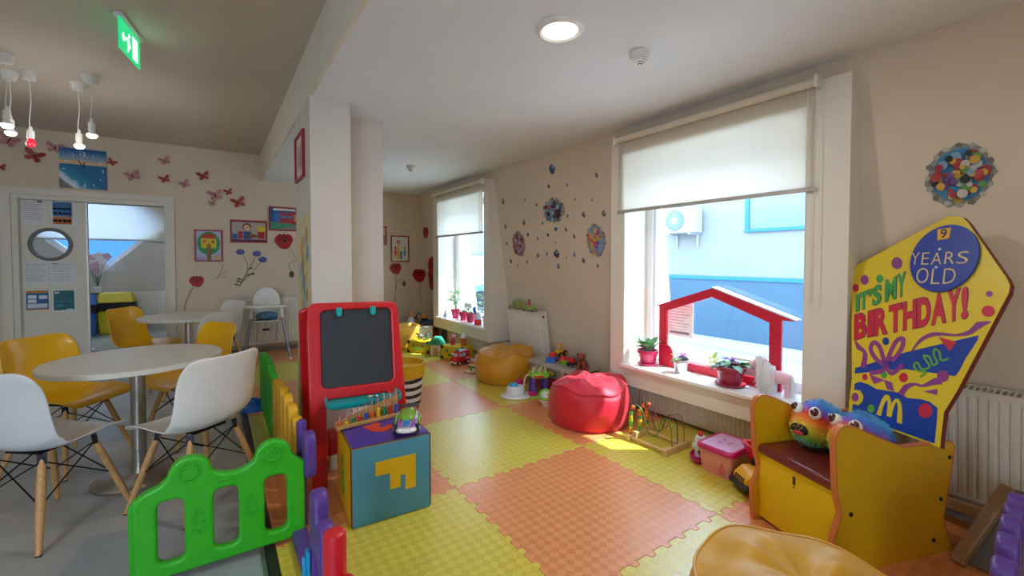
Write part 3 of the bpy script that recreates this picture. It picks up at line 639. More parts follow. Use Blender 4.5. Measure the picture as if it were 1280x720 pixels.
# hinge post between yellow fence and green gate
hp = thing('fence_post', 'purple fence post joining the yellow fence and the green gate', 'fence post', (FX+.01, 2.27, MZ))
post(hp, FX+.005, 2.33, MZ, .54, .024, fpur)
m = MB(); shape(m, [rrect(-.055, .28, .055, .505, .05)], .055, (FX+.025, 2.255, 0), (0, 1, 0), (0, 0, 1), (1, 0, 0), bevel=.015); m.build('hinge_lug', fpur, hp, world=True)
# green gate with three windows, suns and trees in relief
gt = thing('fence_gate', 'bright green plastic gate panel with window holes, suns and fir trees in relief', 'fence', (.03, 2.25, MZ), 0, 'play fence sections')
def arc(cx_, cz_, r, a0, a1, n=8): return [(cx_+r*cos(radians(a0+(a1-a0)*i/n)), cz_+r*sin(radians(a0+(a1-a0)*i/n))) for i in range(n+1)]
W_ = .62
top = [(0, .03), (W_, .03), (W_, .385), (W_-.035, .41), (W_-.05, .425)] + arc(W_-.13, .435, .075, 0, 180, 10) + [(W_-.225, .42), (W_-.26, .405), (W_-.31, .405), (W_-.345, .42)] + arc(.185, .435, .075, 0, 180, 10) + [(.095, .425), (.08, .41), (.04, .395), (0, .37)]
holes = [rrect(.075, .085, .165, .345, .03)[::-1], rrect(.265, .085, .355, .345, .03)[::-1], rrect(.455, .085, .545, .345, .03)[::-1]]
G0 = V((-.285, 2.25, 0)); gd = V((1, -.03, 0)).normalized(); gn = V((.03, 1, 0)).normalized()
m = MB(); shape(m, [top]+holes, .045, G0, gd, (0, 0, 1), gn, bevel=.012, res=3); gp = m.build('gate_panel', fgreen, gt, world=True)
for cx_ in (.185, W_-.13):
    m = MB(); o_ = G0-gn*.024
    m.tube([o_+gd*(cx_+.028*cos(a_))+V((0, 0, .445+.028*sin(a_))) for a_ in [2*pi*i/20 for i in range(20)]], .0035, 6, closed=True)
    for i in range(10):
        a_ = 2*pi*i/10; m.tube([o_+gd*(cx_+.034*cos(a_+s_))+V((0, 0, .445+.034*sin(a_+s_)))+(gd*(.012*cos(a_)*k)+V((0, 0, .012*sin(a_)*k))) for s_, k in ((-.22, 0), (0, 1), (.22, 0))], .003, 5)
    m.build('sun_relief', fgreen, gp, world=True)
for cx_ in (.215, .405):
    m = MB(); o_ = G0-gn*.023; y_ = .155 if cx_ < .3 else .17
    zz = [(0, .13), (-.02, .105), (-.01, .105), (-.032, .075), (-.014, .075), (-.042, .04), (-.008, .04), (-.008, .02), (.008, .02), (.008, .04), (.042, .04), (.014, .075), (.032, .075), (.01, .105), (.02, .105)]
    m.tube([o_+gd*(cx_+a_*.7)+V((0, 0, y_+b_)) for a_, b_ in zz], .003, 5, closed=True); m.build('tree_relief', fgreen, gp, world=True)
m = MB(); m.tube([G0-gn*.023+gd*(.31+a_)+V((0, 0, .37+b_)) for a_, b_ in rrect(-.035, -.012, .035, .012, .011)], .003, 5, closed=True); m.build('slot_relief', fgreen, gp, world=True)
m = MB(); shape(m, [rrect(-.02, .05, .045, .345, .015)], .03, G0+gn*.035, gd, (0, 0, 1), gn, bevel=.008); m.build('end_latch', fgreen, gt, world=True)
m = MB(); m.lathe([(0, 0), (.012, 0), (.01, .006), (0, .006)], 12); v0 = [tuple(G0+gd*.012+V((v[0], 0, v[1]+.325))-gn*(.02+v[2])) for v in m.v]; m.v = v0; m.build('latch_button', fgreen, gt, world=True)
m = MB(); shape(m, [rrect(0, .001, .05, .06, .015)], .06, G0+gd*.02, gd, (0, 0, 1), gn, bevel=.012); m.build('gate_foot', fgreen, gt, world=True)
th = thing('gate_threshold', 'purple threshold bar on the floor under the green gate', 'fence', (.31, 1.9, MZ))
m = MB(); m.box(.275, 1.62, MZ, .345, 2.24, MZ+.05); m.build('threshold_bar', fpur, th, world=True, bevel=.015)
m = MB(); m.box(.285, 1.62, MZ+.05, .335, 1.68, .16); m.build('threshold_end', fpur, th, world=True, bevel=.012)
pp = thing('fence_post', 'purple rounded fence end post beside the red one', 'fence post', (.285, 1.55, MZ))
m = MB(); shape(m, [[(1.63, MZ), (1.63, .48)] + [(1.585+.045*cos(a_), .495+.045*sin(a_)) for a_ in [pi*k/8 for k in range(9)]] + [(1.54, .46), (1.53, .445), (1.50, .475), (1.46, .47), (1.43, .44), (1.43, MZ)],
    rrect(1.475, .10, 1.575, .34, .035)], .052, (.283, 0, 0), (0, 1, 0), (0, 0, 1), (1, 0, 0), bevel=.014, res=3); m.build('post_panel', fpur, pp, world=True)
m = MB(); m.bar((.248, 1.60, .33), (.248, 1.60, .24), .012, .03, up=(0, 1, 0)); m.bar((.236, 1.60, .31), (.236, 1.60, .20), .012, .02, up=(0, 1, 0)); m.build('latch_clip', fcy, pp, world=True, bevel=.003)
rp_ = thing('play_fence', 'red plastic fence section beside the purple end post', 'fence', (.29, 1.1, MZ), 0, 'play fence sections')
post(rp_, .288, 1.372, MZ, .505, .034, fred)
m = MB(); shape(m, [[(.55, .06), (1.35, .06), (1.35, .37), (1.31, .40), (1.26, .40), (1.20, .43), (1.10, .44), (1.0, .41), (.9, .41), (.8, .44), (.7, .43), (.6, .40), (.55, .36)], rrect(.65, .12, .8, .32, .03), rrect(.88, .12, 1.03, .32, .03), rrect(1.11, .12, 1.26, .32, .03)], .05, (.30, 0, 0), (0, 1, 0), (0, 0, 1), (1, 0, 0), bevel=.014, res=3); m.build('panel', fred, rp_, world=True)
MB().box(.24, .6, MZ, .36, .66, .08).build('panel_foot', fred, rp_, world=True, bevel=.01)
# purple fence beside the radiator at the right
rf = pickets('purple scalloped fence section beside the wooden board', fpur, (1.74, .19), (2.42, .23), 5, lo=.47, hi=.50)
bf = thing('fence_post', 'blue fence post at the end of the purple scalloped section', 'fence post', (2.55, .17, MZ))
post(bf, 2.55, .17, MZ, .54, .03, fblue); MB().box(2.52, .13, .34, 2.58, .215, .49).build('hinge_lug', fblue, bf, world=True, bevel=.012)
# ------------------------------------------------------------------ easel
eu = V((cos(radians(-8)), sin(radians(-8)), 0)); eb = V((sin(radians(8)), cos(radians(8)), 0)); le = radians(10)
et = (eb*sin(le)+V((0, 0, cos(le)))).normalized(); en = eu.cross(et)                   # en points to the viewer
E0 = V((.47, 2.65, MZ))
ered = mat('#C9151F', .35, var=.03, bump=.04, bscale=250, coat=.15, name='red_easel_plastic')
es = thing('easel', 'red plastic easel with blackboard, turquoise clips and tray', 'easel', (.72, 2.75, MZ))
def ep(x, z, d=0): return E0+eu*x+et*z+en*d
out = [(-.028, 0), (.05, 0), (.052, .44), (.075, .49), (.40, .49), (.425, .44), (.44, 0), (.53, 0), (.525, .3), (.50, .9), (.49, 1.02)] + arc(.445, 1.02, .045, 0, 90, 5) + arc(.005, 1.02, .05, 90, 180, 5) + [(-.05, .9), (-.04, .45)]
m = MB(); shape(m, [out, rrect(.028, .555, .445, 1.022, .035)[::-1]], .04, E0, eu, et, en, bevel=.011, res=3); fr = m.build('front_frame', ered, es, world=True)
m = MB(); shape(m, [rrect(.02, .545, .453, 1.03, .03)], .012, ep(0, 0, -.008), eu, et, en); m.build('blackboard', mat('#2A2F36', .5, var=.08, scale=9, name='slate_black'), es, world=True)
for s_, x_ in (('ABCDEFGHIJK', -.012), ('1234567890', .468)):
    for i, ch in enumerate(s_[::-1]):
        m = MB(); text(m, ch, ep(x_-.009, .56+i*.042, .018), eu*.022, et*.03, en*.005, bold=.01); m.build('raised_letter', ered, fr, world=True)
bt = (-eb*sin(le)*1.6+V((0, 0, cos(le)))).normalized(); bo = E0+eb*.53-eu*.05
outb = [(-.02, 0), (.06, 0), (.06, .46), (.09, .50), (.40, .50), (.42, .46), (.43, 0), (.515, 0), (.49, 1.02)] + arc(.44, 1.02, .04, 0, 90, 4) + arc(.0, 1.02, .04, 90, 180, 4)
m = MB(); shape(m, [outb, rrect(.03, .56, .44, 1.0, .03)[::-1]], .035, bo, eu, bt, None, bevel=.01); m.build('rear_frame', ered, es, world=True)
m = MB(); shape(m, [rrect(.02, .55, .45, 1.01, .02)], .01, bo, eu, bt, None); m.build('rear_board', mat('#E9E9E6', .3, name='white_board'), es, world=True)
teal = mat('#16A3A6', .35, var=.03, name='turquoise_plastic')
for x_ in (.135, .335):
    m = MB(); m.prism(rrect(x_-.018, .995, x_+.018, 1.035, .006), ep(0, 0, .012), eu, et, .014); m.prism(rrect(x_-.016, .98, x_+.016, 1.012, .014), ep(0, 0, .012), eu, et, .02); m.build('clip', teal, es, world=True, bevel=.003)
tz = .50; tf = V((-eb.x, -eb.y, 0))
def tp(x, y, z): return E0+eu*x+et*tz+tf*y+V((0, 0, z))
m = MB()
def traysec(u, v):
    lp = rrect(0, 0, .43, .165, .03, 4); k = int(round(u*len(lp))) % len(lp); x_, y_ = lp[k]; cx_, cy_ = .215, .0825
    prof = [(.90, -.028), (.97, -.02), (1.0, 0), (1.0, .012), (.955, .012), (.93, -.004), (.9, -.014), (.0, -.016)]; s_, z_ = prof[int(round(v*7))]
    return tuple(tp(.04+cx_+(x_-cx_)*s_, cy_+(y_-cy_)*s_, z_))
m.grid(traysec, 20, 8, wrap=True); m.build('tray', teal, es, world=True)
for i, (x_, y_, hx) in enumerate(((.30, .05, '#E6C21C'), (.335, .06, '#2A5FD0'), (.375, .045, '#2FA84A'))):
    q = thing('chalk_stub', ['yellow', 'blue', 'green'][i]+' chalk stub lying in the turquoise easel tray', 'chalk', tp(x_, y_, -.012), radians(20*i))
    m = MB(); m.tube([(-.018, 0, .005), (.018, 0, .005)], [.005, .0042], 8); m.build('stick', mat(hx, .8, name='chalk_'+hx[1:]), q)
    m = MB(); m.tube([(-.010, 0, .005), (.004, 0, .005)], .0056, 8); m.build('wrapper', mat('#EEEAE0', .8, name='paper_band'), q)
# ------------------------------------------------------------------ soft letter cube
cb = thing('foam_cube', 'soft vinyl letter cube with blue front, yellow side and purple top', 'cube', (.745, 2.335, MZ), radians(-4))
S = .2; H = .395
vin = lambda h_, nm: mat(h_, .38, var=.05, scale=6, bump=.25, bscale=14, coat=.1, name=nm)
MB().box(-S, -S, 0, S, S, H).build('cube_core', mat('#8A6A50', .7, name='brown_binding'), cb, bevel=.012)
def panel(nm, o, ux, uy, un, m_):
    ux, uy, un = V(ux), V(uy), V(un); mb = MB(); n_ = 10
    def f(u, v):
        e = min(u, 1-u, v, 1-v); b_ = .004+.006*min(1, e*6)+.0015*sin(u*17+v*3)*min(1, e*8)
        return tuple(V(o)+ux*(.01+.98*u)+uy*(.01+.98*v)+un*b_)
    mb.grid(f, n_, n_); return mb.build(nm, m_, cb, ang=80)
panel('front_panel', (-S, -S, 0), (2*S, 0, 0), (0, 0, H), (0, -1, 0), vin('#4690AD', 'blue_vinyl'))
panel('left_panel', (-S, S, 0), (0, -2*S, 0), (0, 0, H), (-1, 0, 0), vin('#DDB21A', 'yellow_vinyl'))
panel('right_panel', (S, -S, 0), (0, 2*S, 0), (0, 0, H), (1, 0, 0), vin('#C8342B', 'red_vinyl'))
panel('rear_panel', (S, S, 0), (-2*S, 0, 0), (0, 0, H), (0, 1, 0), vin('#3E9A4A', 'green_vinyl'))
panel('top_panel', (-S, -S, H), (2*S, 0, 0), (0, 2*S, 0), (0, 0, 1), vin('#4B3796', 'purple_vinyl'))
F_ = [(0, 0), (.16, 0), (.16, .06), (.118, .06), (.118, .14), (.16, .14)]
m = MB(); fx, fz = -.088, .135
# the letter lies on its side: long bar on top, two bars hanging down
m.prism([(fx, fz+.105), (fx, fz+.175), (fx+.205, fz+.175), (fx+.205, fz), (fx+.15, fz), (fx+.15, fz+.08), (fx+.125, fz+.08), (fx+.125, fz+.02), (fx+.072, fz+.02), (fx+.072, fz+.105)], (0, -S-.0085, 0), (1, 0, 0), (0, 0, 1), .004)
m.build('letter_patch', vin('#DDB21A', 'yellow_vinyl'), cb, label='yellow letter F lying on its side', smooth=False)
m = MB(); shape(m, [circle(0, .20, .055, 24, .10), circle(0, .245, .022, 14, .028)[::-1], circle(0, .155, .022, 14, .03)[::-1]], .004, (-S-.0105, -.02, 0), (0, -1, 0), (0, 0, 1), (-1, 0, 0)); m.build('figure_patch', vin('#7E9A2C', 'olive_vinyl'), cb, label='green figure eight')
m = MB(); shape(m, [[(.0, .0), (.05, -.02), (.10, .01), (.11, .05), (.085, .065), (.07, .045), (.05, .04), (.04, .06), (.06, .09), (.05, .12), (.015, .12), (.0, .10), (-.02, .11), (-.04, .09), (-.02, .06)]], .004, (-.06, -.06, H+.011), (1, 0, 0), (0, 1, 0)); m.build('top_letter_patch', vin('#D8402C', 'orange_red_vinyl'), cb)
# abacus along the left edge of the cube
ab = thing('counting_frame', 'wooden stepped counting frame with wire loops of coloured beads on the cube', 'toy', (.700, 2.43, MZ+H+.012), radians(4))
abw = wood('#A8793F', '#C4965A', .5)
Lb = .36
m = MB(); m.box(-Lb/2, -.02, 0, Lb/2, .02, .02); m.build('base_bar', abw, ab, bevel=.003)
m = MB(); m.add([(-Lb/2,.02,0),(Lb/2,.02,0),(Lb/2,.028,0),(-Lb/2,.028,0),(-Lb/2,.02,.03),(Lb/2,.02,.12),(Lb/2,.028,.12),(-Lb/2,.028,.03)], [(0,3,2,1),(4,5,6,7),(0,1,5,4),(1,2,6,5),(2,3,7,6),(3,0,4,7)]); m.build('back_board', abw, ab, smooth=False)
bc = ['#D94A2A', '#E5C11E', '#1F7E56', '#C4262E', '#2452B8', '#E0652A', '#E5C11E', '#1F7E56', '#C4262E', '#2452B8']
for i in range(10):
    x = -Lb/2+.02+i*.0355; h_ = .035+.011*i
    m = MB(); m.tube([(x, 0, .015), (x, 0, h_+.012)] + [(x, .016-.016*cos(a_), h_+.012+.016*sin(a_)) for a_ in [pi*k/6 for k in range(1, 6)]] + [(x, .032, h_+.012), (x, .032, .03+.009*i*.9)], .0022, 6); m.build('wire_loop', mat('#C98A7A', .35, .6, name='copper_wire'), ab)
    for k in range(1+i//2 if i < 8 else 4):
        m = MB(); z = .021+k*.0125; m.lathe([(.003, z), (.0095, z+.001), (.0105, z+.006), (.0095, z+.0112), (.003, z+.012)], 12, c=(x, 0, 0)); m.build('bead', mat(bc[i], .35, name='bead_'+bc[i][1:]), ab)
# toy racing car on the cube
def wheelset(t, spots, r, w_, tyre, hub, axis='y'):
    for (x, y, z) in spots:
        m = MB(); m.cyl((x, y-w_/2, z), (x, y+w_/2, z), r, n=18); wh = m.build('wheel', tyre, t, bevel=.003 if r > .012 else 0)
        m = MB(); s_ = -1 if y < 0 else 1; m.cyl((x, y+s_*w_*.4, z), (x, y+s_*(w_/2+.002), z), r*.55, n=12); m.build('hub_cap', hub, wh)
tyre = mat('#1E1E20', .7, name='black_tyre'); hubw = mat('#D9DADC', .35, .3, name='silver_hub')
def loft(mb, secs, n=None):
    """secs: list of (x, [(y,z)...]) closed loops"""
    k = len(secs[0][1]); vs = [(x, y, z) for x, lp in secs for y, z in lp]; fs = []
    for j in range(len(secs)-1): fs += [(j*k+i, j*k+(i+1) % k, (j+1)*k+(i+1) % k, (j+1)*k+i) for i in range(k)]
    fs += [tuple(range(k-1, -1, -1)), tuple((len(secs)-1)*k+i for i in range(k))]; return mb.add(vs, fs)
def hull(w_, z0, z1, tw=.8): return [(-w_, z0), (-w_*1.0, (z0+z1)*.5), (-w_*tw, z1), (w_*tw, z1), (w_, (z0+z1)*.5), (w_, z0)]
rc = thing('toy_race_car', 'white toy racing car with purple, blue and green stripes on the cube', 'toy car', (.850, 2.235, MZ+H+.012), radians(245))
wpl = mat('#D9DBE0', .3, coat=.3, name='white_toy_plastic')
m = MB(); loft(m, [(-.095, hull(.042, .012, .045)), (-.07, hull(.048, .010, .055)), (-.02, hull(.042, .010, .050)), (.05, hull(.046, .010, .042)), (.085, hull(.042, .010, .032)), (.10, hull(.034, .012, .024))]); body = m.build('car_body', wpl, rc, subsurf=1, ang=60)
m = MB(); loft(m, [(-.06, hull(.034, .045, .062, .7)), (-.03, hull(.036, .045, .078, .6)), (.01, hull(.034, .04, .076, .6)), (.045, hull(.03, .036, .046, .8))]); m.build('cabin', mat('#6E9A2E', .2, coat=.4, name='green_tinted_canopy'), rc, subsurf=1, ang=60)
m = MB(); m.prism([(.03, -.016), (.088, -.012), (.088, .012), (.03, .016)], (0, 0, .041), (1, 0, 0), (0, 1, 0), .004); m.build('bonnet_panel', mat('#1E6FD0', .3, name='blue_toy_plastic'), rc, bevel=.002)
for s_ in (-1, 1):
    m = MB(); m.prism([(.02, s_*.020), (.09, s_*.016), (.088, s_*.034), (.02, s_*.040)], (0, 0, .038), (1, 0, 0), (0, 1, 0), .006); m.build('side_stripe', mat('#9A4FB0', .3, name='violet_toy_plastic'), rc, bevel=.002)
    m = MB(); m.box(-.06, s_*.047-.004, .02, .03, s_*.047+.004, .04); m.build('skirt', mat('#6FBF2A', .3, name='lime_toy_plastic'), rc, bevel=.003)
    m = MB(); m.ell((.092, s_*.024, .024), (.012, .010, .007), 10, 6); m.build('headlight', mat('#F0F2F5', .15, name='clear_lamp'), rc)
m = MB(); m.box(-.098, -.045, .062, -.075, .045, .068); m.box(-.09, -.04, .045, -.084, -.034, .064); m.box(-.09, .034, .045, -.084, .04, .064); m.build('rear_wing', mat('#33363B', .4, name='dark_grey_plastic'), rc, bevel=.002)
rc.scale = (1.3, 1.3, 1.3)
wheelset(rc, [(x, y, .019) for x in (-.06, .06) for y in (-.043, .043)], .019, .016, tyre, hubw)
# striped fabric bucket behind the easel
bk = thing('toy_bucket', 'round toy basket with a yellow rim and black and white stripes behind the easel', 'bucket', (1.40, 3.79, MZ))
m = MB(); R_, hb2 = .185, .385
zst = mat('#E8E4D8', .6, name='cream_fabric'); zb_ = mat('#2A2522', .6, name='black_fabric')
m.slot = 0; prof = [(R_*.80+(R_*.16)*k/12, hb2*.82*k/12) for k in range(13)]
m.grid(lambda u, v: ((R_*(.82+.16*v))*cos(2*pi*u), (R_*(.82+.16*v))*sin(2*pi*u), hb2*.84*v), 40, 15, wrap=True)
sm, n, b, L = newmat('zebra_stripe_fabric'); t = n.nodes.new('ShaderNodeTexCoord'); wv = n.nodes.new('ShaderNodeTexWave'); wv.bands_direction = 'Z'; wv.inputs['Scale'].default_value = 4.6; wv.inputs['Distortion'].default_value = 1.4; wv.inputs['Detail Scale'].default_value = 1.4
r = n.nodes.new('ShaderNodeValToRGB'); r.color_ramp.interpolation = 'CONSTANT'; r.color_ramp.elements[0].color = lin('#DEDACE'); r.color_ramp.elements[1].position = .55; r.color_ramp.elements[1].color = lin('#2B2622')
L(t.outputs['Object'], wv.inputs['Vector']); L(wv.outputs['Fac'], r.inputs[0]); L(r.outputs[0], b.inputs['Base Color']); b.inputs['Roughness'].default_value = .7
m.build('striped_wall', sm, bk, solid=.006)
yr = mat('#D9A81C', .45, name='mustard_plastic')
m = MB(); m.lathe([(R_*.98, hb2*.70), (R_*1.03, hb2*.70), (R_*1.06, hb2*.97), (R_*1.09, hb2*.985), (R_*1.09, hb2), (R_*1.0, hb2), (R_*.99, hb2*.9)], 40); m.build('rim_band', yr, bk, solid=.004)
m = MB(); m.lathe([(0, .01), (R_*.8, .01), (R_*.8, .02), (0, .02)], 30); m.build('bottom', zst, bk)
m = MB(); m.lathe([(0, hb2*.80), (R_*.6, hb2*.83), (R_*.97, hb2*.86)], 30, fn=lambda p, a, j: p+V((0, 0, .012*sin(3*a+j)))); m.build('inner_lining', zst, bk, solid=.004)
m = MB(); m.box(R_*1.0, -.03, hb2*.62, R_*1.07, .03, hb2*.76); m.build('latch_tab', yr, bk, bevel=.006)
# red toy between easel leg and cube
rt = thing('toy_clock', 'small red and cream toy standing between the easel leg and the cube', 'toy', (.575, 2.86, MZ), radians(15))
m = MB(); m.prism([(-.04, 0), (.04, 0), (.045, .03), (.05, .19), (.03, .22), (-.03, .22), (-.05, .19), (-.045, .03)], (-.02, 0, 0), (0, 1, 0), (0, 0, 1), .05); m.build('toy_case', mat('#E5DCC6', .5, name='cream_toy_plastic'), rt, bevel=.008)
m = MB(); m.prism([(-.05, .10), (.05, .10), (.06, .2), (.03, .25), (-.03, .25), (-.06, .2)], (-.028, 0, 0), (0, 1, 0), (0, 0, 1), .066); m.build('red_cap', fred, rt, bevel=.01)
m = MB(); m.cyl((-.03, 0, .05), (.04, 0, .05), .03, n=16); m.build('toy_wheel', mat('#6A2A22', .5, name='maroon_plastic'), rt)
# ------------------------------------------------------------------ birthday chair
ba = radians(-20); bv = V((cos(ba), sin(ba), 0)); bu = V((sin(ba), -cos(ba), 0)); BA = V((2.24, 1.09, MZ)); BW = .42
bl = radians(15); btv = (bv*sin(bl)+V((0, 0, cos(bl)))).normalized(); BP = BA+bv*.5+bu*.21+V((0, 0, .4-MZ)); bn = bu.cross(btv)
if bn.dot(bv) > 0: bn = -bn                           # front normal, towards the sitter
def onback(x, y): p = hit(x, y, BP, bn)-BP; return (p.dot(bu), p.dot(btv))
def bp(a, b, d=0.): return BP+bu*a+btv*b+bn*d
bch = thing('birthday_chair', 'yellow wooden birthday throne chair with painted IT\'S MY BIRTHDAY back', 'chair', BA+bu*.21+bv*.3)
yl = mat('#D9A70F', .38, var=.02, name='yellow_laminate'); edg = mat('#C9713A', .45, var=.08, name='orange_wood_edge'); drk = mat('#7A1F1A', .45, var=.06, name='dark_red_edge')
# side panels: outline read on the near panel's own plane
N0 = BA+bu*BW
def onside(x, y): p = hit(x, y, N0, bu)-N0; return (p.dot(bv), p.z)
so = [(1041, 549), (1046, 536), (1052, 531.5), (1060, 531.6), (1068, 534), (1095, 546), (1125, 558), (1155, 554.5), (1180, 550.5), (1187, 552), (1189.5, 558), (1184, 593), (1175, 645), (1184, 679), (1194, 717)]
sp2 = [onside(*q) for q in so]; sp2 += [(sp2[-1][0]+.015, .0), (.0, .0)] + [onside(*q) for q in ((1039, 671), (1045, 655), (1049, 641), (1046, 628), (1043, 612))]
sp2 = [(max(a, -.01), max(0, b)) for a, b in sp2]
for k, o_ in ((0, BA-bu*.0), (1, N0)):
    o_ = V(o_)+V((0, 0, 0)); s_ = -1 if k == 0 else 1
    m = MB(); shape(m, [sp2], .022, o_, bv, (0, 0, 1), bu); sd_ = m.build('side_panel', yl, bch, world=True, smooth=False)
    m = MB(); P3 = [o_+bv*a+V((0, 0, b+.001)) for a, b in sp2 if b > .001]; 
    def band(pts, w_):
        vs = []; fs = []
        for i, p in enumerate(pts):
            d = (pts[min(i+1, len(pts)-1)]-pts[max(i-1, 0)]).normalized(); nrm = bu.cross(d).normalized()
            for e in (-1, 1): vs += [p+bu*(e*w_/2)-nrm*.002, p+bu*(e*w_/2)+nrm*.003]
        for i in range(len(pts)-1):
            a, b = i*4, i*4+4; fs += [(a, a+1, b+1, b), (a+1, a+3, b+3, b+1), (a+3, a+2, b+2, b+3), (a+2, a, b, b+2)]
        return vs, fs
    i0 = [i for i, (a, b) in enumerate(sp2) if b > .001]
    order = sp2[-5:] + sp2[:len(so)]
    m.add(*band([o_+bv*a+V((0, 0, b)) for a, b in [(0, .0)]+order], .026)); m.build('edge_band', edg, sd_, world=True)
    if k:
        for (x, y) in ((1183, 570), (1172, 622), (1163, 673), (1060, 641)):
            a, b = onside(x, y); m = MB(); p = o_+bv*a+V((0, 0, b)); m.cyl(p+bu*.010, p+bu*.015, .009, n=14); m.build('screw_cap', mat('#1B1B1C', .5, name='black_cap'), sd_, world=True)
def bx(u0, u1, v0, v1, z0, z1):
    return MB().add([BA+bu*u+bv*v_+V((0, 0, z-MZ)) for z in (z0, z1) for u, v_ in ((u0, v0), (u1, v0), (u1, v1), (u0, v1))], [(0,3,2,1),(4,5,6,7),(0,1,5,4),(1,2,6,5),(2,3,7,6),(3,0,4,7)])
fp = bx(.011, BW-.011, .03, .05, MZ+.02, .375).build('front_board', mat('#E3B80E', .38, var=.02, name='bright_yellow_laminate'), bch, world=True, smooth=False)
m = MB(); p = BA+bu*.21+bv*.028+V((0, 0, .295)); m.bar(p-V((0, 0, .018)), p+V((0, 0, .018)), .010, .006, up=bv); p2 = p-V((0, 0, .03)); m.cyl(p2, p2-bv*.004, .003, n=8); m.build('coin_slot', mat('#3A2A10', .6, name='dark_slot'), fp, world=True)
bx(.011, BW-.011, .012, .56, .355, .40).build('seat_cushion', mat('#6A1E22', .3, var=.06, coat=.3, name='maroon_leatherette'), bch, world=True, bevel=.014, bseg=3)
# back board
bo_px = [(1195, 270), (1204, 272), (1210, 278), (1258, 347), (1262.5, 356), (1261, 366), (1196, 489), (1180, 515), (1176, 549), (1175, 560), (1060, 517), (1061, 506), (1065, 472), (1064.5, 420), (1064.5, 346), (1066, 338), (1071, 331.5), (1180, 273), (1187, 270)]
bo2 = [onback(*q) for q in bo_px]
m = MB(); shape(m, [bo2], .028, BP-bn*.014, bu, btv, bn); bk_ = m.build('back_board', mat('#E0C326', .4, var=.02, name='back_yellow'), bch, world=True, smooth=False)
# its dark red edge
m = MB(); n_ = len(bo2)
for i in range(n_):
    p, q = bo2[i], bo2[(i+1) % n_]; m.add([bp(*p, -.0005), bp(*q, -.0005), bp(*q, -.0285), bp(*p, -.0285)], [(0, 1, 2, 3)])
cxb = sum(p[0] for p in bo2)/n_; cyb = sum(p[1] for p in bo2)/n_
m.v = [tuple(V(v)+(V(v)-bp(cxb, cyb)).normalized()*.0012) for v in m.v]; m.build('back_edge', drk, bk_, world=True, smooth=False)
cols = {'p': '#8E3A86', 'r': '#C8203F', 'g': '#3F9A4E', 'b': '#0F3C9C', 'y': '#E0C326', 'gr': '#5FA832', 'o': '#4A2A6A'}
pm = {k: mat(v, .4, var=.02, name='print_'+k) for k, v in cols.items()}
def sm(pts, n=5): return [(q.x, q.y) for q in catmull([(a, b, 0) for a, b in pts], n)]
def smw(w_, n=5):
    out = []
    for a, b in zip(w_, w_[1:]): out += [a+(b-a)*j/n for j in range(n)]
    return out+[w_[-1]]
def flat(pts, d=.0012, th=.0012, key='r', nm='printed_shape'):
    m = MB(); shape(m, [[onback(*q) for q in pts]], th, bp(0, 0, d), bu, btv, bn); m.build(nm, pm[key], bk_, world=True, smooth=False)
def z6(*pts): return [(1040+x/3.6, 360+y/3.6) for x, y in pts]
def z5(*pts): return [(1040+x/2.77, 160+y/2.77) for x, y in pts]
def dots(l):
    for x, y, rx, ry, k in l: flat([(x+rx*cos(2*pi*i/18), y+ry*sin(2*pi*i/18)) for i in range(18)], .0016, key=k, nm='printed_dot')
dots([(1121.5, 329, 6.8, 7.5, 'p'), (1081, 350, 5, 6, 'p'), (1070, 360, 3.8, 5, 'r'), (1100, 348.5, 4.5, 5, 'g'), (1237, 367.5, 4.2, 3.6, 'p'), (1235.5, 389, 8.2, 7, 'r'),
      (1107.5, 426.5, 4.2, 4.8, 'b'), (1081.5, 471.5, 3.2, 3.9, 'r'), (1105.3, 468.7, 3.6, 4.2, 'g'), (1129.7, 472, 5.5, 6, 'r'), (1179, 470.3, 7.4, 7.1, 'p')])
# blue fields
flat(z6((105, 360), (190, 335), (330, 290), (500, 250), (660, 213), (655, 235), (600, 320), (575, 370), (555, 397), (480, 385), (400, 375), (330, 365), (200, 375), (103, 385)), .0006, key='b', nm='printed_field')
flat(z6((103, 430), (125, 422), (160, 432), (200, 455), (300, 470), (340, 495), (400, 500), (440, 512), (475, 540), (472, 600), (462, 700), (240, 622), (90, 568)), .0006, key='b', nm='printed_field')
flat(z6((90, 470), (105, 458), (128, 462), (142, 485), (138, 510), (120, 528), (95, 522)), .0010, key='y', nm='printed_patch')
dots([(1069.3, 496.5, 4.5, 5.5, 'p'), (1089, 510.8, 4.4, 5.2, 'gr'), (1157, 513.5, 8.7, 9.2, 'r')])
# ribbons and confetti
flat(stroke(sm(z6((355, 290), (400, 235), (450, 210), (500, 208), (560, 212), (620, 200), (660, 168), (715, 152))), smw([1, 4, 5, 4, 2.5, 6, 8.5, .8])), .0014, key='p', nm='printed_ribbon')
flat(stroke(sm(z6((105, 235), (120, 265), (145, 285), (150, 310), (140, 360))), smw([.5, 6, 4, 6, 7])), .0014, key='p', nm='printed_ribbon')
for lp in (((245, 350), (200, 320), (175, 275), (190, 245), (215, 265), (230, 310), (245, 350)), ((245, 350), (260, 300), (290, 240), (320, 228), (315, 270), (280, 320), (245, 350)), ((245, 350), (225, 375), (170, 382)), ((245, 350), (270, 385), (320, 345))):
    flat(stroke(sm(z6(*lp)), 5.2), .0016, key='p', nm='printed_bow')
flat(z6((480, 220), (562, 243), (530, 284)), .0018, key='r', nm='printed_confetti')
flat(stroke(sm(z6((398, 400), (425, 380), (385, 372), (370, 350), (385, 335), (405, 365), (440, 355), (420, 320), (415, 305), (440, 312), (455, 345), (475, 335), (458, 300), (465, 275), (485, 290), (492, 325), (525, 318))), 2.6), .0018, key='gr', nm='printed_swirl')
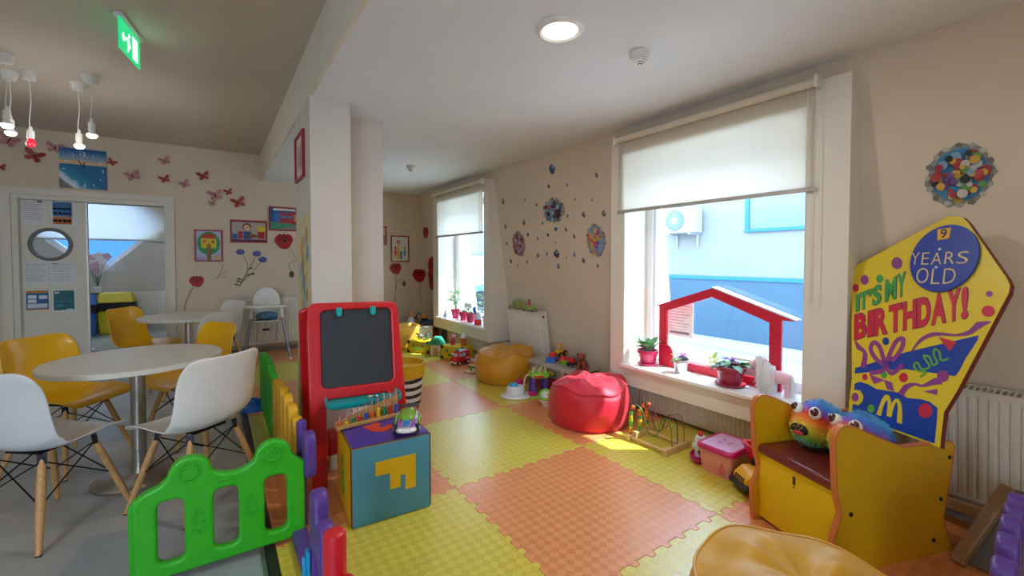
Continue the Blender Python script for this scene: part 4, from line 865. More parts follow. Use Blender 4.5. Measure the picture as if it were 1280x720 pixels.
flat(z6((168, 388), (238, 415), (190, 432)), .0014, key='p', nm='printed_confetti'); flat(z6((235, 412), (270, 425), (280, 465), (248, 455)), .0014, key='p', nm='printed_confetti')
flat(stroke(sm(z6((310, 480), (335, 445), (375, 433), (410, 440), (470, 420), (495, 434))), smw([8, 7, 3, 3, 9, .5])), .0014, key='p', nm='printed_ribbon'); flat(z6((412, 465), (476, 455), (474, 482)), .0014, key='p', nm='printed_confetti')
# golden arch letter
am_ = [(730, 240), (760, 160), (790, 80), (820, 35), (845, 28), (872, 45), (890, 95), (893, 130), (915, 90), (945, 68), (975, 80), (998, 130), (1008, 220), (1007, 343), (950, 325), (955, 250), (962, 160), (950, 108), (935, 120), (910, 190), (890, 272), (840, 255), (850, 170), (852, 100), (840, 88), (820, 120), (795, 190), (782, 258)]
flat([(1010+x/8.533, 490+y/8.533) for x, y in am_], .0016, key='y', nm='arch_emblem')
# lettering
def word(s, p0, p1, p2, key, bold=.03, th=.0016, d=.001, shear=0., nm='printed_word', m_=None, par=None):
    """p0 lower left, p1 lower right, p2 upper left"""
    a, b, c2 = [bp(*onback(*q), d) for q in (p0, p1, p2)]; m = MB(); text(m, s, a, b-a, c2-a, bn*th, bold, shear); return m.build(nm, m_ or pm[key], par or bk_, world=True, smooth=False)
wd = (("I", 0, .13), ("T", .12, .34), ("'", .36, .42), ("S", .44, .60))
def letters(s, p0, p1, h0, h1, key, spread, d):
    """each letter its own piece along a rising baseline"""
    x = 0
    for ch, w_ in zip(s, spread):
        t0, t1 = x, x+w_*.92; x += w_
        if ch == ' ': continue
        l = lambda t_: (p0[0]+(p1[0]-p0[0])*t_, p0[1]+(p1[1]-p0[1])*t_); ht = h0+(h1-h0)*(t0+t1)/2
        a, b = l(t0), l(t1)
        if ch == "'": word(ch, (a[0], a[1]-ht*.58), (b[0], b[1]-ht*.58), (a[0]+.4, a[1]-ht), key, .03, d=d, nm='printed_letter'); continue
        word(ch, a, b, (a[0]+.6, a[1]-(ht if ch != "'" else ht*.45)) if ch != "'" else (a[0], a[1]-ht), key, .045, d=d, nm='printed_letter'); word(ch, (a[0]-.5, a[1]+.6), (b[0]+.6, b[1]+.3), (a[0]+.1, a[1]-ht-.7), 'o', .05, th=.0008, d=d-.0010, nm='letter_outline')
letters("IT'S MY", (1070, 390), (1133, 369), 20, 30, 'g', (.075, .175, .08, .19, .06, .24, .18), .0022)
letters("BIRTHDAY!", (1068, 425), (1211, 398), 31, 40, 'r', (.118, .06, .125, .125, .125, .122, .14, .122, .063), .0022)
# blue disc with the age window
dc2 = bp(*onback(1181, 323.5)); ra = .5*(bp(*onback(1222.5, 318))-bp(*onback(1137.5, 330))).length; rb = .5*(bp(*onback(1184, 281.5))-bp(*onback(1178, 364.5))).length
rr = (ra+rb)/2; ca, cb2 = onback(1180.5, 323.5)
m = MB(); shape(m, [circle(ca, cb2, ra*1.0, 40, rb)], .012, bp(0, 0, .008), bu, btv, bn); dsk = m.build('age_disc', mat('#0C349C', .4, var=.02, name='disc_blue'), bk_, world=True, ang=30)
m = MB(); shape(m, [[onback(*q) for q in ((1174.5, 288), (1191.5, 285.5), (1189, 299), (1174.5, 301.5))]], .002, bp(0, 0, .0145), bu, btv, bn); m.build('age_window', mat('#E0A91A', .45, name='amber_window'), dsk, world=True, smooth=False)
word('9', (1178.5, 299), (1186.5, 297.5), (1178.8, 288.5), 'b', .01, d=.0158, m_=mat('#1A2140', .5, name='dark_figure'), nm='age_numeral', par=dsk)
cr = mat('#D9C48C', .5, name='cream_engraving')
x = 0
for ch, a, b in zip('YEARS', ((1142, 332), (1154, 332), (1166, 332), (1183, 331), (1198, 331)), ((1152, 331.5), (1164, 331.5), (1179, 331.5), (1195, 331), (1213, 330))):
    word(ch, a, b, (a[0]+.8, a[1]-15), 'y', -.012, d=.0145, shear=.08, nm='disc_letter', m_=cr, par=dsk)
for ch, a, b in zip('OLD', ((1148, 355), (1166, 356), (1181, 356)), ((1163, 355), (1177, 356), (1197, 355))):
    word(ch, a, b, (a[0]+.8, a[1]-19), 'y', -.012, d=.0145, shear=.08, nm='disc_letter', m_=cr, par=dsk)
for q in ((1177.5, 312.5), (1173, 335)):
    p = bp(*onback(*q), .014); m = MB(); m.cyl(p, p+bn*.003, .006, n=10); m.build('screw', mat('#C9CCD0', .3, .9, name='steel_screw'), dsk, world=True)
# ------------------------------------------------------------------ rainbow plush toys
fur, n, b, L = newmat('rainbow_fur'); t = n.nodes.new('ShaderNodeTexCoord'); wv = n.nodes.new('ShaderNodeSeparateXYZ'); L(t.outputs['Object'], wv.inputs[0])
no = n.nodes.new('ShaderNodeTexNoise'); no.inputs['Scale'].default_value = 14; L(t.outputs['Object'], no.inputs['Vector'])
ad = n.nodes.new('ShaderNodeMath'); ad.operation = 'MULTIPLY_ADD'; ad.inputs[1].default_value = .22; L(no.outputs['Fac'], ad.inputs[0])
s2 = n.nodes.new('ShaderNodeMath'); s2.operation = 'MULTIPLY_ADD'; s2.inputs[1].default_value = 2.2; s2.inputs[2].default_value = .30; L(wv.outputs['X'], s2.inputs[0]); L(s2.outputs[0], ad.inputs[2])
zz = n.nodes.new('ShaderNodeMath'); zz.operation = 'MULTIPLY_ADD'; zz.inputs[1].default_value = 4.2; L(wv.outputs['Z'], zz.inputs[0]); L(ad.outputs[0], zz.inputs[2])
fr_ = n.nodes.new('ShaderNodeMath'); fr_.operation = 'FRACT'; L(zz.outputs[0], fr_.inputs[0])
r = n.nodes.new('ShaderNodeValToRGB'); cr_ = r.color_ramp
for i, (p_, h_) in enumerate(((0, '#2F7FD8'), (.18, '#35B4E0'), (.34, '#6FBF3A'), (.5, '#E6D43A'), (.64, '#EE8A2A'), (.78, '#D8342A'), (.9, '#7A4FC0'), (1, '#2F7FD8'))):
    e = cr_.elements[i] if i < 2 else cr_.elements.new(p_); e.position = p_; e.color = lin(h_)
L(fr_.outputs[0], r.inputs[0]); L(r.outputs[0], b.inputs['Base Color']); b.inputs['Roughness'].default_value = .9; b.inputs['Sheen Weight'].default_value = .4
def plush(label, loc, head, rz, mouth):
    t = thing('plush_toy', label, 'plush toy', loc, rz, 'rainbow plush toys')
    rnd = random.Random(5+int(mouth))
    def bump_(p): return p+V((1, 1, 1))*(.006*noise.noise(p*40))
    rad = (.155, .092, .088)
    def body(p):
        k = max(0, min(1, (p.x+.155)/.31)); s_ = 1 if k < .45 else 1-.45*(k-.45)/.55
        return V((p.x, p.y*s_, rad[2]+(p.z-rad[2])*s_-.02*(1-s_)))
    m = MB(); m.ell((0, 0, rad[2]), rad, 36, 22, fn=lambda p: body(bump_(p))); bo = m.build('plush_body', fur, t)
    m2 = MB(); nv = len(m.v); base = [V(v) for v in m.v]
    for _ in range(5200):
        v = base[rnd.randrange(nv)]+V((rnd.uniform(-.008, .008), rnd.uniform(-.008, .008), rnd.uniform(-.008, .008)))
        nd = V((v.x/rad[0]**2, v.y/rad[1]**2, (v.z-rad[2])/rad[2]**2)); nd.normalize(); nd = (nd+V((rnd.uniform(-.6, .6), rnd.uniform(-.6, .6), rnd.uniform(-.7, .3)))).normalized()
        sd = nd.orthogonal().normalized()*.0016; tip = v+nd*rnd.uniform(.008, .016); k = len(m2.v)
        m2.v += [tuple(v-sd), tuple(v+sd), tuple(tip)]; m2.f.append((k, k+1, k+2)); m2.m.append(0)
    m2.build('fur', fur, t, kind='stuff', smooth=False)
    for sy in (-1, 1):
        c_ = V((-.105, sy*.042, .150)); m = MB(); m.ell(c_, (.026, .026, .024), 16, 10); ey = m.build('eye', mat('#F1F1EF', .25, name='white_eye'), t)
        d_ = (V((-.75, sy*.35, .45))).normalized(); m = MB(); q = c_+d_*.0155; m.ell(q, (.018, .018, .017), 14, 8); m.build('iris', mat('#4A1F1C', .15, coat=.8, name='dark_brown_iris'), ey)
        m = MB(); q = c_+d_*.030+V((0, .004, .006)); m.ell(q, .0045, 8, 6); m.build('glint_dot', mat('#FFFFFF', .2, name='white_dot'), ey)
    t.scale = (1.08, .98, 1.28)
    if mouth:
        m = MB(); m.ell((-.150, 0, .085), (.012, .045, .022), 16, 8); m.build('mouth', mat('#1A1214', .7, name='black_felt'), t)
        m = MB(); m.ell((-.158, 0, .073), (.010, .026, .010), 12, 6); m.build('tongue', mat('#C2283A', .7, name='red_felt'), t)
    return t
p1 = BA+bu*.115+bv*.30; p2 = BA+bu*.30+bv*.32
plush('rainbow plush creature with open mouth on the far side of the chair seat', (p1.x, p1.y, .40), 0, ba+.12, True)
plush('rainbow plush creature beside the near armrest of the chair', (p2.x, p2.y, .40), 0, ba+.05, False)
# ------------------------------------------------------------------ bean bags
def beanbag(label, x, y, R_, H_, col, seed, z=MZ, squash=.35, edge=.04):
    fm_ = mat(col, .5, var=.05, scale=5, bump=.12, bscale=9, sheen=.15, name='vinyl_'+col[1:]); t = thing('bean_bag', label, 'bean bag', (x, y, z), 0, 'bean bags')
    def wr(a, s_): return noise.noise(V((cos(a)*2.2+seed, sin(a)*2.2, s_*3)))*.5+noise.noise(V((cos(a)*5+seed, sin(a)*5, s_*7)))*.3
    def prof(s_): return R_*(.90+.10*sin(min(1, s_*1.25)*pi*.62)) if s_ < 1 else R_*.95
    def side(u, v):
        a = 2*pi*u; s_ = v; r = (R_*.88+R_*.12*sin(pi*min(1, .12+s_*.8)))*(1+.03*wr(a, s_)); zt = H_*(.84+.10*noise.noise(V((cos(a)*1.3+seed*2, sin(a)*1.3, 0)))*2*edge/.04)
        rr_ = r-(.025*R_ if v > .92 else 0)-(.05*R_ if v < .05 else 0)
        return (rr_*cos(a), rr_*sin(a), zt*s_)
    m = MB(); m.grid(side, 64, 18, wrap=True); m.build('side_panel', fm_, t, ang=75, subsurf=1)
    def topf(u, v):
        a = 2*pi*u; x0, y0, z0 = side(u, 1.0); k = v
        dome = H_*.16*(1-(1-k)**2)*(1-squash*k*k); w2 = .05*R_*noise.noise(V((x0*(1-k)*9+seed, y0*(1-k)*9, 2)))*min(1, k*5)*1.6
        fold = .035*R_*sin(a*7+seed+3*noise.noise(V((cos(a), sin(a), seed))))*sin(pi*min(1, k*1.1))*.8
        return (x0*(1-k), y0*(1-k), z0*(1-k)+H_*.86*k+dome+w2+fold)
    m = MB(); m.grid(topf, 64, 16, wrap=True); m.build('top_panel', fm_, t, ang=75, subsurf=1)
    m = MB(); m.tube([V(side(i/64, 1.0))+V((cos(2*pi*i/64)*.004, sin(2*pi*i/64)*.004, .0)) for i in range(64)], .0055, 6, closed=True); m.build('piping', fm_, t)
    m = MB(); m.lathe([(0, 0), (R_*.83, 0), (R_*.86, .01), (R_*.8, .02), (0, .02)], 40); m.build('base_panel', fm_, t)
    return t
beanbag('red bean bag on the mat under the near window', 2.53, 2.55, .335, .36, '#C8102C', 1.0)
beanbag('yellow bean bag under the far window beside the tall radiator', 2.64, 3.97, .335, .36, '#C98A0A', 4.3)
beanbag('mustard yellow bean bag in front of the birthday chair', 1.41, .52, .345, .41, '#C9930F', 9.1, squash=.85, edge=.015)
# ------------------------------------------------------------------ window sill plants
SZ = .459
soil = mat('#4A3A2E', .95, var=.3, scale=80, name='soil')
def leaf_mesh(l_, w_, curl=.25, n=5):
    m = MB(); m.grid(lambda u, v: ((u*2-1)*w_*(sin(pi*(.12+.88*v)**.8)**.8 if v < .999 else .02), v*l_, curl*l_*(-(v**2))+abs(u*2-1)*w_*.35*(1-v*.5)), 5, n+1); return m
LEAFM = {}
def leaves(t, n_, r0, z0, l_, w_, cols, spread, rnd, stems=0., up=.6):
    for i in range(n_):
        k = (round(l_, 3), round(w_, 3))
        if k not in LEAFM: LEAFM[k] = {}
        cm = cols[i % len(cols)]
        if cm not in LEAFM[k]:
            me = leaf_mesh(l_, w_).mesh('leaf'); me.materials.append(mat(cm, .45, var=.15, scale=40, name='leaf_'+cm[1:])); me.polygons.foreach_set('use_smooth', [True]*len(me.polygons)); LEAFM[k][cm] = me
        o = bpy.data.objects.new('leaf', LEAFM[k][cm]); COL.objects.link(o); o.parent = t
        a = 2*pi*i/n_*1.0+i*2.4+rnd.uniform(-.3, .3); rr_ = r0*rnd.uniform(.2, 1); o.location = (rr_*cos(a), rr_*sin(a), z0+rnd.uniform(0, spread))
        o.rotation_euler = (rnd.uniform(up-.35, up+.4), 0, a-pi/2); s_ = rnd.uniform(.75, 1.15); o.scale = (s_, s_, s_)
def potted(label, x, y, z, r, h_, pot, saucer=True, group='potted plants on the window sills', ribbed=True):
    t = thing('potted_plant', label, 'potted plant', (x, y, z), 0, group); z0 = .012 if saucer else 0
    def fn(p, a, j): return p if not ribbed or j not in (1, 2, 3) else V((p.x*(1+.02*(1 if int(a*18/pi) % 2 else -1)), p.y*(1+.02*(1 if int(a*18/pi) % 2 else -1)), p.z))
    m = MB(); m.lathe([(0, z0), (r*.66, z0), (r*.70, z0+.01), (r*.86, h_*.72), (r*.90, h_*.78), (r, h_*.80), (r*1.02, h_), (r*.93, h_), (r*.88, h_*.86), (0, h_*.86)], 36, fn=fn); m.build('pot', pot, t, ang=50)
    if saucer: m = MB(); m.lathe([(0, 0), (r*.80, 0), (r*.98, .010), (r*1.0, .018), (r*.93, .018), (r*.74, .008), (0, .008)], 32); m.build('saucer', pot, t)
    m = MB(); m.lathe([(0, h_*.865), (r*.88, h_*.865), (r*.88, h_*.87), (0, h_*.88)], 20); m.build('soil', soil, t)
    return t
pinkp = mat('#C22A5E', .35, coat=.2, var=.03, name='pink_pot_plastic'); redp = mat('#A52A48', .38, coat=.15, var=.03, name='dark_pink_pot_plastic'); foil = mat('#C9CCD2', .25, .6, var=.2, scale=25, bump=.4, bscale=30, name='silver_foil'); whp = mat('#E6E6E4', .4, name='white_pot')
rnd = random.Random(11)
p = potted('pink ribbed pot with round pale leaves on the near sill by the window edge', 2.955, 2.30, SZ, .085, .125, pinkp)
leaves(p, 22, .06, .12, .075, .032, ['#5E9A5A', '#7FB27A', '#8DBB8E', '#4F8A4E'], .05, rnd, up=.75)
def petals(t, n_, z0, spread, col, rnd, r0=.035, sz=.014):
    for i in range(n_):
        a = rnd.uniform(0, 2*pi); r_ = r0*sqrt(rnd.random()); m = MB(); c_ = V((r_*cos(a), r_*sin(a), z0+rnd.uniform(0, spread)))
        for k in range(5): b_ = 2*pi*k/5+i; m.ell(c_+V((cos(b_)*sz*.6, sin(b_)*sz*.6, 0)), (sz*.55, sz*.55, sz*.25), 7, 4)
        m.build('bloom', mat(col, .6, var=.15, name='petal_'+col[1:]), t)
p = potted('silver foil wrapped pot with purple flowers on the near sill', 2.955, 1.99, SZ, .062, .105, foil, saucer=False, ribbed=False)
leaves(p, 9, .04, .105, .07, .022, ['#8FB08A', '#7A9A6A'], .015, rnd, up=.2); petals(p, 11, .125, .025, '#9A4FB8', rnd)
p = potted('large dark pink ribbed pot with African violet on the near sill', 2.945, 1.595, SZ, .10, .135, redp)
leaves(p, 14, .07, .14, .10, .030, ['#3F6A3A', '#4E7A44', '#5C8A4E'], .02, rnd, up=.15); petals(p, 10, .165, .03, '#7C3FA8', rnd, .045)
p = potted('white trough with yellow green leaves behind the red house frame', 3.105, 1.82, SZ, .032, .07, whp, saucer=False, ribbed=False)
leaves(p, 16, .03, .07, .055, .016, ['#B9C46A', '#D8D89A', '#9ABF6A'], .06, rnd, up=.9)
# red house frame
hf = thing('house_frame', 'red wooden toy house frame with gable on the near sill', 'toy house', (3.06, 1.8, SZ))
hred = mat('#C81E38', .45, var=.03, name='red_painted_wood')
def H(y, z): return (-(y-1.8), z)
m = MB(); yl_, yr_, ze, za = 2.262, 1.318, .945, 1.108; wp_ = .075
o1 = [H(yl_, SZ), H(yl_, ze), H(yl_+.04, ze), H(1.80, za+.012), H(yr_-.075, ze-.01), H(yr_-.0, ze-.012), H(yr_, SZ)]
i1 = [H(yl_-wp_, SZ+.06), H(yl_-wp_, ze-.03), H(1.80, za-.055), H(yr_+wp_, ze-.035), H(yr_+wp_, SZ+.06)]
shape(m, [o1, i1[::-1]], .02, (3.06, 1.8, 0), (0, -1, 0), (0, 0, 1), (-1, 0, 0)); m.build('frame', hred, hf, world=True, smooth=False)
for y_, s_ in ((yl_-.02, -1), (yr_+.02, 1)):
    m = MB(); lp = [H(y_, SZ), H(y_, SZ+.17)] + [H(y_+s_*(.05+.07*sin(a_)), SZ+.12+.06*cos(a_)) for a_ in [pi*k/8/2*2 for k in range(0, 5)]] + [H(y_+s_*.14, SZ)]
    shape(m, [lp], .016, (3.040, 1.8, 0), (0, -1, 0), (0, 0, 1), (-1, 0, 0)); m.build('scalloped_panel', hred, hf, world=True, smooth=False)
m = MB(); MB().add([(3.05, 1.80, za+.013), (3.05, yr_-.085, ze-.008), (3.13, yr_-.085, ze-.008), (3.13, 1.80, za+.013), (3.05, 1.80, za+.022), (3.05, yr_-.085, ze+.001), (3.13, yr_-.085, ze+.001), (3.13, 1.80, za+.022)], [(0,3,2,1),(4,5,6,7),(0,1,5,4),(1,2,6,5),(2,3,7,6),(3,0,4,7)]).build('roof_board', mat('#E9E9EC', .4, name='white_board'), hf, world=True, smooth=False)
# notice on the glass
nt_ = thing('paper_notice', 'white printed sheet stuck to the near window pane', 'notice', (3.165, 2.1, .72))
a, b2 = onx(835, 377, 3.165), onx(866, 423, 3.165)
MB().box(3.164, b2.y, b2.z, 3.166, a.y, a.z).build('sheet', mat('#F2F4F6', .7, name='white_paper'), nt_, world=True, smooth=False)
for k in range(9):
    z = a.z-.03-k*(a.z-b2.z-.06)/9; MB().box(3.1632, b2.y+.03+.02*(k % 3), z, 3.164, a.y-.02, z+.007).build('text_line', mat('#B9C2CC', .7, name='faint_print'), nt_, world=True, smooth=False)
MB().box(3.1632, b2.y+.03, b2.z+.02, 3.164, a.y-.02, b2.z+.04).build('text_line', mat('#7F8893', .7, name='grey_print'), nt_, world=True, smooth=False)
bd = thing('propped_card', 'white card propped behind the dark pink pot', 'card', (3.13, 1.52, SZ))
MB().box(3.125, 1.40, SZ, 3.135, 1.69, SZ+.16).build('card', mat('#D8DCE4', .6, name='grey_white_card'), bd, world=True, smooth=False)
MB().box(3.1245, 1.42, SZ+.13, 3.1255, 1.67, SZ+.14).build('card_line', mat('#A9B4C4', .6, name='card_print'), bd, world=True, smooth=False)
# pony with white mane
py = thing('toy_pony', 'pale pink toy pony with long white mane on the sill end', 'toy pony', (2.985, 1.31, SZ), radians(100))
pk = mat('#E8B9C4', .5, name='pale_pink_plastic')
m = MB(); m.tube(catmull([(-.075, 0, .10), (-.03, 0, .115), (.03, 0, .11), (.06, 0, .13), (.09, 0, .18)], 4), [.03]+[.042]*7+[.04]*5+[.028]*4, 14); m.build('body', pk, py)
m = MB(); m.tube(catmull([(.075, 0, .19), (.10, 0, .20), (.135, 0, .175), (.155, 0, .16)], 3), [.03, .032, .033, .032, .03, .026, .023, .021, .02, .018], 12); m.build('head', pk, py)
for x in (-.06, .05):
    for y in (-.025, .025): m = MB(); m.tube([(x, y, .11), (x*1.05, y, .05), (x*1.05, y, .0)], [.02, .013, .016], 10); m.build('leg', pk, py)
mane = mat('#EFEFF2', .6, name='white_mane_fibre')
def strands(root0, root1, n_, ln, rnd, nm, side):
    m = MB()
    for i in range(n_):
        s_ = rnd.random(); p = V(root0).lerp(V(root1), s_)+V((rnd.uniform(-.01, .01), rnd.uniform(-.01, .01), 0)); sd = side*rnd.uniform(.2, 1) if rnd.random() < .7 else -side*rnd.uniform(.2, 1)
        pts = [p, p+V((rnd.uniform(-.01, .02), sd*.03, .012)), p+V((rnd.uniform(-.02, .02), sd*.05, -ln*.4)), p+V((rnd.uniform(-.03, .03), sd*.055, -ln*rnd.uniform(.75, 1.05)))]
        m.tube(pts, [.003, .003, .0025, .001], 4)
    m.build(nm, mane, py, kind='stuff')
strands((.02, 0, .15), (.10, 0, .225), 330, .19, rnd, 'mane', 1); strands((-.08, 0, .12), (-.075, 0, .11), 70, .12, rnd, 'tail', .5)
# far window plants and bits
p = potted('pink pot with a tall slender plant at the far window', 2.97, 5.80, SZ, .075, .13, pinkp, saucer=False)
for a_ in (0, 2, 4): m = MB(); m.tube([(0, 0, .11), (.02*cos(a_), .02*sin(a_), .25), (.06*cos(a_), .06*sin(a_), .38)], .004, 6); m.build('stem', mat('#5A8A4A', .6, name='green_stem'), p)
leaves(p, 26, .09, .2, .11, .03, ['#4E9A4A', '#6FB25E', '#3F8A3E'], .22, rnd, up=.25)
for k, (y_, nm) in enumerate(((5.50, 'pink pot with small white flowers in the middle of the far sill'), (5.30, 'pink pot with low green leaves at the far sill, next to the white flowers'))):
    p = potted(nm, 2.95, y_, SZ, .078, .125, pinkp, saucer=False); leaves(p, 12, .06, .12, .06, .02, ['#6FA86A', '#8FC08A'], .03, rnd, up=.6)
    if not k: petals(p, 6, .15, .03, '#EDEDF2', rnd, .05)
p = potted('bushy green plant in a white pot at the near end of the far sill', 3.04, 5.02, SZ, .07, .11, whp, saucer=False, ribbed=False); leaves(p, 34, .08, .12, .11, .035, ['#2F8A3A', '#4FA84A', '#66B85A'], .26, rnd, up=.3)
wp2 = thing('watering_can', 'blue and white toy watering can with red base on the far sill', 'toy', (2.90, 5.02, SZ))
m = MB(); m.lathe([(0, 0), (.045, 0), (.05, .05), (.04, .075), (0, .075)], 20); m.build('can_base', fred, wp2); m = MB(); m.lathe([(0, .075), (.04, .075), (.042, .14), (.02, .17), (0, .17)], 20); m.build('can_body', wpl, wp2)
m = MB(); m.tube(catmull([(0, .03, .12), (0, .07, .16), (0, .10, .20), (0, .08, .22)], 3), [.018]*4+[.022]*6, 10); m.build('spout', fblue, wp2)
st2 = thing('small_sign', 'pale card standing behind the far window pots', 'card', (3.06, 5.58, SZ)); MB().box(3.05, 5.46, SZ, 3.06, 5.68, SZ+.24).build('card', mat('#DDE4EA', .6, name='pale_card'), st2, world=True, smooth=False); MB().box(3.06, 5.55, SZ, 3.10, 5.57, SZ+.15).build('card_stand', whp, st2, world=True, smooth=False)
fg_ = thing('figurine', 'small pale figurine at the end of the far sill', 'figurine', (2.93, 6.04, SZ))
m = MB(); m.lathe([(0, 0), (.05, 0), (.045, .03), (.02, .09), (.015, .12), (0, .125)], 16); m.build('skirt', mat('#C9D2E2', .5, name='pale_blue_ceramic'), fg_); m = MB(); m.ell((0, 0, .145), .024, 12, 8); m.build('head', mat('#E8D8CC', .5, name='pale_skin_ceramic'), fg_); m = MB(); m.tube([(-.05, 0, .08), (0, 0, .11), (.05, 0, .08)], .009, 8); m.build('arms', mat('#E8D8CC', .5, name='pale_skin_ceramic'), fg_)
# ------------------------------------------------------------------ toys along the window wall
bw = wood('#C9A06A', '#DDB982', .45)
bm = thing('bead_maze', 'wooden bead maze with coloured wire loops beside the red bean bag', 'toy', (2.62, 1.94, MZ))
m = MB(); m.box(2.46, 1.760, MZ, 2.74, 1.795, MZ+.045); m.build('end_bar', bw, bm, world=True, bevel=.004); m = MB(); m.box(2.46, 2.07, MZ, 2.74, 2.105, MZ+.045); m.build('end_bar', bw, bm, world=True, bevel=.004)
for x in (2.49, 2.69): m = MB(); m.cyl((x, 1.79, MZ+.022), (x, 2.075, MZ+.022), .011, n=12); m.build('side_rod', bw, bm, world=True)
def wire(pts, col): m = MB(); m.tube(catmull(pts, 6), .0032, 6); m.build('wire', mat(col, .4, .2, name='wire_'+col[1:]), bm, world=True)
wire([(2.50, 2.09, .05), (2.50, 2.09, .22), (2.51, 2.06, .27), (2.52, 2.0, .24), (2.53, 1.96, .10), (2.54, 1.90, .09), (2.55, 1.86, .20), (2.55, 1.82, .23), (2.55, 1.785, .17), (2.55, 1.778, .05)], '#3E8A4A')
wire([(2.60, 2.09, .05), (2.60, 2.09, .20), (2.60, 2.05, .26), (2.60, 1.99, .20), (2.60, 1.95, .11), (2.60, 1.90, .12), (2.60, 1.86, .22), (2.60, 1.82, .25), (2.61, 1.785, .2), (2.61, 1.778, .05)], '#2A2622')
wire([(2.68, 2.09, .05), (2.68, 2.09, .2), (2.68, 2.06, .25), (2.67, 1.98, .16), (2.67, 1.92, .11), (2.67, 1.87, .21), (2.68, 1.81, .24), (2.69, 1.785, .18), (2.69, 1.778, .05)], '#B5524A')
bcol = ['#D9762A', '#E0C21E', '#4FA83A', '#8FBF2A', '#E0C21E', '#3F9A4A', '#D9762A', '#E59A2A', '#E0702A']
for k, (x, y) in enumerate(((2.50, 2.09), (2.60, 2.09), (2.68, 2.09))):
    for i in range(6):
        z = MZ+.050+i*.026; m = MB(); r_ = .0135 if (i+k) % 3 else .016; m.lathe([(.004, z), (r_*.9, z+.002), (r_, z+.012), (r_*.9, z+.022), (.004, z+.024)], 12, c=(x, y, 0)); m.build('bead', mat(bcol[(i+k*2) % 9], .35, name='bead_'+bcol[(i+k*2) % 9][1:]), bm, world=True)
for (x, y, z) in ((2.505, 2.075, .252), (2.60, 2.06, .248), (2.68, 2.07, .24)): m = MB(); m.ell((x, y, z), .017, 12, 8); m.build('bead', mat('#E0602A', .35, name='bead_orange'), bm, world=True)
# robot in a magenta boat
rb_ = thing('toy_boat', 'magenta toy boat base carrying a small white robot', 'toy', (2.62, 1.615, MZ), radians(20))
m = MB(); m.lathe([(0, 0), (.07, 0), (.085, .02), (.088, .035), (.078, .035), (.07, .018), (0, .016)], 28, sx=1.15, sy=.7); m.build('boat_base', mat('#B3145A', .35, coat=.2, name='magenta_plastic'), rb_)
rw = thing('toy_robot', 'small white toy robot with a red top standing in the magenta boat', 'toy', (2.625, 1.615, MZ+.02), radians(-50))
m = MB(); m.box(-.035, -.03, .0, .035, .03, .115); m.build('robot_body', wpl, rw, bevel=.006)
m = MB(); m.box(-.028, -.024, .115, .028, .024, .135); m.build('robot_neck', wpl, rw, bevel=.005); m = MB(); m.ell((0, 0, .15), (.014, .014, .022), 12, 8); m.build('robot_beacon', mat('#C8263E', .3, name='red_lamp'), rw)
for y in (-.031, .031): m = MB(); m.cyl((0, y, .04), (0, y*1.15, .04), .02, n=16); m.build('robot_dial', mat('#4A4D55', .4, name='grey_dial'), rw)
for x in (-.04, .04): MB().box(x-.008, -.012, .06, x+.008, .012, .085).build('robot_arm', wpl, rw, bevel=.003)
# pink storage tub
pt = thing('storage_tub', 'translucent pink storage tub with a magenta rimmed lid', 'storage box', (2.62, 1.44, MZ), radians(0))
tubm = mat('#DE8F86', .3, var=.12, scale=9, coat=.2, name='pale_pink_plastic_tub'); mag = mat('#C21468', .32, coat=.2, name='magenta_lid_plastic')
m = MB(); loft(m, [(0, 0)] and [(0, rrect(-.125, -.09, .125, .09, .02))]); m = MB()
def tubsec(u, v):
    lp = rrect(-.5, -.5, .5, .5, .09, 4); k = int(round(u*len(lp))) % len(lp); x, y = lp[k]; s_ = .86+.14*v; return (x*.27*s_, y*.22*s_, .15*v)
m.grid(tubsec, 20, 5, wrap=True); m.f.append(tuple(range(19, -1, -1))); m.m.append(0); m.build('tub_body', tubm, pt)
m = MB()
def lidsec(u, v):
    lp = rrect(-.5, -.5, .5, .5, .13, 4); k = int(round(u*len(lp))) % len(lp); x, y = lp[k]; s_, z = [(1.03, .142), (1.08, .148), (1.09, .165), (1.03, .176), (.93, .176), (.92, .170)][int(round(v*5))]; return (x*.27*s_, y*.22*s_, z)
m.grid(lidsec, 20, 6, wrap=True); ld = m.build('lid_rim', mag, pt)
m = MB(); m.prism([(x*.27*.93, y*.22*.93) for x, y in rrect(-.5, -.5, .5, .5, .13, 4)], (0, 0, .165), (1, 0, 0), (0, 1, 0), .008); m.build('lid_panel', mat('#D9A6CF', .3, var=.1, scale=8, name='pale_violet_plastic'), pt, smooth=False)
for k, (x, y, l_) in enumerate(((-.03, .02, .04), (.03, .02, .03), (0, -.03, .05))): m = MB(); m.tube([(x-l_/2, y, .175), (x, y+.012, .175), (x+l_/2, y, .175)], .0018, 5); m.build('lid_mark', mat('#8A5A9A', .4, name='violet_mark'), ld)
m = MB(); shape(m, [[(-.07, .03), (-.02, .03), (-.035, .08), (-.045, .10), (-.055, .08)]], .001, (-.128, .0, 0), (0, 1, 0), (0, 0, 1)); m.build('side_motif', mat('#C85A6A', .4, name='pink_print'), pt, smooth=False)
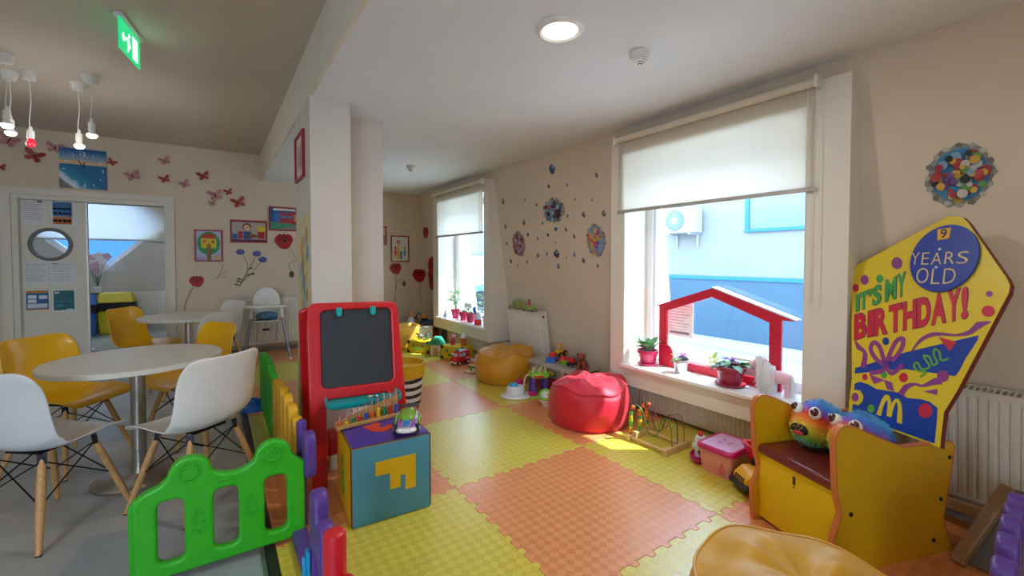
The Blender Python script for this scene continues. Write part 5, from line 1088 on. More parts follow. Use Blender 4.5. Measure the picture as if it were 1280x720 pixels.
# dump truck
dt = thing('toy_dump_truck', 'yellow toy dump truck with a pink tipper beside the birthday chair', 'toy truck', (2.56, 1.185, MZ), radians(150))
dy = mat('#E0A51A', .4, name='truck_yellow'); dkg = mat('#2A2B2E', .5, name='dark_grey_plastic2'); dpk = mat('#D8244E', .4, name='pink_red_plastic')
m = MB(); loft(m, [(.02, hull(.07, .06, .13, .95)), (.09, hull(.072, .06, .13, .9)), (.135, hull(.066, .06, .10, .95)), (.145, hull(.06, .062, .085, .95))]); bo = m.build('bonnet', dy, dt, bevel=.006)
m = MB(); m.box(-.06, -.07, .06, .025, .07, .17); m.box(-.065, -.075, .168, .03, .075, .185); m.build('cab', dy, dt, bevel=.008)
for y in (-.0725, .0705): MB().box(-.045, y, .105, .01, y+.002, .155).build('cab_window', dkg, dt, smooth=False)
MB().box(.0245, -.055, .115, .0265, .055, .158).build('windscreen', dkg, dt, smooth=False)
for y in (-.035, -.0175, 0, .0175, .035): MB().box(.138, y-.004, .07, .147, y+.004, .095).build('grille_slot', dkg, bo, smooth=False)
for sy in (-1, 1):
    for k in range(4): MB().box(.045+k*.017, sy*.071-.002, .075, .053+k*.017, sy*.071+.002, .11).build('vent_slot', dkg, bo, smooth=False)
m = MB(); m.box(-.22, -.06, .035, .15, .06, .062); m.build('chassis', dkg, dt, bevel=.006); m = MB(); m.box(.13, -.08, .03, .165, .08, .065); m.build('bumper', dkg, dt, bevel=.012)
m = MB(); m.cyl((.035, -.045, .13), (.035, -.045, .165), .012, n=12); m.build('exhaust', dkg, dt)
m = MB(); 
for (x0, y0, z0, x1, y1, z1) in ((-.23, -.095, .10, .005, .095, .115),): m.box(x0, y0, z0, x1, y1, z1)
m.build('tipper_floor', dpk, dt, bevel=.004)
m = MB(); a_ = [(-.23, -.095), (.005, -.095), (.005, .095), (-.23, .095)]; b_ = [(-.27, -.12), (.05, -.12), (.05, .12), (-.27, .12)]
m.grid(lambda u, v: (lambda i: (a_[i][0]+(b_[i][0]-a_[i][0])*v, a_[i][1]+(b_[i][1]-a_[i][1])*v, .105+.13*v))(int(round(u*4)) % 4), 4, 2, wrap=True); m.build('tipper_walls', dpk, dt, solid=.010, smooth=False)
m = MB(); m.tube([(b_[i % 4][0], b_[i % 4][1], .237) for i in range(4)], .009, 6, closed=True); m.build('tipper_rim', mat('#EE5A78', .4, name='light_pink_plastic'), dt)
wheelset(dt, [(x, y, .042) for x in (-.16, .08) for y in (-.075, .075)], .042, .035, tyre, dy)
# baby activity table
wk = thing('activity_toy', 'white and green baby activity toy with purple legs by the yellow bean bag', 'toy', (2.50, 3.33, MZ), radians(-25))
lime = mat('#7FBF2A', .4, name='lime_plastic'); vio = mat('#5A3E98', .4, name='violet_plastic')
m = MB(); m.lathe([(0, .006), (.15, .0), (.16, .012), (.15, .024), (.10, .03), (0, .03)], 30, c=(-.13, 0, 0), sx=1, sy=.8); m.build('base_shell', wpl, wk)
m = MB(); m.lathe([(0, .03), (.09, .03), (.088, .09), (.075, .105), (0, .11)], 26, c=(-.14, 0, 0), sx=1, sy=.8); m.build('drum', wpl, wk)
m = MB(); m.lathe([(0, .11), (.045, .11), (.04, .13), (0, .132)], 18, c=(-.16, -.01, 0)); m.build('blue_button', fcy, wk); m = MB(); m.lathe([(0, .105), (.03, .105), (.032, .14), (.02, .155), (0, .155)], 16, c=(-.09, .06, 0)); m.build('magenta_knob', mag, wk)
m = MB(); m.box(-.02, -.10, .0, .20, .10, .02); m.build('floor_plate', lime, wk, bevel=.01)
for x, y in ((.03, -.06), (.15, -.06), (.03, .07), (.15, .07)): m = MB(); m.cyl((x, y, .02), (x, y, .185), .026, .022, 14); m.build('support', vio, wk)
m = MB(); m.box(0, -.09, .18, .18, .10, .23); m.build('table_top', lime, wk, bevel=.02); MB().box(.02, -.094, .195, .12, -.088, .212).build('red_strip', fred, wk, smooth=False)
for i in range(5): m = MB(); m.cyl((.03+i*.03, -.03+.05*(i % 2), .23), (.03+i*.03, -.03+.05*(i % 2), .28), .012, n=10); m.build('peg', mat('#CDBB92', .5, name='beige_plastic'), wk)
m = MB(); m.cyl((.02, -.05, .02), (.02, -.05, .06), .045, n=20); m.build('spinner', mag, wk); m = MB(); m.tube(catmull([(-.06, -.02, .10), (-.05, -.03, .19), (-.01, -.04, .22)], 5), .006, 8); m.build('cord', mat('#E0D9C6', .5, name='cream_cord'), wk)
rl = thing('roller_toy', 'green and white rolling ball toy touching the red bean bag', 'toy', (2.455, 3.02, MZ), radians(30))
m = MB(); m.lathe([(0, 0), (.035, 0), (.04, .02), (.065, .04), (.072, .065), (.06, .075), (0, .075)], 24); m.build('ball_base', mat('#EBDDD2', .4, name='cream_plastic2'), rl); m = MB(); m.tube([(.068*cos(2*pi*i/24), .068*sin(2*pi*i/24), .075) for i in range(24)], .012, 8, closed=True); m.build('ball_ring', lime, rl)
m = MB(); m.ell((0, 0, .08), (.056, .056, .058), 20, 12); m.build('dome', mat('#C9D6C4', .08, coat=.6, name='glossy_clear_dome'), rl); m = MB(); m.tube([(0, .06*cos(a_), .08+.062*sin(a_)) for a_ in [pi*k/10 for k in range(11)]], .010, 8); m.build('ball_strap', lime, rl)
m = MB(); m.ell((-.03, -.03, .11), (.016, .016, .014), 10, 6); m.build('dome_star', mat('#E0C21E', .4, name='yellow_star'), rl)
# grey storage chest
gb = thing('storage_chest', 'grey plastic storage chest with yellow label under the window wall', 'storage box', (2.87, 3.26, MZ))
gym = mat('#A39A91', .45, var=.03, name='warm_grey_plastic'); gx0, gx1, gy0, gy1 = 2.70, 3.06, 2.93, 3.62
MB().box(gx0+.03, gy0+.03, MZ, gx1-.02, gy1-.03, .17).build('lower_body', mat('#A3202C', .4, var=.05, name='dark_red_plastic'), gb, world=True, bevel=.015)
MB().box(gx0+.015, gy0+.015, .165, gx1-.01, gy1-.015, .268).build('upper_body', gym, gb, world=True, bevel=.01)
m = MB(); m.add([(gx0-.01,gy0-.01,.265),(gx1,gy0-.01,.265),(gx1,gy1+.01,.265),(gx0-.01,gy1+.01,.265),(gx0+.02,gy0+.03,.305),(gx1-.02,gy0+.03,.305),(gx1-.02,gy1-.03,.305),(gx0+.02,gy1-.03,.305)], [(0,3,2,1),(4,5,6,7),(0,1,5,4),(1,2,6,5),(2,3,7,6),(3,0,4,7)]); m.build('lid', gym, gb, world=True, bevel=.006)
for y in (3.06, 3.46): MB().box(gx0-.016, y-.02, .235, gx0-.004, y+.02, .29).build('latch', mat('#BDB4AA', .4, name='pale_latch'), gb, world=True, bevel=.004)
hd = MB().box(gx0+.004, 3.18, .195, gx0+.016, 3.36, .24).build('handle_recess', mat('#5A544E', .6, name='dark_recess'), gb, world=True, bevel=.003); MB().box(gx0-.002, 3.21, .205, gx0+.008, 3.33, .232).build('yellow_label', mat('#D9B81A', .5, name='yellow_card'), hd, world=True, smooth=False)
TZ = .306
def at(px, py, z=TZ): p = onz(px, py, z); return (min(p.x, 3.0), p.y, z)
t = thing('toy_bulldozer', 'red and blue toy bulldozer on the grey chest', 'toy', at(691, 452), radians(200))
m = MB(); m.box(-.04, -.035, .02, .03, .035, .05); m.build('dozer_body', fblue, t, bevel=.006); m = MB(); m.add([(-.035,-.03,.05),(.03,-.03,.05),(.03,.03,.05),(-.035,.03,.05),(-.02,-.026,.095),(.02,-.026,.095),(.02,.026,.095),(-.02,.026,.095)], [(0,3,2,1),(4,5,6,7),(0,1,5,4),(1,2,6,5),(2,3,7,6),(3,0,4,7)]); m.build('dozer_cab', fred, t, bevel=.005)
m = MB(); m.prism([(.03, 0), (.075, 0), (.05, .02), (.04, .05)], (0, .05, 0), (1, 0, 0), (0, 0, 1), .10); m.build('blade', fblue, t, bevel=.003); wheelset(t, [(x, y, .018) for x in (-.03, .02) for y in (-.036, .036)], .018, .014, tyre, fred)
t = thing('toy_tractor', 'yellow toy tractor with black wheels at the back of the grey chest', 'toy', at(704, 445), radians(195))
m = MB(); m.box(-.05, -.035, .035, .06, .035, .075); m.build('tractor_body', dy, t, bevel=.008); m = MB(); m.box(-.045, -.03, .12, .02, .03, .13)
for x in (-.04, .012):
    for y in (-.027, .021): m.box(x, y, .075, x+.006, y+.006, .122)
m.build('tractor_cab', dy, t, smooth=False); wheelset(t, [(-.035, -.045, .035), (-.035, .045, .035), (.045, -.04, .025), (.045, .04, .025)], .032, .022, tyre, dy)
t = thing('toy_helicopter', 'small red and green toy helicopter on the grey chest', 'toy', at(704, 455), radians(170))
m = MB(); m.ell((0, 0, .045), (.045, .035, .035), 16, 10); m.build('shell_top', fred, t); m = MB(); m.lathe([(0, .0), (.03, .0), (.042, .03), (.044, .04), (0, .04)], 18); m.build('shell_base', lime, t); m = MB(); m.tube([(-.03, 0, .05), (-.11, 0, .06)], [.012, .006], 8); m.build('tail', fred, t)
t = thing('toy_tow_truck', 'red and black toy truck behind the brown dog', 'toy', at(717, 458), radians(185))
m = MB(); m.box(-.06, -.035, .02, .06, .035, .045); m.build('truck_base', dkg, t, bevel=.006); m = MB(); m.box(0, -.032, .045, .05, .032, .08); m.build('truck_cab', fred, t, bevel=.008); m = MB(); m.bar((-.05, 0, .05), (.0, 0, .11), .02, .014); m.build('truck_boom', mat('#9A9CA0', .4, .4, name='grey_boom'), t, bevel=.003); wheelset(t, [(x, y, .016) for x in (-.04, .035) for y in (-.036, .036)], .016, .014, tyre, hubw)
# brown dog figure
dg = thing('toy_dog', 'brown sitting toy dog on the front corner of the grey chest', 'toy dog', at(728, 463), radians(205)); brn = mat('#8A4230', .55, var=.12, scale=30, bump=.3, bscale=60, name='brown_rubber')
m = MB(); m.tube(catmull([(-.045, 0, .03), (-.03, 0, .05), (0, 0, .075), (.02, 0, .105)], 4), [.03, .034, .038, .04, .042, .042, .041, .04, .038, .036, .034, .032, .03], 14); m.build('dog_body', brn, dg)
m = MB(); m.ell((.03, 0, .135), (.034, .036, .034), 18, 12); hd = m.build('dog_head', brn, dg); m = MB(); m.ell((.062, 0, .125), (.020, .022, .018), 14, 8); m.build('muzzle', brn, hd); m = MB(); m.ell((.081, 0, .130), (.006, .008, .006), 8, 6); m.build('nose', tyre, hd)
for sy in (-1, 1):
    m = MB(); m.ell((.028, sy*.036, .145), (.014, .009, .022), 10, 8); m.build('ear', brn, hd); m = MB(); m.ell((.055, sy*.016, .147), .0045, 8, 6); m.build('eye', tyre, hd)
    m = MB(); m.tube([(.02, sy*.022, .08), (.032, sy*.024, .03), (.036, sy*.024, .008), (.052, sy*.024, .006)], [.017, .014, .012, .010], 10); m.build('front_leg', brn, dg); m = MB(); m.tube([(-.04, sy*.03, .035), (-.005, sy*.042, .02), (.015, sy*.042, .007)], [.026, .018, .010], 10); m.build('hind_leg', brn, dg)
m = MB(); m.tube([(-.07, 0, .02), (-.085, .01, .03), (-.09, .02, .045)], [.010, .008, .005], 8); m.build('tail', brn, dg)
# green toys on the tall radiator
rtop = r3.location.copy(); grn = mat('#9AA75A', .45, var=.05, name='olive_green_plastic'); ZT = .11+.62*cos(tl)+.006
for k, (y, lab) in enumerate(((4.32, 'green toy armchair with tiny figures on the tall radiator'), (4.02, 'green toy bed with a pink figure on the tall radiator'))):
    t = thing('toy_furniture', lab, 'toy', (XW(ZT)-.13, y, ZT), radians(0))
    m = MB(); m.box(-.045, -.09, .02, .045, .09, .05); m.build('seat_block', grn, t, bevel=.006)
    if k == 0: m = MB(); m.box(-.045, -.10, .02, .045, -.02, .12); m.build('back_block', grn, t, bevel=.01)
    else: m = MB(); m.box(-.04, -.09, .05, .04, .05, .07); m.build('blanket', mat('#A9B56A', .6, name='pale_green_cloth'), t, bevel=.006)
    for x in (-.035, .035):
        for yy in (-.08, .08): m = MB(); m.cyl((x, yy, 0), (x, yy, .022), .008, n=8); m.build('leg', mat('#5A4632', .5, name='brown_foot'), t)
    q = thing('toy_figure', ['tiny grey blue figure seated on the green toy armchair', 'tiny pink figure lying on the green toy bed'][k], 'toy figure', (XW(ZT)-.13, y+(.05 if k == 0 else .02), ZT+(.05 if k == 0 else .07)))
    m = MB(); m.lathe([(0, 0), (.018, 0), (.014, .03), (.006, .045), (0, .045)], 12); m.build('figure_body', mat(['#8FA0A8', '#C8405E'][k], .5, name='figure_paint%d' % k), q); m = MB(); m.ell((0, 0, .055), .013, 10, 8); m.build('figure_head', mat(['#A9B8BC', '#3A5A78'][k], .5, name='figure_hair%d' % k), q)
# ------------------------------------------------------------------ far corner toys
bs = thing('low_bench', 'low grey bench in the far corner under the window wall', 'bench', (2.5, 6.85, MZ))
bgm = mat('#A89F94', .6, var=.05, name='grey_bench_top'); MB().box(2.05, 6.55, .235, 3.14, 7.10, .27).build('bench_top', bgm, bs, world=True, bevel=.006)
for x in (2.08, 2.62, 3.08): MB().box(x-.02, 6.57, MZ, x+.02, 7.08, .235).build('bench_side', bgm, bs, world=True, smooth=False)
MB().box(2.06, 7.07, MZ, 3.12, 7.09, .235).build('bench_back', bgm, bs, world=True, smooth=False)
MB().box(2.66, 6.58, MZ+.005, 3.05, 7.0, .17).build('red_drawer', mat('#9A2A2E', .5, name='dark_red_box'), bs, world=True, bevel=.008)
BZ = .271
dl = thing('doll', 'blonde doll in a white dress sitting on the low bench', 'doll', (2.60, 6.66, BZ), radians(-120))
skin = mat('#D9A58C', .5, name='doll_skin')
m = MB(); m.lathe([(0, 0), (.07, 0), (.075, .02), (.045, .08), (.03, .12), (.02, .14), (0, .14)], 18); m.build('dress', mat('#D9DCEA', .7, var=.1, scale=30, name='white_blue_cloth'), dl); m = MB(); m.ell((0, 0, .175), (.038, .036, .042), 16, 10); m.build('head', skin, dl)
m = MB(); m.ell((-.008, 0, .19), (.046, .047, .042), 16, 10); m.build('hair', mat('#C99A6A', .7, name='blonde_hair'), dl)
for sy in (-1, 1): m = MB(); m.tube([(0, sy*.03, .12), (.02, sy*.055, .09), (.04, sy*.05, .06)], .009, 8); m.build('arm', skin, dl); m = MB(); m.tube([(.02, sy*.02, .02), (.08, sy*.025, .015), (.11, sy*.025, .02)], [.014, .012, .014], 8); m.build('leg', skin, dl)
ex = thing('toy_excavator', 'yellow and black toy excavator on the low bench', 'toy', (2.86, 6.72, BZ+.055), radians(160))
m = MB(); m.box(-.05, -.04, .04, .05, .04, .10); m.build('digger_cab', dy, ex, bevel=.008)
for y in (-.045, .045): m = MB(); m.tube([(-.05, y, .02), (.05, y, .02)], .02, 10); m.build('track', tyre, ex)
m = MB(); m.box(-.04, -.03, .02, .04, .03, .042); m.build('turntable', dkg, ex); m = MB(); m.bar((.04, 0, .08), (.10, 0, .13), .018, .02); m.bar((.10, 0, .13), (.14, 0, .06), .016, .018); m.build('boom', dkg, ex); m = MB(); m.prism([(.12, .02), (.16, .03), (.15, .07), (.13, .07)], (0, .025, 0), (1, 0, 0), (0, 0, 1), .05); m.build('bucket', dkg, ex)
bxx = thing('toy_crate', 'dark blue flat toy crate on the low bench', 'box', (2.93, 6.66, BZ)); MB().box(2.78, 6.57, BZ, 3.08, 6.76, BZ+.05).build('crate', mat('#4A6478', .5, name='slate_blue_plastic'), bxx, world=True, bevel=.006); MB().box(2.80, 6.565, BZ+.02, 3.06, 6.572, BZ+.03).build('crate_groove', mat('#33485A', .5, name='dark_slate'), bxx, world=True, smooth=False)
tw = thing('toy_tower', 'narrow purple toy tower with pink dots on the low bench', 'toy', (2.36, 6.72, BZ)); MB().box(2.30, 6.68, BZ, 2.40, 6.76, BZ+.30).build('tower', mat('#7A2A8A', .45, name='purple_card'), tw, world=True, bevel=.006)
for k in range(4): m = MB(); m.cyl((2.36, 6.681, BZ+.05+k*.065), (2.36, 6.677, BZ+.05+k*.065), .014, n=12); m.build('tower_dot', mat('#E09AC4', .5, name='pink_dot'), tw, world=True)
yb2 = thing('fabric_bin', 'yellow fabric storage bin before the low bench', 'bin', (2.34, 6.22, MZ)); ybm = mat('#D8A63A', .7, var=.08, scale=8, bump=.2, bscale=20, name='yellow_canvas')
m = MB()
def fsec(u, v):
    lp = rrect(-.5, -.5, .5, .5, .1, 4); k = int(round(u*len(lp))) % len(lp); x, y = lp[k]; return (x*.34*(.94+.06*v)+.006*sin(u*30+v*5), y*.30*(.94+.06*v), .34*v+.008*sin(u*14)*v)
m.grid(fsec, 20, 8, wrap=True); m.build('bin_wall', ybm, yb2, solid=.008); m = MB(); m.prism([(x*.31, y*.27) for x, y in rrect(-.5, -.5, .5, .5, .1, 4)], (0, 0, 0), (1, 0, 0), (0, 1, 0), .01); m.build('bin_floor', ybm, yb2); m = MB(); m.tube([(x*.345, y*.305, .342) for x, y in rrect(-.5, -.5, .5, .5, .1, 4)], .007, 6, closed=True); m.build('bin_hem', ybm, yb2)
ycm = mat('#D9C41E', .4, var=.04, name='yellow_case_plastic'); cm_ = mat('#2A2C30', .5, name='black_corner_plastic')
def case(label, x, y, rz, w_, d_, h_):
    t = thing('toy_case', label, 'toy case', (x, y, MZ), rz, 'yellow toy cases'); MB().box(-w_/2, -d_/2, 0, w_/2, d_/2, h_).build('case_body', ycm, t, bevel=.012)
    MB().box(-w_/2-.002, -d_/2-.002, h_*.62, w_/2+.002, d_/2+.002, h_*.64).build('case_seam', mat('#A8941A', .5, name='dark_yellow_seam'), t, smooth=False)
    for sx in (-1, 1):
        for z in (0, h_-.04): MB().box(sx*(w_/2-.018)-.022, -d_/2-.004, z, sx*(w_/2-.018)+.022, -d_/2+.03, z+.04).build('corner_guard', cm_, t, bevel=.005)
        MB().box(sx*w_*.22-.02, -d_/2-.007, h_*.5, sx*w_*.22+.02, -d_/2+.003, h_*.78).build('case_latch', mat('#8A8E94', .4, .4, name='grey_latch'), t, bevel=.003)
    m = MB(); m.tube([(-.05, -d_/2-.002, h_*.40), (-.045, -d_/2-.025, h_*.36), (.045, -d_/2-.025, h_*.36), (.05, -d_/2-.002, h_*.40)], .008, 8); m.build('case_handle', mat('#2F8A3E', .4, name='green_handle'), t)
case('yellow toy case with green handle between the fabric bin and the toy house', 2.44, 5.84, radians(-50), .34, .22, .17)
case('yellow toy case behind the red fire engine', 2.66, 5.16, radians(-62), .36, .24, .18)
pf = thing('picture_board', 'white framed toy board leaning above the yellow toy case', 'toy', (2.58, 6.16, MZ)); MB().box(2.46, 6.15, MZ, 2.74, 6.165, .30).build('board', mat('#DDE3E6', .4, name='pale_board'), pf, world=True, smooth=False); m = MB()
for (x0, z0, x1, z1) in ((2.455, MZ, 2.475, .31), (2.725, MZ, 2.745, .31), (2.475, .29, 2.725, .31), (2.475, MZ, 2.725, .03)): m.box(x0, 6.138, z0, x1, 6.172, z1)
m.build('board_frame', wpl, pf, world=True, smooth=False); m = MB(); m.bar((2.50, 6.145, .10), (2.70, 6.145, .24), .03, .01); m.build('board_stripe', mat('#D9A63A', .5, name='ochre_print'), pf, world=True)
for k, (x, y) in enumerate(((2.44, 5.86), (2.50, 5.79))):
    t = thing('toy_dinosaur', ['grey toy animal on the yellow case by the fabric bin', 'blue grey toy animal on the yellow case by the toy house'][k], 'toy', (x, y, MZ+.171), radians(200+60*k)); am = mat(['#6A7480', '#5A86A8'][k], .5, name='toy_animal%d' % k)
    m = MB(); m.tube(catmull([(-.06, 0, .03), (-.02, 0, .05), (.03, 0, .055), (.06, 0, .085), (.085, 0, .09)], 4), [.006, .009, .012, .015, .019, .021, .022, .021, .020, .018, .016, .014, .013, .014, .015, .014, .010], 10); m.build('animal_body', am, t)
    for xx in (-.015, .03):
        for yy in (-.014, .014): m = MB(); m.cyl((xx, yy, 0), (xx, yy, .045), .007, .009, 8); m.build('leg', am, t)
th_ = thing('toy_house', 'small toy house with a turquoise roof beside the yellow cases', 'toy house', (2.53, 5.52, MZ), radians(-40))
MB().box(-.085, -.07, 0, .085, .07, .155).build('house_walls', mat('#E8DFC4', .5, name='cream_wall_plastic'), th_, bevel=.003)
m = MB(); m.prism([(-.115, .15), (.115, .15), (.04, .245), (-.04, .245)], (0, .09, 0), (1, 0, 0), (0, 0, 1), .18); m.build('house_roof', mat('#2FB08A', .4, name='turquoise_roof'), th_, bevel=.005)
MB().box(-.088, -.074, 0, -.075, -.06, .155).build('corner_post', fred, th_, smooth=False); MB().box(.075, -.074, 0, .088, -.06, .155).build('corner_post', fred, th_, smooth=False)
d_ = MB().box(-.03, -.074, .0, .03, -.068, .11).build('house_door', mat('#D9A06A', .5, name='tan_door'), th_, smooth=False); MB().box(.085, -.03, .05, .089, .03, .11).build('house_window', mat('#8A5A9A', .4, name='violet_window'), th_, smooth=False)
m = MB(); m.cyl((.0, -.095, .195), (.0, -.085, .195), .022, n=14); m.build('roof_light', mat('#1F7A5E', .4, name='dark_teal'), th_)
CZ = MZ+.181
cpz = thing('toy_cup', 'orange toy drink cup with a white cream top on the yellow case', 'toy cup', (2.70, 5.06, CZ)); m = MB(); m.lathe([(0, 0), (.030, 0), (.042, .10), (.044, .105), (0, .105)], 20); m.build('cup', mat('#C8662E', .45, name='orange_brown_cup'), cpz)
m = MB(); m.lathe([(.046, .105), (.046, .112), (.036, .13), (.038, .138), (.022, .155), (.010, .17), (0, .172)], 20); m.build('cream_top', wpl, cpz)
pg = thing('toy_figure', 'small pink and red toy figure beside the orange cup', 'toy figure', (2.62, 5.20, CZ)); m = MB(); m.lathe([(0, 0), (.03, 0), (.032, .05), (.018, .09), (0, .09)], 16); m.build('figure_body', mat('#C8344E', .5, name='crimson_paint'), pg); m = MB(); m.ell((0, 0, .115), .03, 14, 10); m.build('figure_head', mat('#E0A0B4', .5, name='pink_paint'), pg)
for sy in (-1, 1): m = MB(); m.ell((0, sy*.022, .15), (.006, .009, .022), 8, 6); m.build('ear', mat('#E0A0B4', .5, name='pink_paint'), pg)
# fire engine and orange car with friendly faces
def cute(label, name, x, y, rz, col, van, sc=1.0):
    t = thing(name, label, 'toy car', (x, y, MZ), rz, 'small toy cars on the mat'); cm2 = mat(col, .35, coat=.3, name='toy_'+col[1:])
    if van:
        m = MB(); loft(m, [(-.11, hull(.058, .03, .15, .85)), (.04, hull(.06, .03, .15, .85)), (.085, hull(.058, .03, .10, .92)), (.105, hull(.052, .03, .075, .95))]); m.build('car_body', cm2, t, bevel=.008)
        MB().box(-.10, -.045, .15, .03, .045, .156).build('roof_rack', wpl, t, bevel=.002); m = MB(); m.cyl((.035, -.02, .16), (.035, .02, .16), .012, n=12); m.build('roof_beacon', fcy, t)
        for sy in (-1, 1):
            for x0, x1 in ((-.03, .02), (.03, .06)): m = MB(); m.prism([(x0, .095), (x1, .095), (x1-.008, .135), (x0+.004, .135)], (0, sy*.0575 + .003*(sy < 0)+.002, 0), (1, 0, 0), (0, 0, 1), .006); m.build('side_window', mat('#8FC4E0', .15, name='toy_glass_blue'), t, smooth=False)
            MB().box(-.09, sy*.059-.002, .06, -.04, sy*.059+.002, .075).build('side_stripe', wpl, t, smooth=False)
    else:
        m = MB(); loft(m, [(-.085, hull(.05, .025, .075)), (-.02, hull(.054, .022, .078)), (.05, hull(.052, .022, .072)), (.09, hull(.042, .025, .055))]); m.build('car_body', cm2, t, bevel=.008)
        m = MB(); loft(m, [(-.06, hull(.042, .075, .09)), (-.05, hull(.042, .075, .125, .8)), (-.03, hull(.040, .075, .13, .8)), (-.02, hull(.042, .075, .09))]); m.build('cab', cm2, t, bevel=.005)
        m = MB(); m.prism([(0, .075), (.01, .075), (.0, .12), (-.01, .12)], (0, .04, 0), (1, 0, 0), (0, 0, 1), .08); m.build('windscreen', mat('#8FC4E0', .15, name='toy_glass_blue'), t, smooth=False)
    ez = .112 if van else .083; ex_ = .082 if van else .065
    for sy in (-1, 1): m = MB(); m.ell((ex_, sy*.022, ez), (.016, .018, .018), 12, 8); e_ = m.build('eye', wpl, t); m = MB(); m.ell((ex_+.013, sy*.020, ez), .007, 8, 6); m.build('pupil', tyre, e_)
    MB().box(.088, -.05, .022, .112 if van else .10, .05, .04).build('bumper', wpl, t, bevel=.008)
    wheelset(t, [(x_, y_, .026) for x_ in (-.065, .062) for y_ in (-.056, .056)], .026, .02, tyre, hubw); t.scale = (sc, sc, sc)
cute('red toy fire engine with eyes in front of the yellow case', 'toy_fire_engine', 2.545, 4.86, radians(195), '#C8202C', True, 1.12)
cute('orange toy car with eyes next to the yellow bean bag', 'toy_car', 2.66, 4.62, radians(200), '#DE7A1E', False, 1.1)
sb_ = thing('sorting_board', 'small wooden sorting board with green peg beside the yellow bean bag', 'toy', (2.50, 4.42, MZ), radians(20)); MB().box(-.10, -.07, 0, .10, .07, .018).build('board', bw, sb_, bevel=.004)
m = MB(); m.cyl((-.06, 0, .018), (-.06, 0, .075), .01, n=10); m.build('peg', fgreen, sb_); m = MB(); m.ell((-.06, 0, .082), .012, 10, 8); m.build('peg_head', mat('#E0C21E', .4, name='yellow_star'), sb_)
# leaning board beside the radiator
wbd = thing('wooden_board', 'wooden framed board leaning behind the purple fence', 'board', (2.62, .36, MZ)); wdm = wood('#8A6A4A', '#A58260', .5)
a0 = onz(1196, 706, MZ); a1 = V((2.86, .30, .33)); m = MB(); m.bar(a0+V((0, 0, .012)), a1, .05, .028, up=(0, 0, 1)); m.build('frame_rail', wdm, wbd, world=True, bevel=.004)
m = MB(); a2 = a0+V((-.02, -.13, 0)); a3 = a1+V((-.02, -.13, 0)); m.bar(a2+V((0, 0, .012)), a3, .05, .028); m.build('frame_rail', wdm, wbd, world=True, bevel=.004)
m = MB(); m.add([a0+V((.02, 0, .02)), a1, a3, a2+V((.02, 0, .02)), a0+V((.03, 0, .012)), a1+V((.01, 0, -.008)), a3+V((.01, 0, -.008)), a2+V((.03, 0, .012))], [(0,1,2,3),(7,6,5,4),(0,4,5,1),(1,5,6,2),(2,6,7,3),(3,7,4,0)]); m.build('board_panel', mat('#5A5048', .6, name='dark_board'), wbd, world=True, smooth=False)
wsl = thing('wooden_plank', 'thin wooden plank resting along the radiator behind the birthday chair', 'plank', (2.98, .35, MZ)); m = MB(); m.bar((2.985, .75, .125), (2.985, .02, .125), .03, .05); m.build('slat', wood('#B08A5E', '#C9A57A', .5), wsl, world=True, bevel=.004)
for y in (.68, .08): MB().box(2.97, y-.015, MZ, 3.0, y+.015, .10).build('slat_foot', wood('#B08A5E', '#C9A57A', .5), wsl, world=True, smooth=False)
# ------------------------------------------------------------------ pictures
def framed(label, o, ux, uy, un, w_, h_, art, frame='#A3202E', fw=.018, glassy=True):
    """o lower-left corner on the wall; art: list of (polygon in 0..1, colour)"""
    o, ux, uy, un = V(o), V(ux), V(uy), V(un); t = thing('wall_picture', label, 'picture', o+ux*w_/2, 0, 'framed drawings')
    m = MB(); shape(m, [[(0, 0), (w_, 0), (w_, h_), (0, h_)], [(fw, fw), (w_-fw, fw), (w_-fw, h_-fw), (fw, h_-fw)][::-1]], .02, o+un*.011, ux, uy, un); m.build('frame', mat(frame, .4, name='frame_'+frame[1:]), t, world=True, smooth=False)
    m = MB(); mats = []
    for k, (poly, col) in enumerate([([(0, 0), (1, 0), (1, 1), (0, 1)], art[0])]+art[1:]):
        m.slot = k; mats.append(mat(col, .6, var=.1, scale=30, name='paint_'+col[1:])); q = [(fw*.9+x*(w_-1.8*fw), fw*.9+y*(h_-1.8*fw)) for x, y in poly]
        m.prism(q, o+un*(.006+.0006*k), ux, uy, .0005)
    me = m.mesh('drawing', t, True)
    link(me, 'drawing', mats, t, smooth=False); return t
def el(cx_, cy_, rx, ry, n=14): return [(cx_+rx*cos(2*pi*i/n), cy_+ry*sin(2*pi*i/n)) for i in range(n)]
def rc_(a, b, c_, d): return [(a, b), (c_, b), (c_, d), (a, d)]
YW = YB-.001
def wallpic(label, px0, py0, px1, py1, art, **k):
    a, b = ony(px0, py1, YW), ony(px1, py0, YW); return framed(label, (a.x, YW, a.z), (1, 0, 0), (0, 0, 1), (0, -1, 0), b.x-a.x, b.z-a.z, art, **k)
wallpic('red framed drawing of a yellow treehouse in a green tree', 243.5, 288, 278, 327, ['#B9C4E0', (el(.5, .58, .46, .4), '#2F9A6A'), (rc_(.2, .42, .8, .75), '#DFC83A'), ([(.2, .75), (.8, .75), (.72, .9), (.28, .9)], '#C8402E'), (rc_(.42, 0, .6, .45), '#8A6436'), (el(.5, .48, .09, .09), '#A8742E'), (rc_(0, 0, .38, .12), '#A6A0CC'), (el(.82, .1, .16, .1), '#C9B98A'), (rc_(.28, .6, .38, .68), '#C8402E'), (rc_(.62, .6, .72, .68), '#C8402E')])
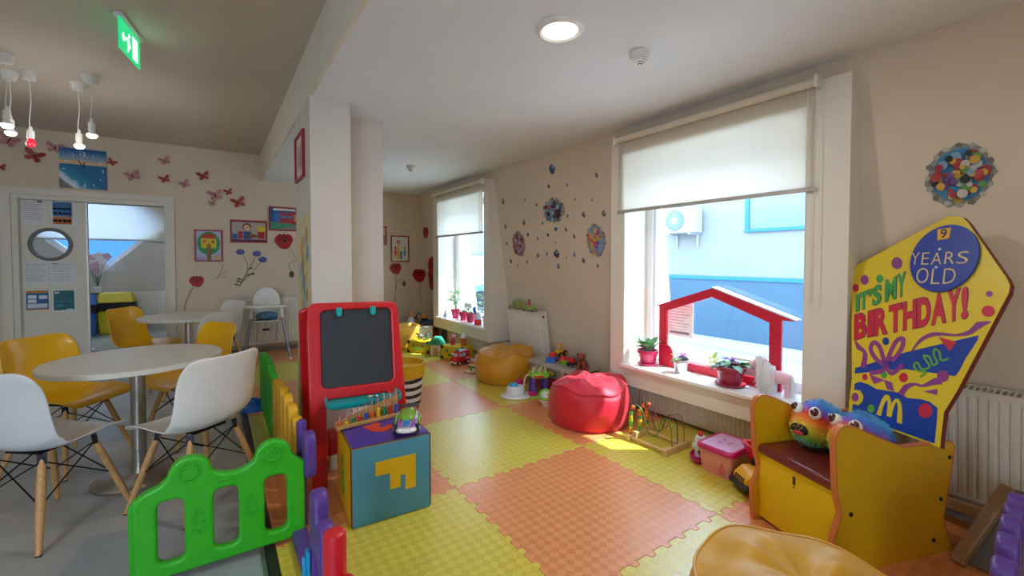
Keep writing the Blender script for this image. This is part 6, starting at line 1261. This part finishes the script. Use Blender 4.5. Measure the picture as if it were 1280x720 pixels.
wallpic('red framed drawing of a person in blue overalls at a table', 288, 276.5, 333.5, 303, ['#8A4A42', (rc_(0, .1, 1, .95), '#B5A9A4'), (el(.44, .72, .13, .2), '#6A4030'), (el(.44, .68, .10, .16), '#E0B088'), (rc_(.34, .12, .56, .5), '#2456A8'), (el(.58, .28, .17, .1), '#7A5436'), (rc_(.76, .15, .96, .5), '#B02A2A'), ([(.76, .5), (.96, .5), (.99, .78), (.73, .78)], '#E0D23A'), (rc_(.18, .15, .32, .5), '#B8343A'), (rc_(.02, .12, .16, .38), '#2A6AB0'), (rc_(0, 0, 1, .1), '#5A2E5A')])
wallpic('red framed painting of a red and blue building near the column', 336, 260.5, 378, 288, ['#1E5A9A', (rc_(0, 0, 1, .35), '#4A9A7A'), ([(.2, .3), (.75, .3), (.75, .8), (.3, .8)], '#A83A4A'), ([(.1, .5), (.3, .3), (.3, .75), (.15, .8)], '#2A7AC0'), (rc_(.3, .55, .75, .65), '#5A7AB8'), (rc_(.70, .25, .88, .85), '#A8323A'), (rc_(.76, .4, .82, .72), '#D8A83A'), (rc_(.1, .88, .8, .98), '#E4E4E0'), ([(.3, 0), (.7, 0), (1, .2), (1, .3), (.5, .12)], '#8A8A90')])
wallpic('red framed drawing of a family under a balloon beyond the column', 488.5, 295, 511, 327.5, ['#E4E0D6', (el(.4, .78, .12, .09), '#D87A6A'), (rc_(.32, .1, .48, .55), '#E0C03A'), (rc_(.5, .08, .62, .4), '#3A7AA8'), (el(.22, .35, .1, .16), '#D8705A'), (el(.78, .35, .08, .14), '#5AA0A8'), (el(.4, .62, .08, .06), '#E0B090'), (el(.8, .55, .07, .05), '#C8883A'), (el(.22, .55, .07, .05), '#6A5A8A')])
wallpic('narrow red framed picture half hidden by the column', 471, 283, 483, 306, ['#C9B9B0', (rc_(.1, .1, .9, .5), '#A86A5A')])
# on the column's side face
a, b = onx(370.5, 228, XB), onx(381.5, 165, XB)
ya = onx(371.5, 200, XB).y; yb3 = onx(381.5, 200, XB).y; za, zb2 = onx(376, 226, XB).z, onx(376, 168, XB).z
framed('tall narrow red framed picture on the column side', (XB, ya, za), (0, -1, 0), (0, 0, 1), (-1, 0, 0), ya-yb3, zb2-za, ['#D8CFC4', (rc_(.2, .2, .8, .8), '#C4A8A8'), (rc_(.35, .3, .65, .6), '#A88A9A')])
gc = thing('growth_chart', 'pale yellow height chart with blue and orange pictures on the column side', 'wall sticker', (XB, 3.35, .95))
y0_, y1_ = 3.80, 3.27; z0_, z1_ = onx(380, 380, XB).z-.3, onx(380, 270, XB).z
MB().box(XB-.003, y1_, z0_, XB-.0005, y0_, z1_).build('chart_strip', mat('#D9CDA0', .6, var=.08, scale=12, name='pale_yellow_film'), gc, world=True, smooth=False)
for k in range(14):
    y = y1_+.1+.33*((k*37) % 10)/10; z = z0_+.25+(z1_-z0_-.35)*k/14; r_ = .028+.012*((k*7) % 3); m = MB(); col = ['#6F9CC4', '#D9A23A', '#8FB4D0', '#C98A4A', '#B9C46A'][k % 5]
    m.prism(circle(0, 0, r_, 12, r_*1.6), (XB-.004, y, z), (0, -1, 0), (0, 0, 1), .001); m.build('chart_picture', mat(col, .6, name='sticker_'+col[1:]), gc, world=True, smooth=False)
# wall clock: beach photograph on canvas
a, b = ony(75.5, 234, YW), ony(133, 190, YW); ck_ = thing('wall_clock', 'beach photo canvas wall clock with white numerals beside the pendant lamps', 'clock', ((a.x+b.x)/2, YW, a.z)); cw, ch = b.x-a.x, b.z-a.z
bm_, n, bsd, L = newmat('beach_photo_print'); t = n.nodes.new('ShaderNodeTexCoord'); mp = n.nodes.new('ShaderNodeMapping'); sx_ = n.nodes.new('ShaderNodeSeparateXYZ'); no = n.nodes.new('ShaderNodeTexNoise'); no.inputs['Scale'].default_value = 9; no.inputs['Detail'].default_value = 6
mp.inputs['Scale'].default_value = (1/cw, 1, 1/ch); L(t.outputs['Object'], mp.inputs[0]); L(mp.outputs[0], sx_.inputs[0]); L(t.outputs['Object'], no.inputs['Vector'])
def mth(op, a_, b_=None, c_=None):
    q = n.nodes.new('ShaderNodeMath'); q.operation = op
    for i, v in enumerate((a_, b_, c_)):
        if v is None: continue
        if isinstance(v, (int, float)): q.inputs[i].default_value = v
        else: L(v, q.inputs[i])
    return q.outputs[0]
shore = mth('MULTIPLY_ADD', sx_.outputs['X'], .75, mth('MULTIPLY_ADD', no.outputs['Fac'], .25, mth('ADD', sx_.outputs['Z'], .02)))   # x*.75 + z + noise : sand < .38 < foam < sea
r1_ = n.nodes.new('ShaderNodeValToRGB'); L(shore, r1_.inputs[0]); e = r1_.color_ramp.elements
for i, (p_, h_) in enumerate(((.0, '#6A6A78'), (.36, '#7C7A86'), (.40, '#E0E8EE'), (.52, '#B4D2E0'), (.60, '#2A8FB4'), (.9, '#0E6A9E'))): x_ = e[i] if i < 2 else e.new(p_); x_.position = p_; x_.color = lin(h_)
r2_ = n.nodes.new('ShaderNodeValToRGB'); L(mth('MULTIPLY_ADD', no.outputs['Fac'], .12, sx_.outputs['Z']), r2_.inputs[0]); e = r2_.color_ramp.elements
for i, (p_, h_) in enumerate(((.66, '#E0C49A'), (.74, '#D8B88A'), (.80, '#8FA8C4'), (.92, '#4F86B8'), (1., '#1E5A9A'))): x_ = e[i] if i < 2 else e.new(p_); x_.position = p_; x_.color = lin(h_)
mx = n.nodes.new('ShaderNodeMixRGB'); L(mth('GREATER_THAN', sx_.outputs['Z'], .60), mx.inputs[0]); L(r1_.outputs[0], mx.inputs[1]); L(r2_.outputs[0], mx.inputs[2]); L(mx.outputs[0], bsd.inputs['Base Color']); bsd.inputs['Roughness'].default_value = .6
ck_.location = (a.x, YW, a.z)
MB().box(0, -.025, 0, cw, 0, ch).build('canvas', bm_, ck_, smooth=False)
wn = mat('#F0F2F4', .5, name='white_numeral')
for s_, x_, z_, w2, h2 in (('12', .44, .82, .12, .10), ('6', .50, .04, .05, .09), ('1', .915, .42, .02, .1)): m = MB(); text(m, s_, (x_*cw, -.0275, z_*ch), (w2*cw, 0, 0), (0, 0, h2*ch), (0, -.002, 0)); m.build('numeral', wn, ck_, smooth=False)
for k in range(12):
    if k in (0, 3, 6): continue
    a_ = pi/2-2*pi*k/12; c0 = V((.51*cw+.42*cw*cos(a_), -.0265, .46*ch+.42*ch*sin(a_))); m = MB(); m.bar(c0-V((cos(a_), 0, sin(a_)))*.014, c0+V((cos(a_), 0, sin(a_)))*.014, .006, .002, up=(0, 1, 0)); m.build('hour_mark', wn, ck_)
for a_, l_ in ((radians(118), .10), (radians(86), .075)): m = MB(); c0 = V((.51*cw, -.029, .52*ch)); m.bar(c0, c0+V((cos(a_), 0, sin(a_)))*l_, .010, .002, up=(0, 1, 0)); m.build('clock_hand', mat('#1A2228', .5, name='black_hand'), ck_)
# ------------------------------------------------------------------ butterflies
def wing(m, s_, sc):
    up = [(0, .0), (.15, .35), (.45, .62), (.8, .70), (.95, .55), (.85, .25), (.55, .02), (.2, -.05)]; lo = [(0, -.02), (.3, -.05), (.62, -.15), (.72, -.38), (.55, -.60), (.3, -.62), (.12, -.40)]
    return up, lo
butter = {}
def butterfly(px, py, size, red, rot, label):
    p = ony(px, py, YW-.004); t = thing('butterfly', label, 'butterfly', p, 0, 'wall butterflies'); t.rotation_euler = (0, radians(rot), 0)
    key = (red,)
    if key not in butter:
        wm = mat('#A8382E' if red else '#C4888C', .4, var=.35, scale=70, name='butterfly_red' if red else 'butterfly_pink'); ms = []
        for s_ in (-1, 1):
            m = MB(); up, lo = wing(None, 0, 0)
            for poly in (up, lo): m.prism([(x*.1*s_, z*.1) for x, z in poly], (0, 0, 0), (1, 0, 0), (0, 0, 1), .002)
            m.v = [(v[0]*.92, v[1]-abs(v[0])*.38, v[2]) for v in m.v]; me = m.mesh('wing'); me.materials.append(wm); ms.append(('wing', me))
        m = MB(); m.tube([(0, -.004, -.045), (0, -.006, 0), (0, -.006, .04)], [.003, .006, .004], 8); me = m.mesh('body'); me.materials.append(mat('#4A2A2A', .5, name='butterfly_body')); ms.append(('body', me)); butter[key] = ms
    for nm, me in butter[key]: o = bpy.data.objects.new(nm, me); COL.objects.link(o); o.parent = t
    t.scale = (size, size, size)
BF = [(11, 176, 1.0, 0, 25, 'pink wall butterfly beside the red bulb, left of the red ones'), (43, 195, 1.0, 1, 20, 'red wall butterfly below the red pendant bulb'), (69, 185, .85, 0, 10, 'pink wall butterfly touching the corner of the beach clock'), (140, 203, .55, 1, 30, 'small red wall butterfly right beside the beach clock'), (166, 220, .85, 0, -20, 'pink wall butterfly above the door casing'), (206, 201, .7, 0, -25, 'pink wall butterfly above a red one, over the door casing corner'), (206, 224, .65, 1, -20, 'red wall butterfly under a pink one, over the door casing corner'),
      (231, 230, .7, 0, -30, 'pink wall butterfly right of the door casing corner'), (254, 220, .8, 1, -15, 'red wall butterfly highest above the treehouse drawing'), (269, 244, 1.0, 0, -15, 'large pink wall butterfly above the treehouse drawing'), (265, 254, .5, 0, -10, 'tiny pink wall butterfly just under the large pink one'), (285.5, 240, .6, 1, -20, 'small red wall butterfly above the overalls drawing'), (298, 253, 1.0, 1, -20, 'large red wall butterfly just above the overalls drawing'), (1, 209, .5, 1, 0, 'small dark red wall butterfly above the door casing end')]
for q in BF: butterfly(*q)
# ------------------------------------------------------------------ flower stickers
stemm = mat('#4A6A3A', .6, name='stem_green'); popm = mat('#B01E22', .55, var=.25, scale=25, name='poppy_red'); pop2 = mat('#8E1218', .55, var=.2, scale=25, name='poppy_dark_red'); corm = mat('#2A3FA8', .55, var=.25, scale=60, name='cornflower_blue')
def flower(name, label, onp, un, head, hr, stem, petal, extra=None):
    c0 = V(onp(*head)); t = thing(name, label, 'wall sticker', c0, 0, 'flower wall stickers'); un = V(un)
    sc_ = (V(onp(head[0]+1, head[1]))-c0).length; ux = (V(onp(head[0]+4, head[1]))-c0).normalized(); uy = (V(onp(head[0], head[1]-4))-c0).normalized()
    if stem: m = MB(); pts = catmull([V(onp(*q))+un*.003 for q in stem], 6); m.tube(pts, .0055, 6, flat=.5); m.build('stem', stemm, t, world=True)
    r_ = hr*sc_
    if petal == 'poppy':
        for k, (dx, dy_, rx, ry, pmx) in enumerate(((-.45, .2, .6, .75, popm), (.45, .25, .6, .7, popm), (0, .35, .75, .6, pop2), (.05, -.35, .75, .6, popm))):
            m = MB(); m.prism([(dx*r_+rx*r_*cos(2*pi*i/16)*(1+.08*sin(5*i)), dy_*r_+ry*r_*sin(2*pi*i/16)*(1+.08*cos(3*i))) for i in range(16)], c0+un*(.002+.0008*k), ux, uy, .0008); m.build('petal', pmx, t, world=True, smooth=False)
        m = MB(); m.prism(circle(.05*r_, .05*r_, .18*r_, 10), c0+un*.006, ux, uy, .001); m.build('flower_centre', mat('#2A2418', .7, name='poppy_centre'), t, world=True, smooth=False)
    elif petal == 'corn':
        for k in range(11):
            a_ = 2*pi*k/11; m = MB(); m.prism([(0, 0), (cos(a_-.22)*r_*.8, sin(a_-.22)*r_*.6), (cos(a_-.15)*r_, sin(a_-.15)*r_*.8), (cos(a_)*r_*.85, sin(a_)*r_*.65), (cos(a_+.15)*r_, sin(a_+.15)*r_*.8), (cos(a_+.22)*r_*.8, sin(a_+.22)*r_*.6)], c0+un*(.002+.0004*(k % 3)), ux, uy, .0008); m.build('petal', corm, t, world=True, smooth=False)
    elif petal == 'bud':
        m = MB(); m.prism(circle(0, 0, r_*.7, 14, r_), c0+un*.002, ux, uy, .002); m.build('bud', mat('#4A5A2E', .6, name='bud_green'), t, world=True, smooth=False)
    return t
ow = lambda x, y: ony(x, y, YW); nb = (0, -1, 0)
flower('poppy_sticker', 'red poppy wall sticker left of the treehouse drawing', ow, nb, (246, 352), 9, [(241, 360), (234, 373), (231, 385), (234, 395)], 'poppy')
flower('poppy_sticker', 'big red poppy wall sticker under the red and blue building', ow, nb, (355, 302), 11, [(362, 309), (371, 325), (379, 338)], 'poppy')
flower('poppy_bud_sticker', 'drooping green poppy bud wall sticker beside the column', ow, nb, (364.5, 343), 4.6, [(364, 339), (361, 332), (365, 327), (373, 328), (380, 340)], 'bud')
for hx, st_, lab in (((300.5, 315), [(303, 319), (308, 327), (309, 337), (303, 350), (299, 358)], 'blue cornflower wall sticker, the left bloom of three'), ((321, 317), [(319, 322), (313, 333), (307, 345), (300, 357)], 'blue cornflower wall sticker, the top right bloom of three'), ((328.5, 324.5), [(326, 327), (320, 335), (312, 344), (302, 353)], 'blue cornflower wall sticker, the low right bloom of three')):
    q = flower('cornflower_sticker', lab, ow, nb, hx, 6, st_, 'corn')
    for k in (2, 3):
        if k < len(st_): c0 = V(ow(*st_[k])); m = MB(); m.prism([(0, 0), (.03, .03), (.075, .03), (.05, .005)], c0+V((0, -.003, 0)), (1 if k == 2 else -1, 0, 0), (0, 0, 1), .001 if k == 2 else -.001); m.build('leaf', stemm, q, world=True, smooth=False)
wh = thing('wheat_sticker', 'pale brown wheat ear wall sticker under the treehouse drawing', 'wall sticker', ow(272, 342), 0, 'flower wall stickers'); tan_ = mat('#B98A62', .6, name='wheat_tan')
for st_ in (((270, 348), (276, 340), (279, 331)), ((270, 348), (277, 343), (283, 338)), ((268, 348), (277, 347), (283, 345))): m = MB(); m.tube([V(ow(*q))+V((0, -.003, 0)) for q in st_], [.004, .006, .010], 6, flat=.4); m.build('wheat_ear', tan_, wh, world=True)
flower('poppy_sticker', 'red poppy wall sticker under the family drawing', ow, nb, (494.5, 336), 7, [(495, 342), (494.5, 358), (493.5, 378)], 'poppy')
flower('poppy_bud_sticker', 'green poppy bud wall sticker right of the family drawing poppy', ow, nb, (505, 354.5), 3.2, [(504.5, 351), (501, 348), (496, 354), (495, 362)], 'bud')
flower('poppy_sticker', 'red poppy wall sticker with long straight stem by the window wall', ow, nb, (524, 344.5), 8, [(525, 352), (526, 368), (527.5, 383)], 'poppy')
flower('poppy_sticker', 'dark red poppy wall sticker on the sloping wall by the far window', onwall, WALLN, (540.5, 350), 6, None, 'poppy')
flower('poppy_sticker', 'upper dark red poppy wall sticker on the sloping wall by the far window', onwall, WALLN, (541, 333), 5.5, None, 'poppy')
flower('petal_sticker', 'loose red petal wall sticker high beside the far window', onwall, WALLN, (532.5, 291), 3.2, None, 'poppy')
# ------------------------------------------------------------------ broken-wall stickers (generic scenes) and scattered bits
wux = V((0, -1, 0)); wuy = WALLN.cross(wux); wuy = wuy if wuy.z > 0 else -wuy
def hole(px, py, rx, ry, cols, label, seed, nblob=44):
    c0 = onwall(px, py); sx = (onwall(px+3, py)-onwall(px-3, py)).length/6; sy = (onwall(px, py+3)-onwall(px, py-3)).length/6; rd = random.Random(seed); t = thing('wall_sticker', label, 'wall sticker', c0, 0, 'broken wall stickers')
    RX, RY = rx*sx, ry*sy; N = 30
    m = MB(); m.prism([(RX*cos(2*pi*i/N)*rd.uniform(.86, 1.06), RY*sin(2*pi*i/N)*rd.uniform(.86, 1.06)) for i in range(N)], c0+WALLN*.0012, wux, wuy, .001); m.build('torn_rim', mat('#8E8A80', .7, var=.3, scale=40, name='grey_plaster_print'), t, world=True, smooth=False)
    for k in range(16):
        a_ = 2*pi*k/16; q = (RX*.93*cos(a_), RY*.93*sin(a_)); m = MB(); s_ = RX*.13; m.prism([(q[0]+s_*cos(b_)*rd.uniform(.6, 1.2), q[1]+s_*sin(b_)*rd.uniform(.6, 1.2)) for b_ in (0, 1.3, 2.5, 3.8, 5.1)], c0+WALLN*.0026, wux, wuy, .001); m.build('plaster_chip', mat(['#A9A596', '#77736A', '#BDB8A8'][k % 3], .7, name='chip%d' % (k % 3)), t, world=True, smooth=False)
    m = MB(); m.prism([(RX*.84*cos(2*pi*i/N)*rd.uniform(.93, 1.02), RY*.84*sin(2*pi*i/N)*rd.uniform(.93, 1.02)) for i in range(N)], c0+WALLN*.0036, wux, wuy, .001); m.build('scene_background', mat(cols[0], .6, var=.15, name='scene_'+cols[0][1:]), t, world=True, smooth=False)
    for k in range(nblob):
        a_ = rd.uniform(0, 2*pi); d_ = sqrt(rd.random())*.74; q = (RX*d_*cos(a_), RY*d_*sin(a_)); r_ = RX*rd.uniform(.07, .17); m = MB(); col = cols[1+k % (len(cols)-1)]
        m.prism([(q[0]+r_*cos(2*pi*i/12), q[1]+r_*1.1*sin(2*pi*i/12)) for i in range(12)], c0+WALLN*(.0046+.0003*k), wux, wuy, .0003); m.build('coloured_shape', mat(col, .6, name='scene_'+col[1:]), t, world=True, smooth=False)
hole(692, 263, 13.5, 15, ['#7FA6C0', '#6A3A48', '#4A4A5A', '#8FB4D0', '#A8685A', '#5A86B4', '#3A2A30'], 'round broken wall sticker with blue scene high between the windows', 3)
hole(648.5, 305, 8, 16, ['#9A6A5A', '#A87A9A', '#8A4A5A', '#C4A0C0', '#7A4A3A', '#B08A9A'], 'oval broken wall sticker with pink scene beside the far window', 4)
hole(745, 300.5, 12, 21, ['#7FA6C8', '#D89A3A', '#C8507A', '#E0B84A', '#D86A9A', '#7A4A9A', '#E0A83A', '#D8704A'], 'oval broken wall sticker with orange and pink scene beside the near window', 5)
hole(1199, 219, 44, 40, ['#3F86B4', '#A83A3E', '#C8A23A', '#B04A48', '#C4BFB4', '#2A2A30', '#6A9A4A', '#6A4A8A', '#D8A84A', '#7FA0B8', '#9A3038'], 'large round broken wall sticker with colourful shapes above the birthday chair', 6, 90)
bits = [(690, 211, 6, '#2E5A9A'), (746, 219, 4, '#6A675E'), (686, 233, 2.4, '#5A4A78'), (709, 231, 2, '#4A5A8A'), (671, 256, 2, '#6A4A4A'), (656, 250, 1.6, '#6A7A8A'), (719, 249, 1.6, '#5A6A8A'), (740, 250, 2, '#5A4A6A'), (730, 268, 4, '#6E6A5E'), (755, 267, 4.5, '#6E6A5E'), (709.5, 270, 2.2, '#4A86B4'), (629, 252, 3, '#55524A'), (655, 278, 3, '#66625A'), (632, 283, 3, '#66625A'), (678.5, 279, 2, '#5A6A6A'), (695, 286, 3, '#2E5A9A'), (707.5, 287.5, 2.6, '#4A5A78'), (685, 294, 2.4, '#3A4A5A'), (718, 295.5, 3, '#4A5A6A'), (672, 298.5, 2, '#8A3A4A'), (660, 293.5, 2, '#5A6A7A'), (694.5, 303.5, 1.4, '#5A86B4'), (695.5, 317, 5, '#3A3A4E'), (672.5, 319.5, 3, '#3A6A9A'), (683.5, 317.5, 1.8, '#2E6A9A'), (718, 318, 3, '#3A7AA8'), (729.5, 325.5, 3, '#4A4A5A'), (698, 333, 3, '#2E76A8'), (747.5, 332.5, 3.2, '#6A675E'), (638.5, 326.5, 2.4, '#66625A'), (659, 327, 2, '#7A766C'), (647.5, 332, 1.6, '#5A6A8A'), (708, 322, 1.4, '#6A6A6A'), (633.5, 304.5, 1.6, '#55524A')]
for k, (px, py, r_, col) in enumerate(bits):
    c0 = onwall(px, py); s_ = (onwall(px+2, py)-onwall(px-2, py)).length/4*r_*.72; rd = random.Random(k); t = thing('confetti_sticker', 'tiny '+('blue' if col[1:3] < '50' and col[5:] > '80' else 'grey' if abs(int(col[1:3], 16)-int(col[5:], 16)) < 24 else 'dark')+' wall sticker speck among the broken wall stickers', 'wall sticker', c0, 0, 'scattered sticker specks')
    m = MB(); m.prism([(s_*cos(2*pi*i/7)*rd.uniform(.4, 1.1), s_*1.25*sin(2*pi*i/7)*rd.uniform(.5, 1.1)) for i in range(7)], c0+WALLN*.001, wux, wuy, .001); m.build('sticker', mat(col, .6, var=.3, scale=60, name='speck_'+col[1:]), t, world=True, smooth=False)
    if r_ > 2.9: m = MB(); m.prism(circle(s_*.3, s_*.3, s_*.35, 7), c0+WALLN*.0022, wux, wuy, .0005); m.build('sticker_mark', mat('#A9A89A', .6, name='pale_speck'), t, world=True, smooth=False)
# ------------------------------------------------------------------ pendant lamps, exit sign
def pendant(px, py, bx_, by_, col, warm, label):
    p = onz(px, py, ZL); d = ray(bx_, by_); s_ = (V((p.x, p.y, 0))-V((cC.x, cC.y, 0))).length/V((d.x, d.y, 0)).length; zb4 = (cC+d*s_).z
    t = thing('pendant_lamp', label, 'pendant lamp', (p.x, p.y, ZL), 0, 'bare bulb pendants'); wpx = mat('#E2E0DA', .4, name='white_fitting'); z = zb4-ZL
    m = MB(); m.lathe([(.055, 0), (.048, -.03), (.036, -.062), (.01, -.066), (0, -.066)], 24); m.build('ceiling_rose', wpx, t)
    m = MB(); m.tube(catmull([(0, 0, -.06), (.006, 0, z*.4), (-.005, 0, z*.65), (0, 0, z+.15)], 6), .0035, 8); m.build('cord', wpx, t)
    m = MB(); m.lathe([(0, z+.16), (.010, z+.16), (.012, z+.13), (.022, z+.128), (.023, z+.065), (0, z+.065)], 20); m.build('socket', wpx, t)
    if warm == 'red': m = MB(); m.lathe([(.015, z+.07), (.018, z+.055), (.029, z+.03), (.026, z+.01), (.012, z), (0, z)], 20); m.build('bulb', mat(col, .2, var=0, emit=1.6, coat=.5, name='red_bulb_glass'), t)
    else:
        m = MB(); m.lathe([(.018, z+.07), (.022, z+.05), (.034, z+.028), (.0, z+.028)], 20); m.build('bulb_collar', wpx, t); m = MB(); m.lathe([(.034, z+.03), (.033, z+.018), (.022, z+.004), (0, z)], 20); m.build('bulb', mat(col, .3, var=0, emit=9, name='lit_bulb_'+col[1:]), t)
    d_ = bpy.data.lights.new('pendant_bulb_light', 'POINT'); d_.energy = .6 if warm == 'red' else 2.2; d_.color = lin(col)[:3]; d_.shadow_soft_size = .035; o = bpy.data.objects.new('pendant_bulb_light', d_); COL.objects.link(o); o.parent = t; o.location = (0, 0, z-.045)
pendant(6, 68, 10.5, 161, '#E4F1FF', '', 'white pendant with cool bulb hanging in front of another pendant')
pendant(11, 90, 13.5, 170, '#FFF1E0', '', 'white pendant with warm bulb partly hidden behind the cool one')
pendant(36, 90, 41, 184, '#E0182A', 'red', 'white pendant with a red glass bulb')
pendant(97, 104, 97.5, 186, '#E4F4FF', '', 'white pendant with cool bulb hanging above the beach clock')
pendant(113, 95, 114, 173, '#FFF3E2', '', 'white pendant with warm bulb nearest the exit sign')
exs = thing('exit_sign', 'green illuminated exit sign hanging from the ceiling', 'exit sign', (-.45, 3.52, ZL)); dx_ = V((.165, .986, 0)); nx_ = V((.986, -.165, 0)); e0 = V((-.455, 3.50, 0))
m = MB(); m.bar(e0+V((0, 0, ZL-.012)), e0+dx_*.36+V((0, 0, ZL-.012)), .05, .024); m.build('housing', wpl, exs, world=True, bevel=.006)
gm = mat('#12B06A', .3, var=0, emit=1.3, name='lit_green_acrylic'); m = MB(); m.add([e0+dx_*a_+nx_*b_+V((0, 0, z)) for z in (ZL-.21, ZL-.022) for a_, b_ in ((.01, -.004), (.35, -.004), (.35, .004), (.01, .004))], [(0,3,2,1),(4,5,6,7),(0,1,5,4),(1,2,6,5),(2,3,7,6),(3,0,4,7)]); ep_ = m.build('sign_plate', gm, exs, world=True, smooth=False)
lm = mat('#E8FFF2', .4, var=0, emit=1.6, name='lit_white_symbol'); o_ = e0+nx_*.0045
def sym(polys, nm): 
    m = MB()
    for pl in polys: m.prism([(a_, z) for a_, z in pl], o_+V((0, 0, ZL)), dx_, (0, 0, 1), .001)
    m.build(nm, lm, ep_, world=True, smooth=False)
sym([rc_(.215, -.19, .30, -.05)], 'door_symbol'); sym([[(.12, -.10), (.155, -.09), (.165, -.125), (.185, -.14), (.175, -.15), (.15, -.135), (.155, -.165), (.13, -.19), (.118, -.185), (.135, -.16), (.125, -.13)]], 'runner_symbol'); sym([circle(.16, -.075, .012, 10)], 'runner_head'); sym([[(.04, -.12), (.07, -.09), (.07, -.11), (.10, -.11), (.10, -.13), (.07, -.13), (.07, -.15)]], 'arrow_symbol')
# ------------------------------------------------------------------ papers on the door leaf
def paper(x0, y0, x1, y1, base, blocks, label):
    yy = ly-.001; a, b = ony(x0, y1, yy), ony(x1, y0, yy); t = thing('door_notice', label, 'notice', (a.x, yy, a.z), 0, 'notices on the door'); w_, h_ = b.x-a.x, b.z-a.z
    MB().box(0, -.0015, 0, w_, 0, h_).build('sheet', mat('#DADCE0', .7, name='notice_paper'), t, smooth=False)
    if base: MB().box(w_*.05, -.002, h_*.05, w_*.95, -.0015, h_*.95).build('colour_panel', mat(base, .6, name='print_'+base[1:]), t, smooth=False)
    for (bx0, bz0, bx1, bz1, col) in blocks: MB().box(w_*bx0, -.0026, h_*bz0, w_*bx1, -.002, h_*bz1).build('print_block', mat(col, .6, name='print_'+col[1:]), t, smooth=False)
ln = lambda n_, col, a0_=.1, x1=.9: [(a0_, .86-.72*k/n_, x1-.08*(k % 3), .875-.72*k/n_, col) for k in range(n_)]
paper(27, 249, 58, 281, None, ln(9, '#9A8A94')+[(.62, .86, .82, .93, '#5A5A62')], 'white typed notice at the top of the door above the porthole')
paper(64, 251, 92, 282.5, None, [(.08, .38, .92, .92, '#2F6AA0'), (.08, .08, .92, .36, '#B5703A')]+[(.12+.2*k, .62, .26+.2*k, .70, '#C9D8E8') for k in range(4)]+[(.12+.2*k, .45, .26+.2*k, .53, '#C9D8E8') for k in range(4)]+[(.12+.2*k, .16, .26+.2*k, .26, '#E8D8C4') for k in range(4)], 'blue and orange notice at the top of the door')
paper(29, 326, 60.5, 358.5, None, ln(10, '#8A8E96'), 'white typed notice below the porthole nearest the hinge side')
paper(63, 327, 92.5, 358.5, None, ln(6, '#9A9EA6')+[(.1, .9, .35, .93, '#5A5A62')], 'white half filled notice below the porthole')
paper(31.5, 361.5, 62, 389.5, '#2A5A98', [(.08, .84, .92, .95, '#C98A2A'), (.08, .04, .92, .10, '#C98A2A'), (.12, .58, .46, .74, '#D8E0EC'), (.56, .56, .9, .72, '#D8E0EC'), (.12, .38, .46, .54, '#D8E0EC'), (.1, .14, .9, .34, '#C9D2E0')], 'blue notice with orange bars at the bottom of the door')
paper(66, 361.5, 94, 389.5, '#1F6470', [(.1, .82, .3, .9, '#C9E0E4'), (.15, .2, .45, .32, '#3F8A98'), (.12, .45, .5, .48, '#4A96A4'), (.55, .45, .9, .48, '#4A96A4'), (.6, .06, .9, .1, '#C9E0E4')], 'dark teal notice at the bottom of the door')
# orchids at the hall window
orc = thing('hall_orchid', 'white and pink orchid flowers in front of the diamond hall window', 'potted plant', (ony(122, 346, YH-.08).x, YH-.08, .735)); rd = random.Random(2)
m = MB(); m.lathe([(0, 0), (.05, 0), (.065, .11), (0, .11)], 18); m.build('pot', whp, orc); p0 = ony(122, 338, YH-.08)
for k, (px, py) in enumerate(((108, 327), (112, 333), (117, 324), (122, 331), (128, 327), (133, 321), (124, 320), (113, 322), (129, 334), (119, 338))):
    q = ony(px, py, YH-.1-.02*rd.random()); m = MB(); m.tube([(orc.location.x, YH-.08, .84), q.lerp(V((orc.location.x, YH-.08, .84)), .4)+V((0, -.03, 0)), q], .003, 5); m.build('stem', stemm, orc, world=True)
    m = MB()
    for j in range(5): b_ = 2*pi*j/5+k; m.ell(q+V((cos(b_)*.04, 0, sin(b_)*.04)), (.036, .012, .036), 8, 5)
    m.build('bloom', mat(['#F0EEF2', '#D8B4C8'][k % 2], .6, name='orchid%d' % (k % 2)), orc, world=True)
hs = thing('hall_shelf', 'narrow white shelf below the diamond hall window', 'shelf', (orc.location.x, YH-.08, .70)); MB().box(orc.location.x-.35, YH-.14, .70, orc.location.x+.35, YH-.001, .733).build('shelf_board', whp, hs, world=True, smooth=False)
for dx in (-.25, .25): MB().box(orc.location.x+dx-.015, YH-.12, .60, orc.location.x+dx+.015, YH-.001, .70).build('shelf_bracket', whp, hs, world=True, smooth=False)
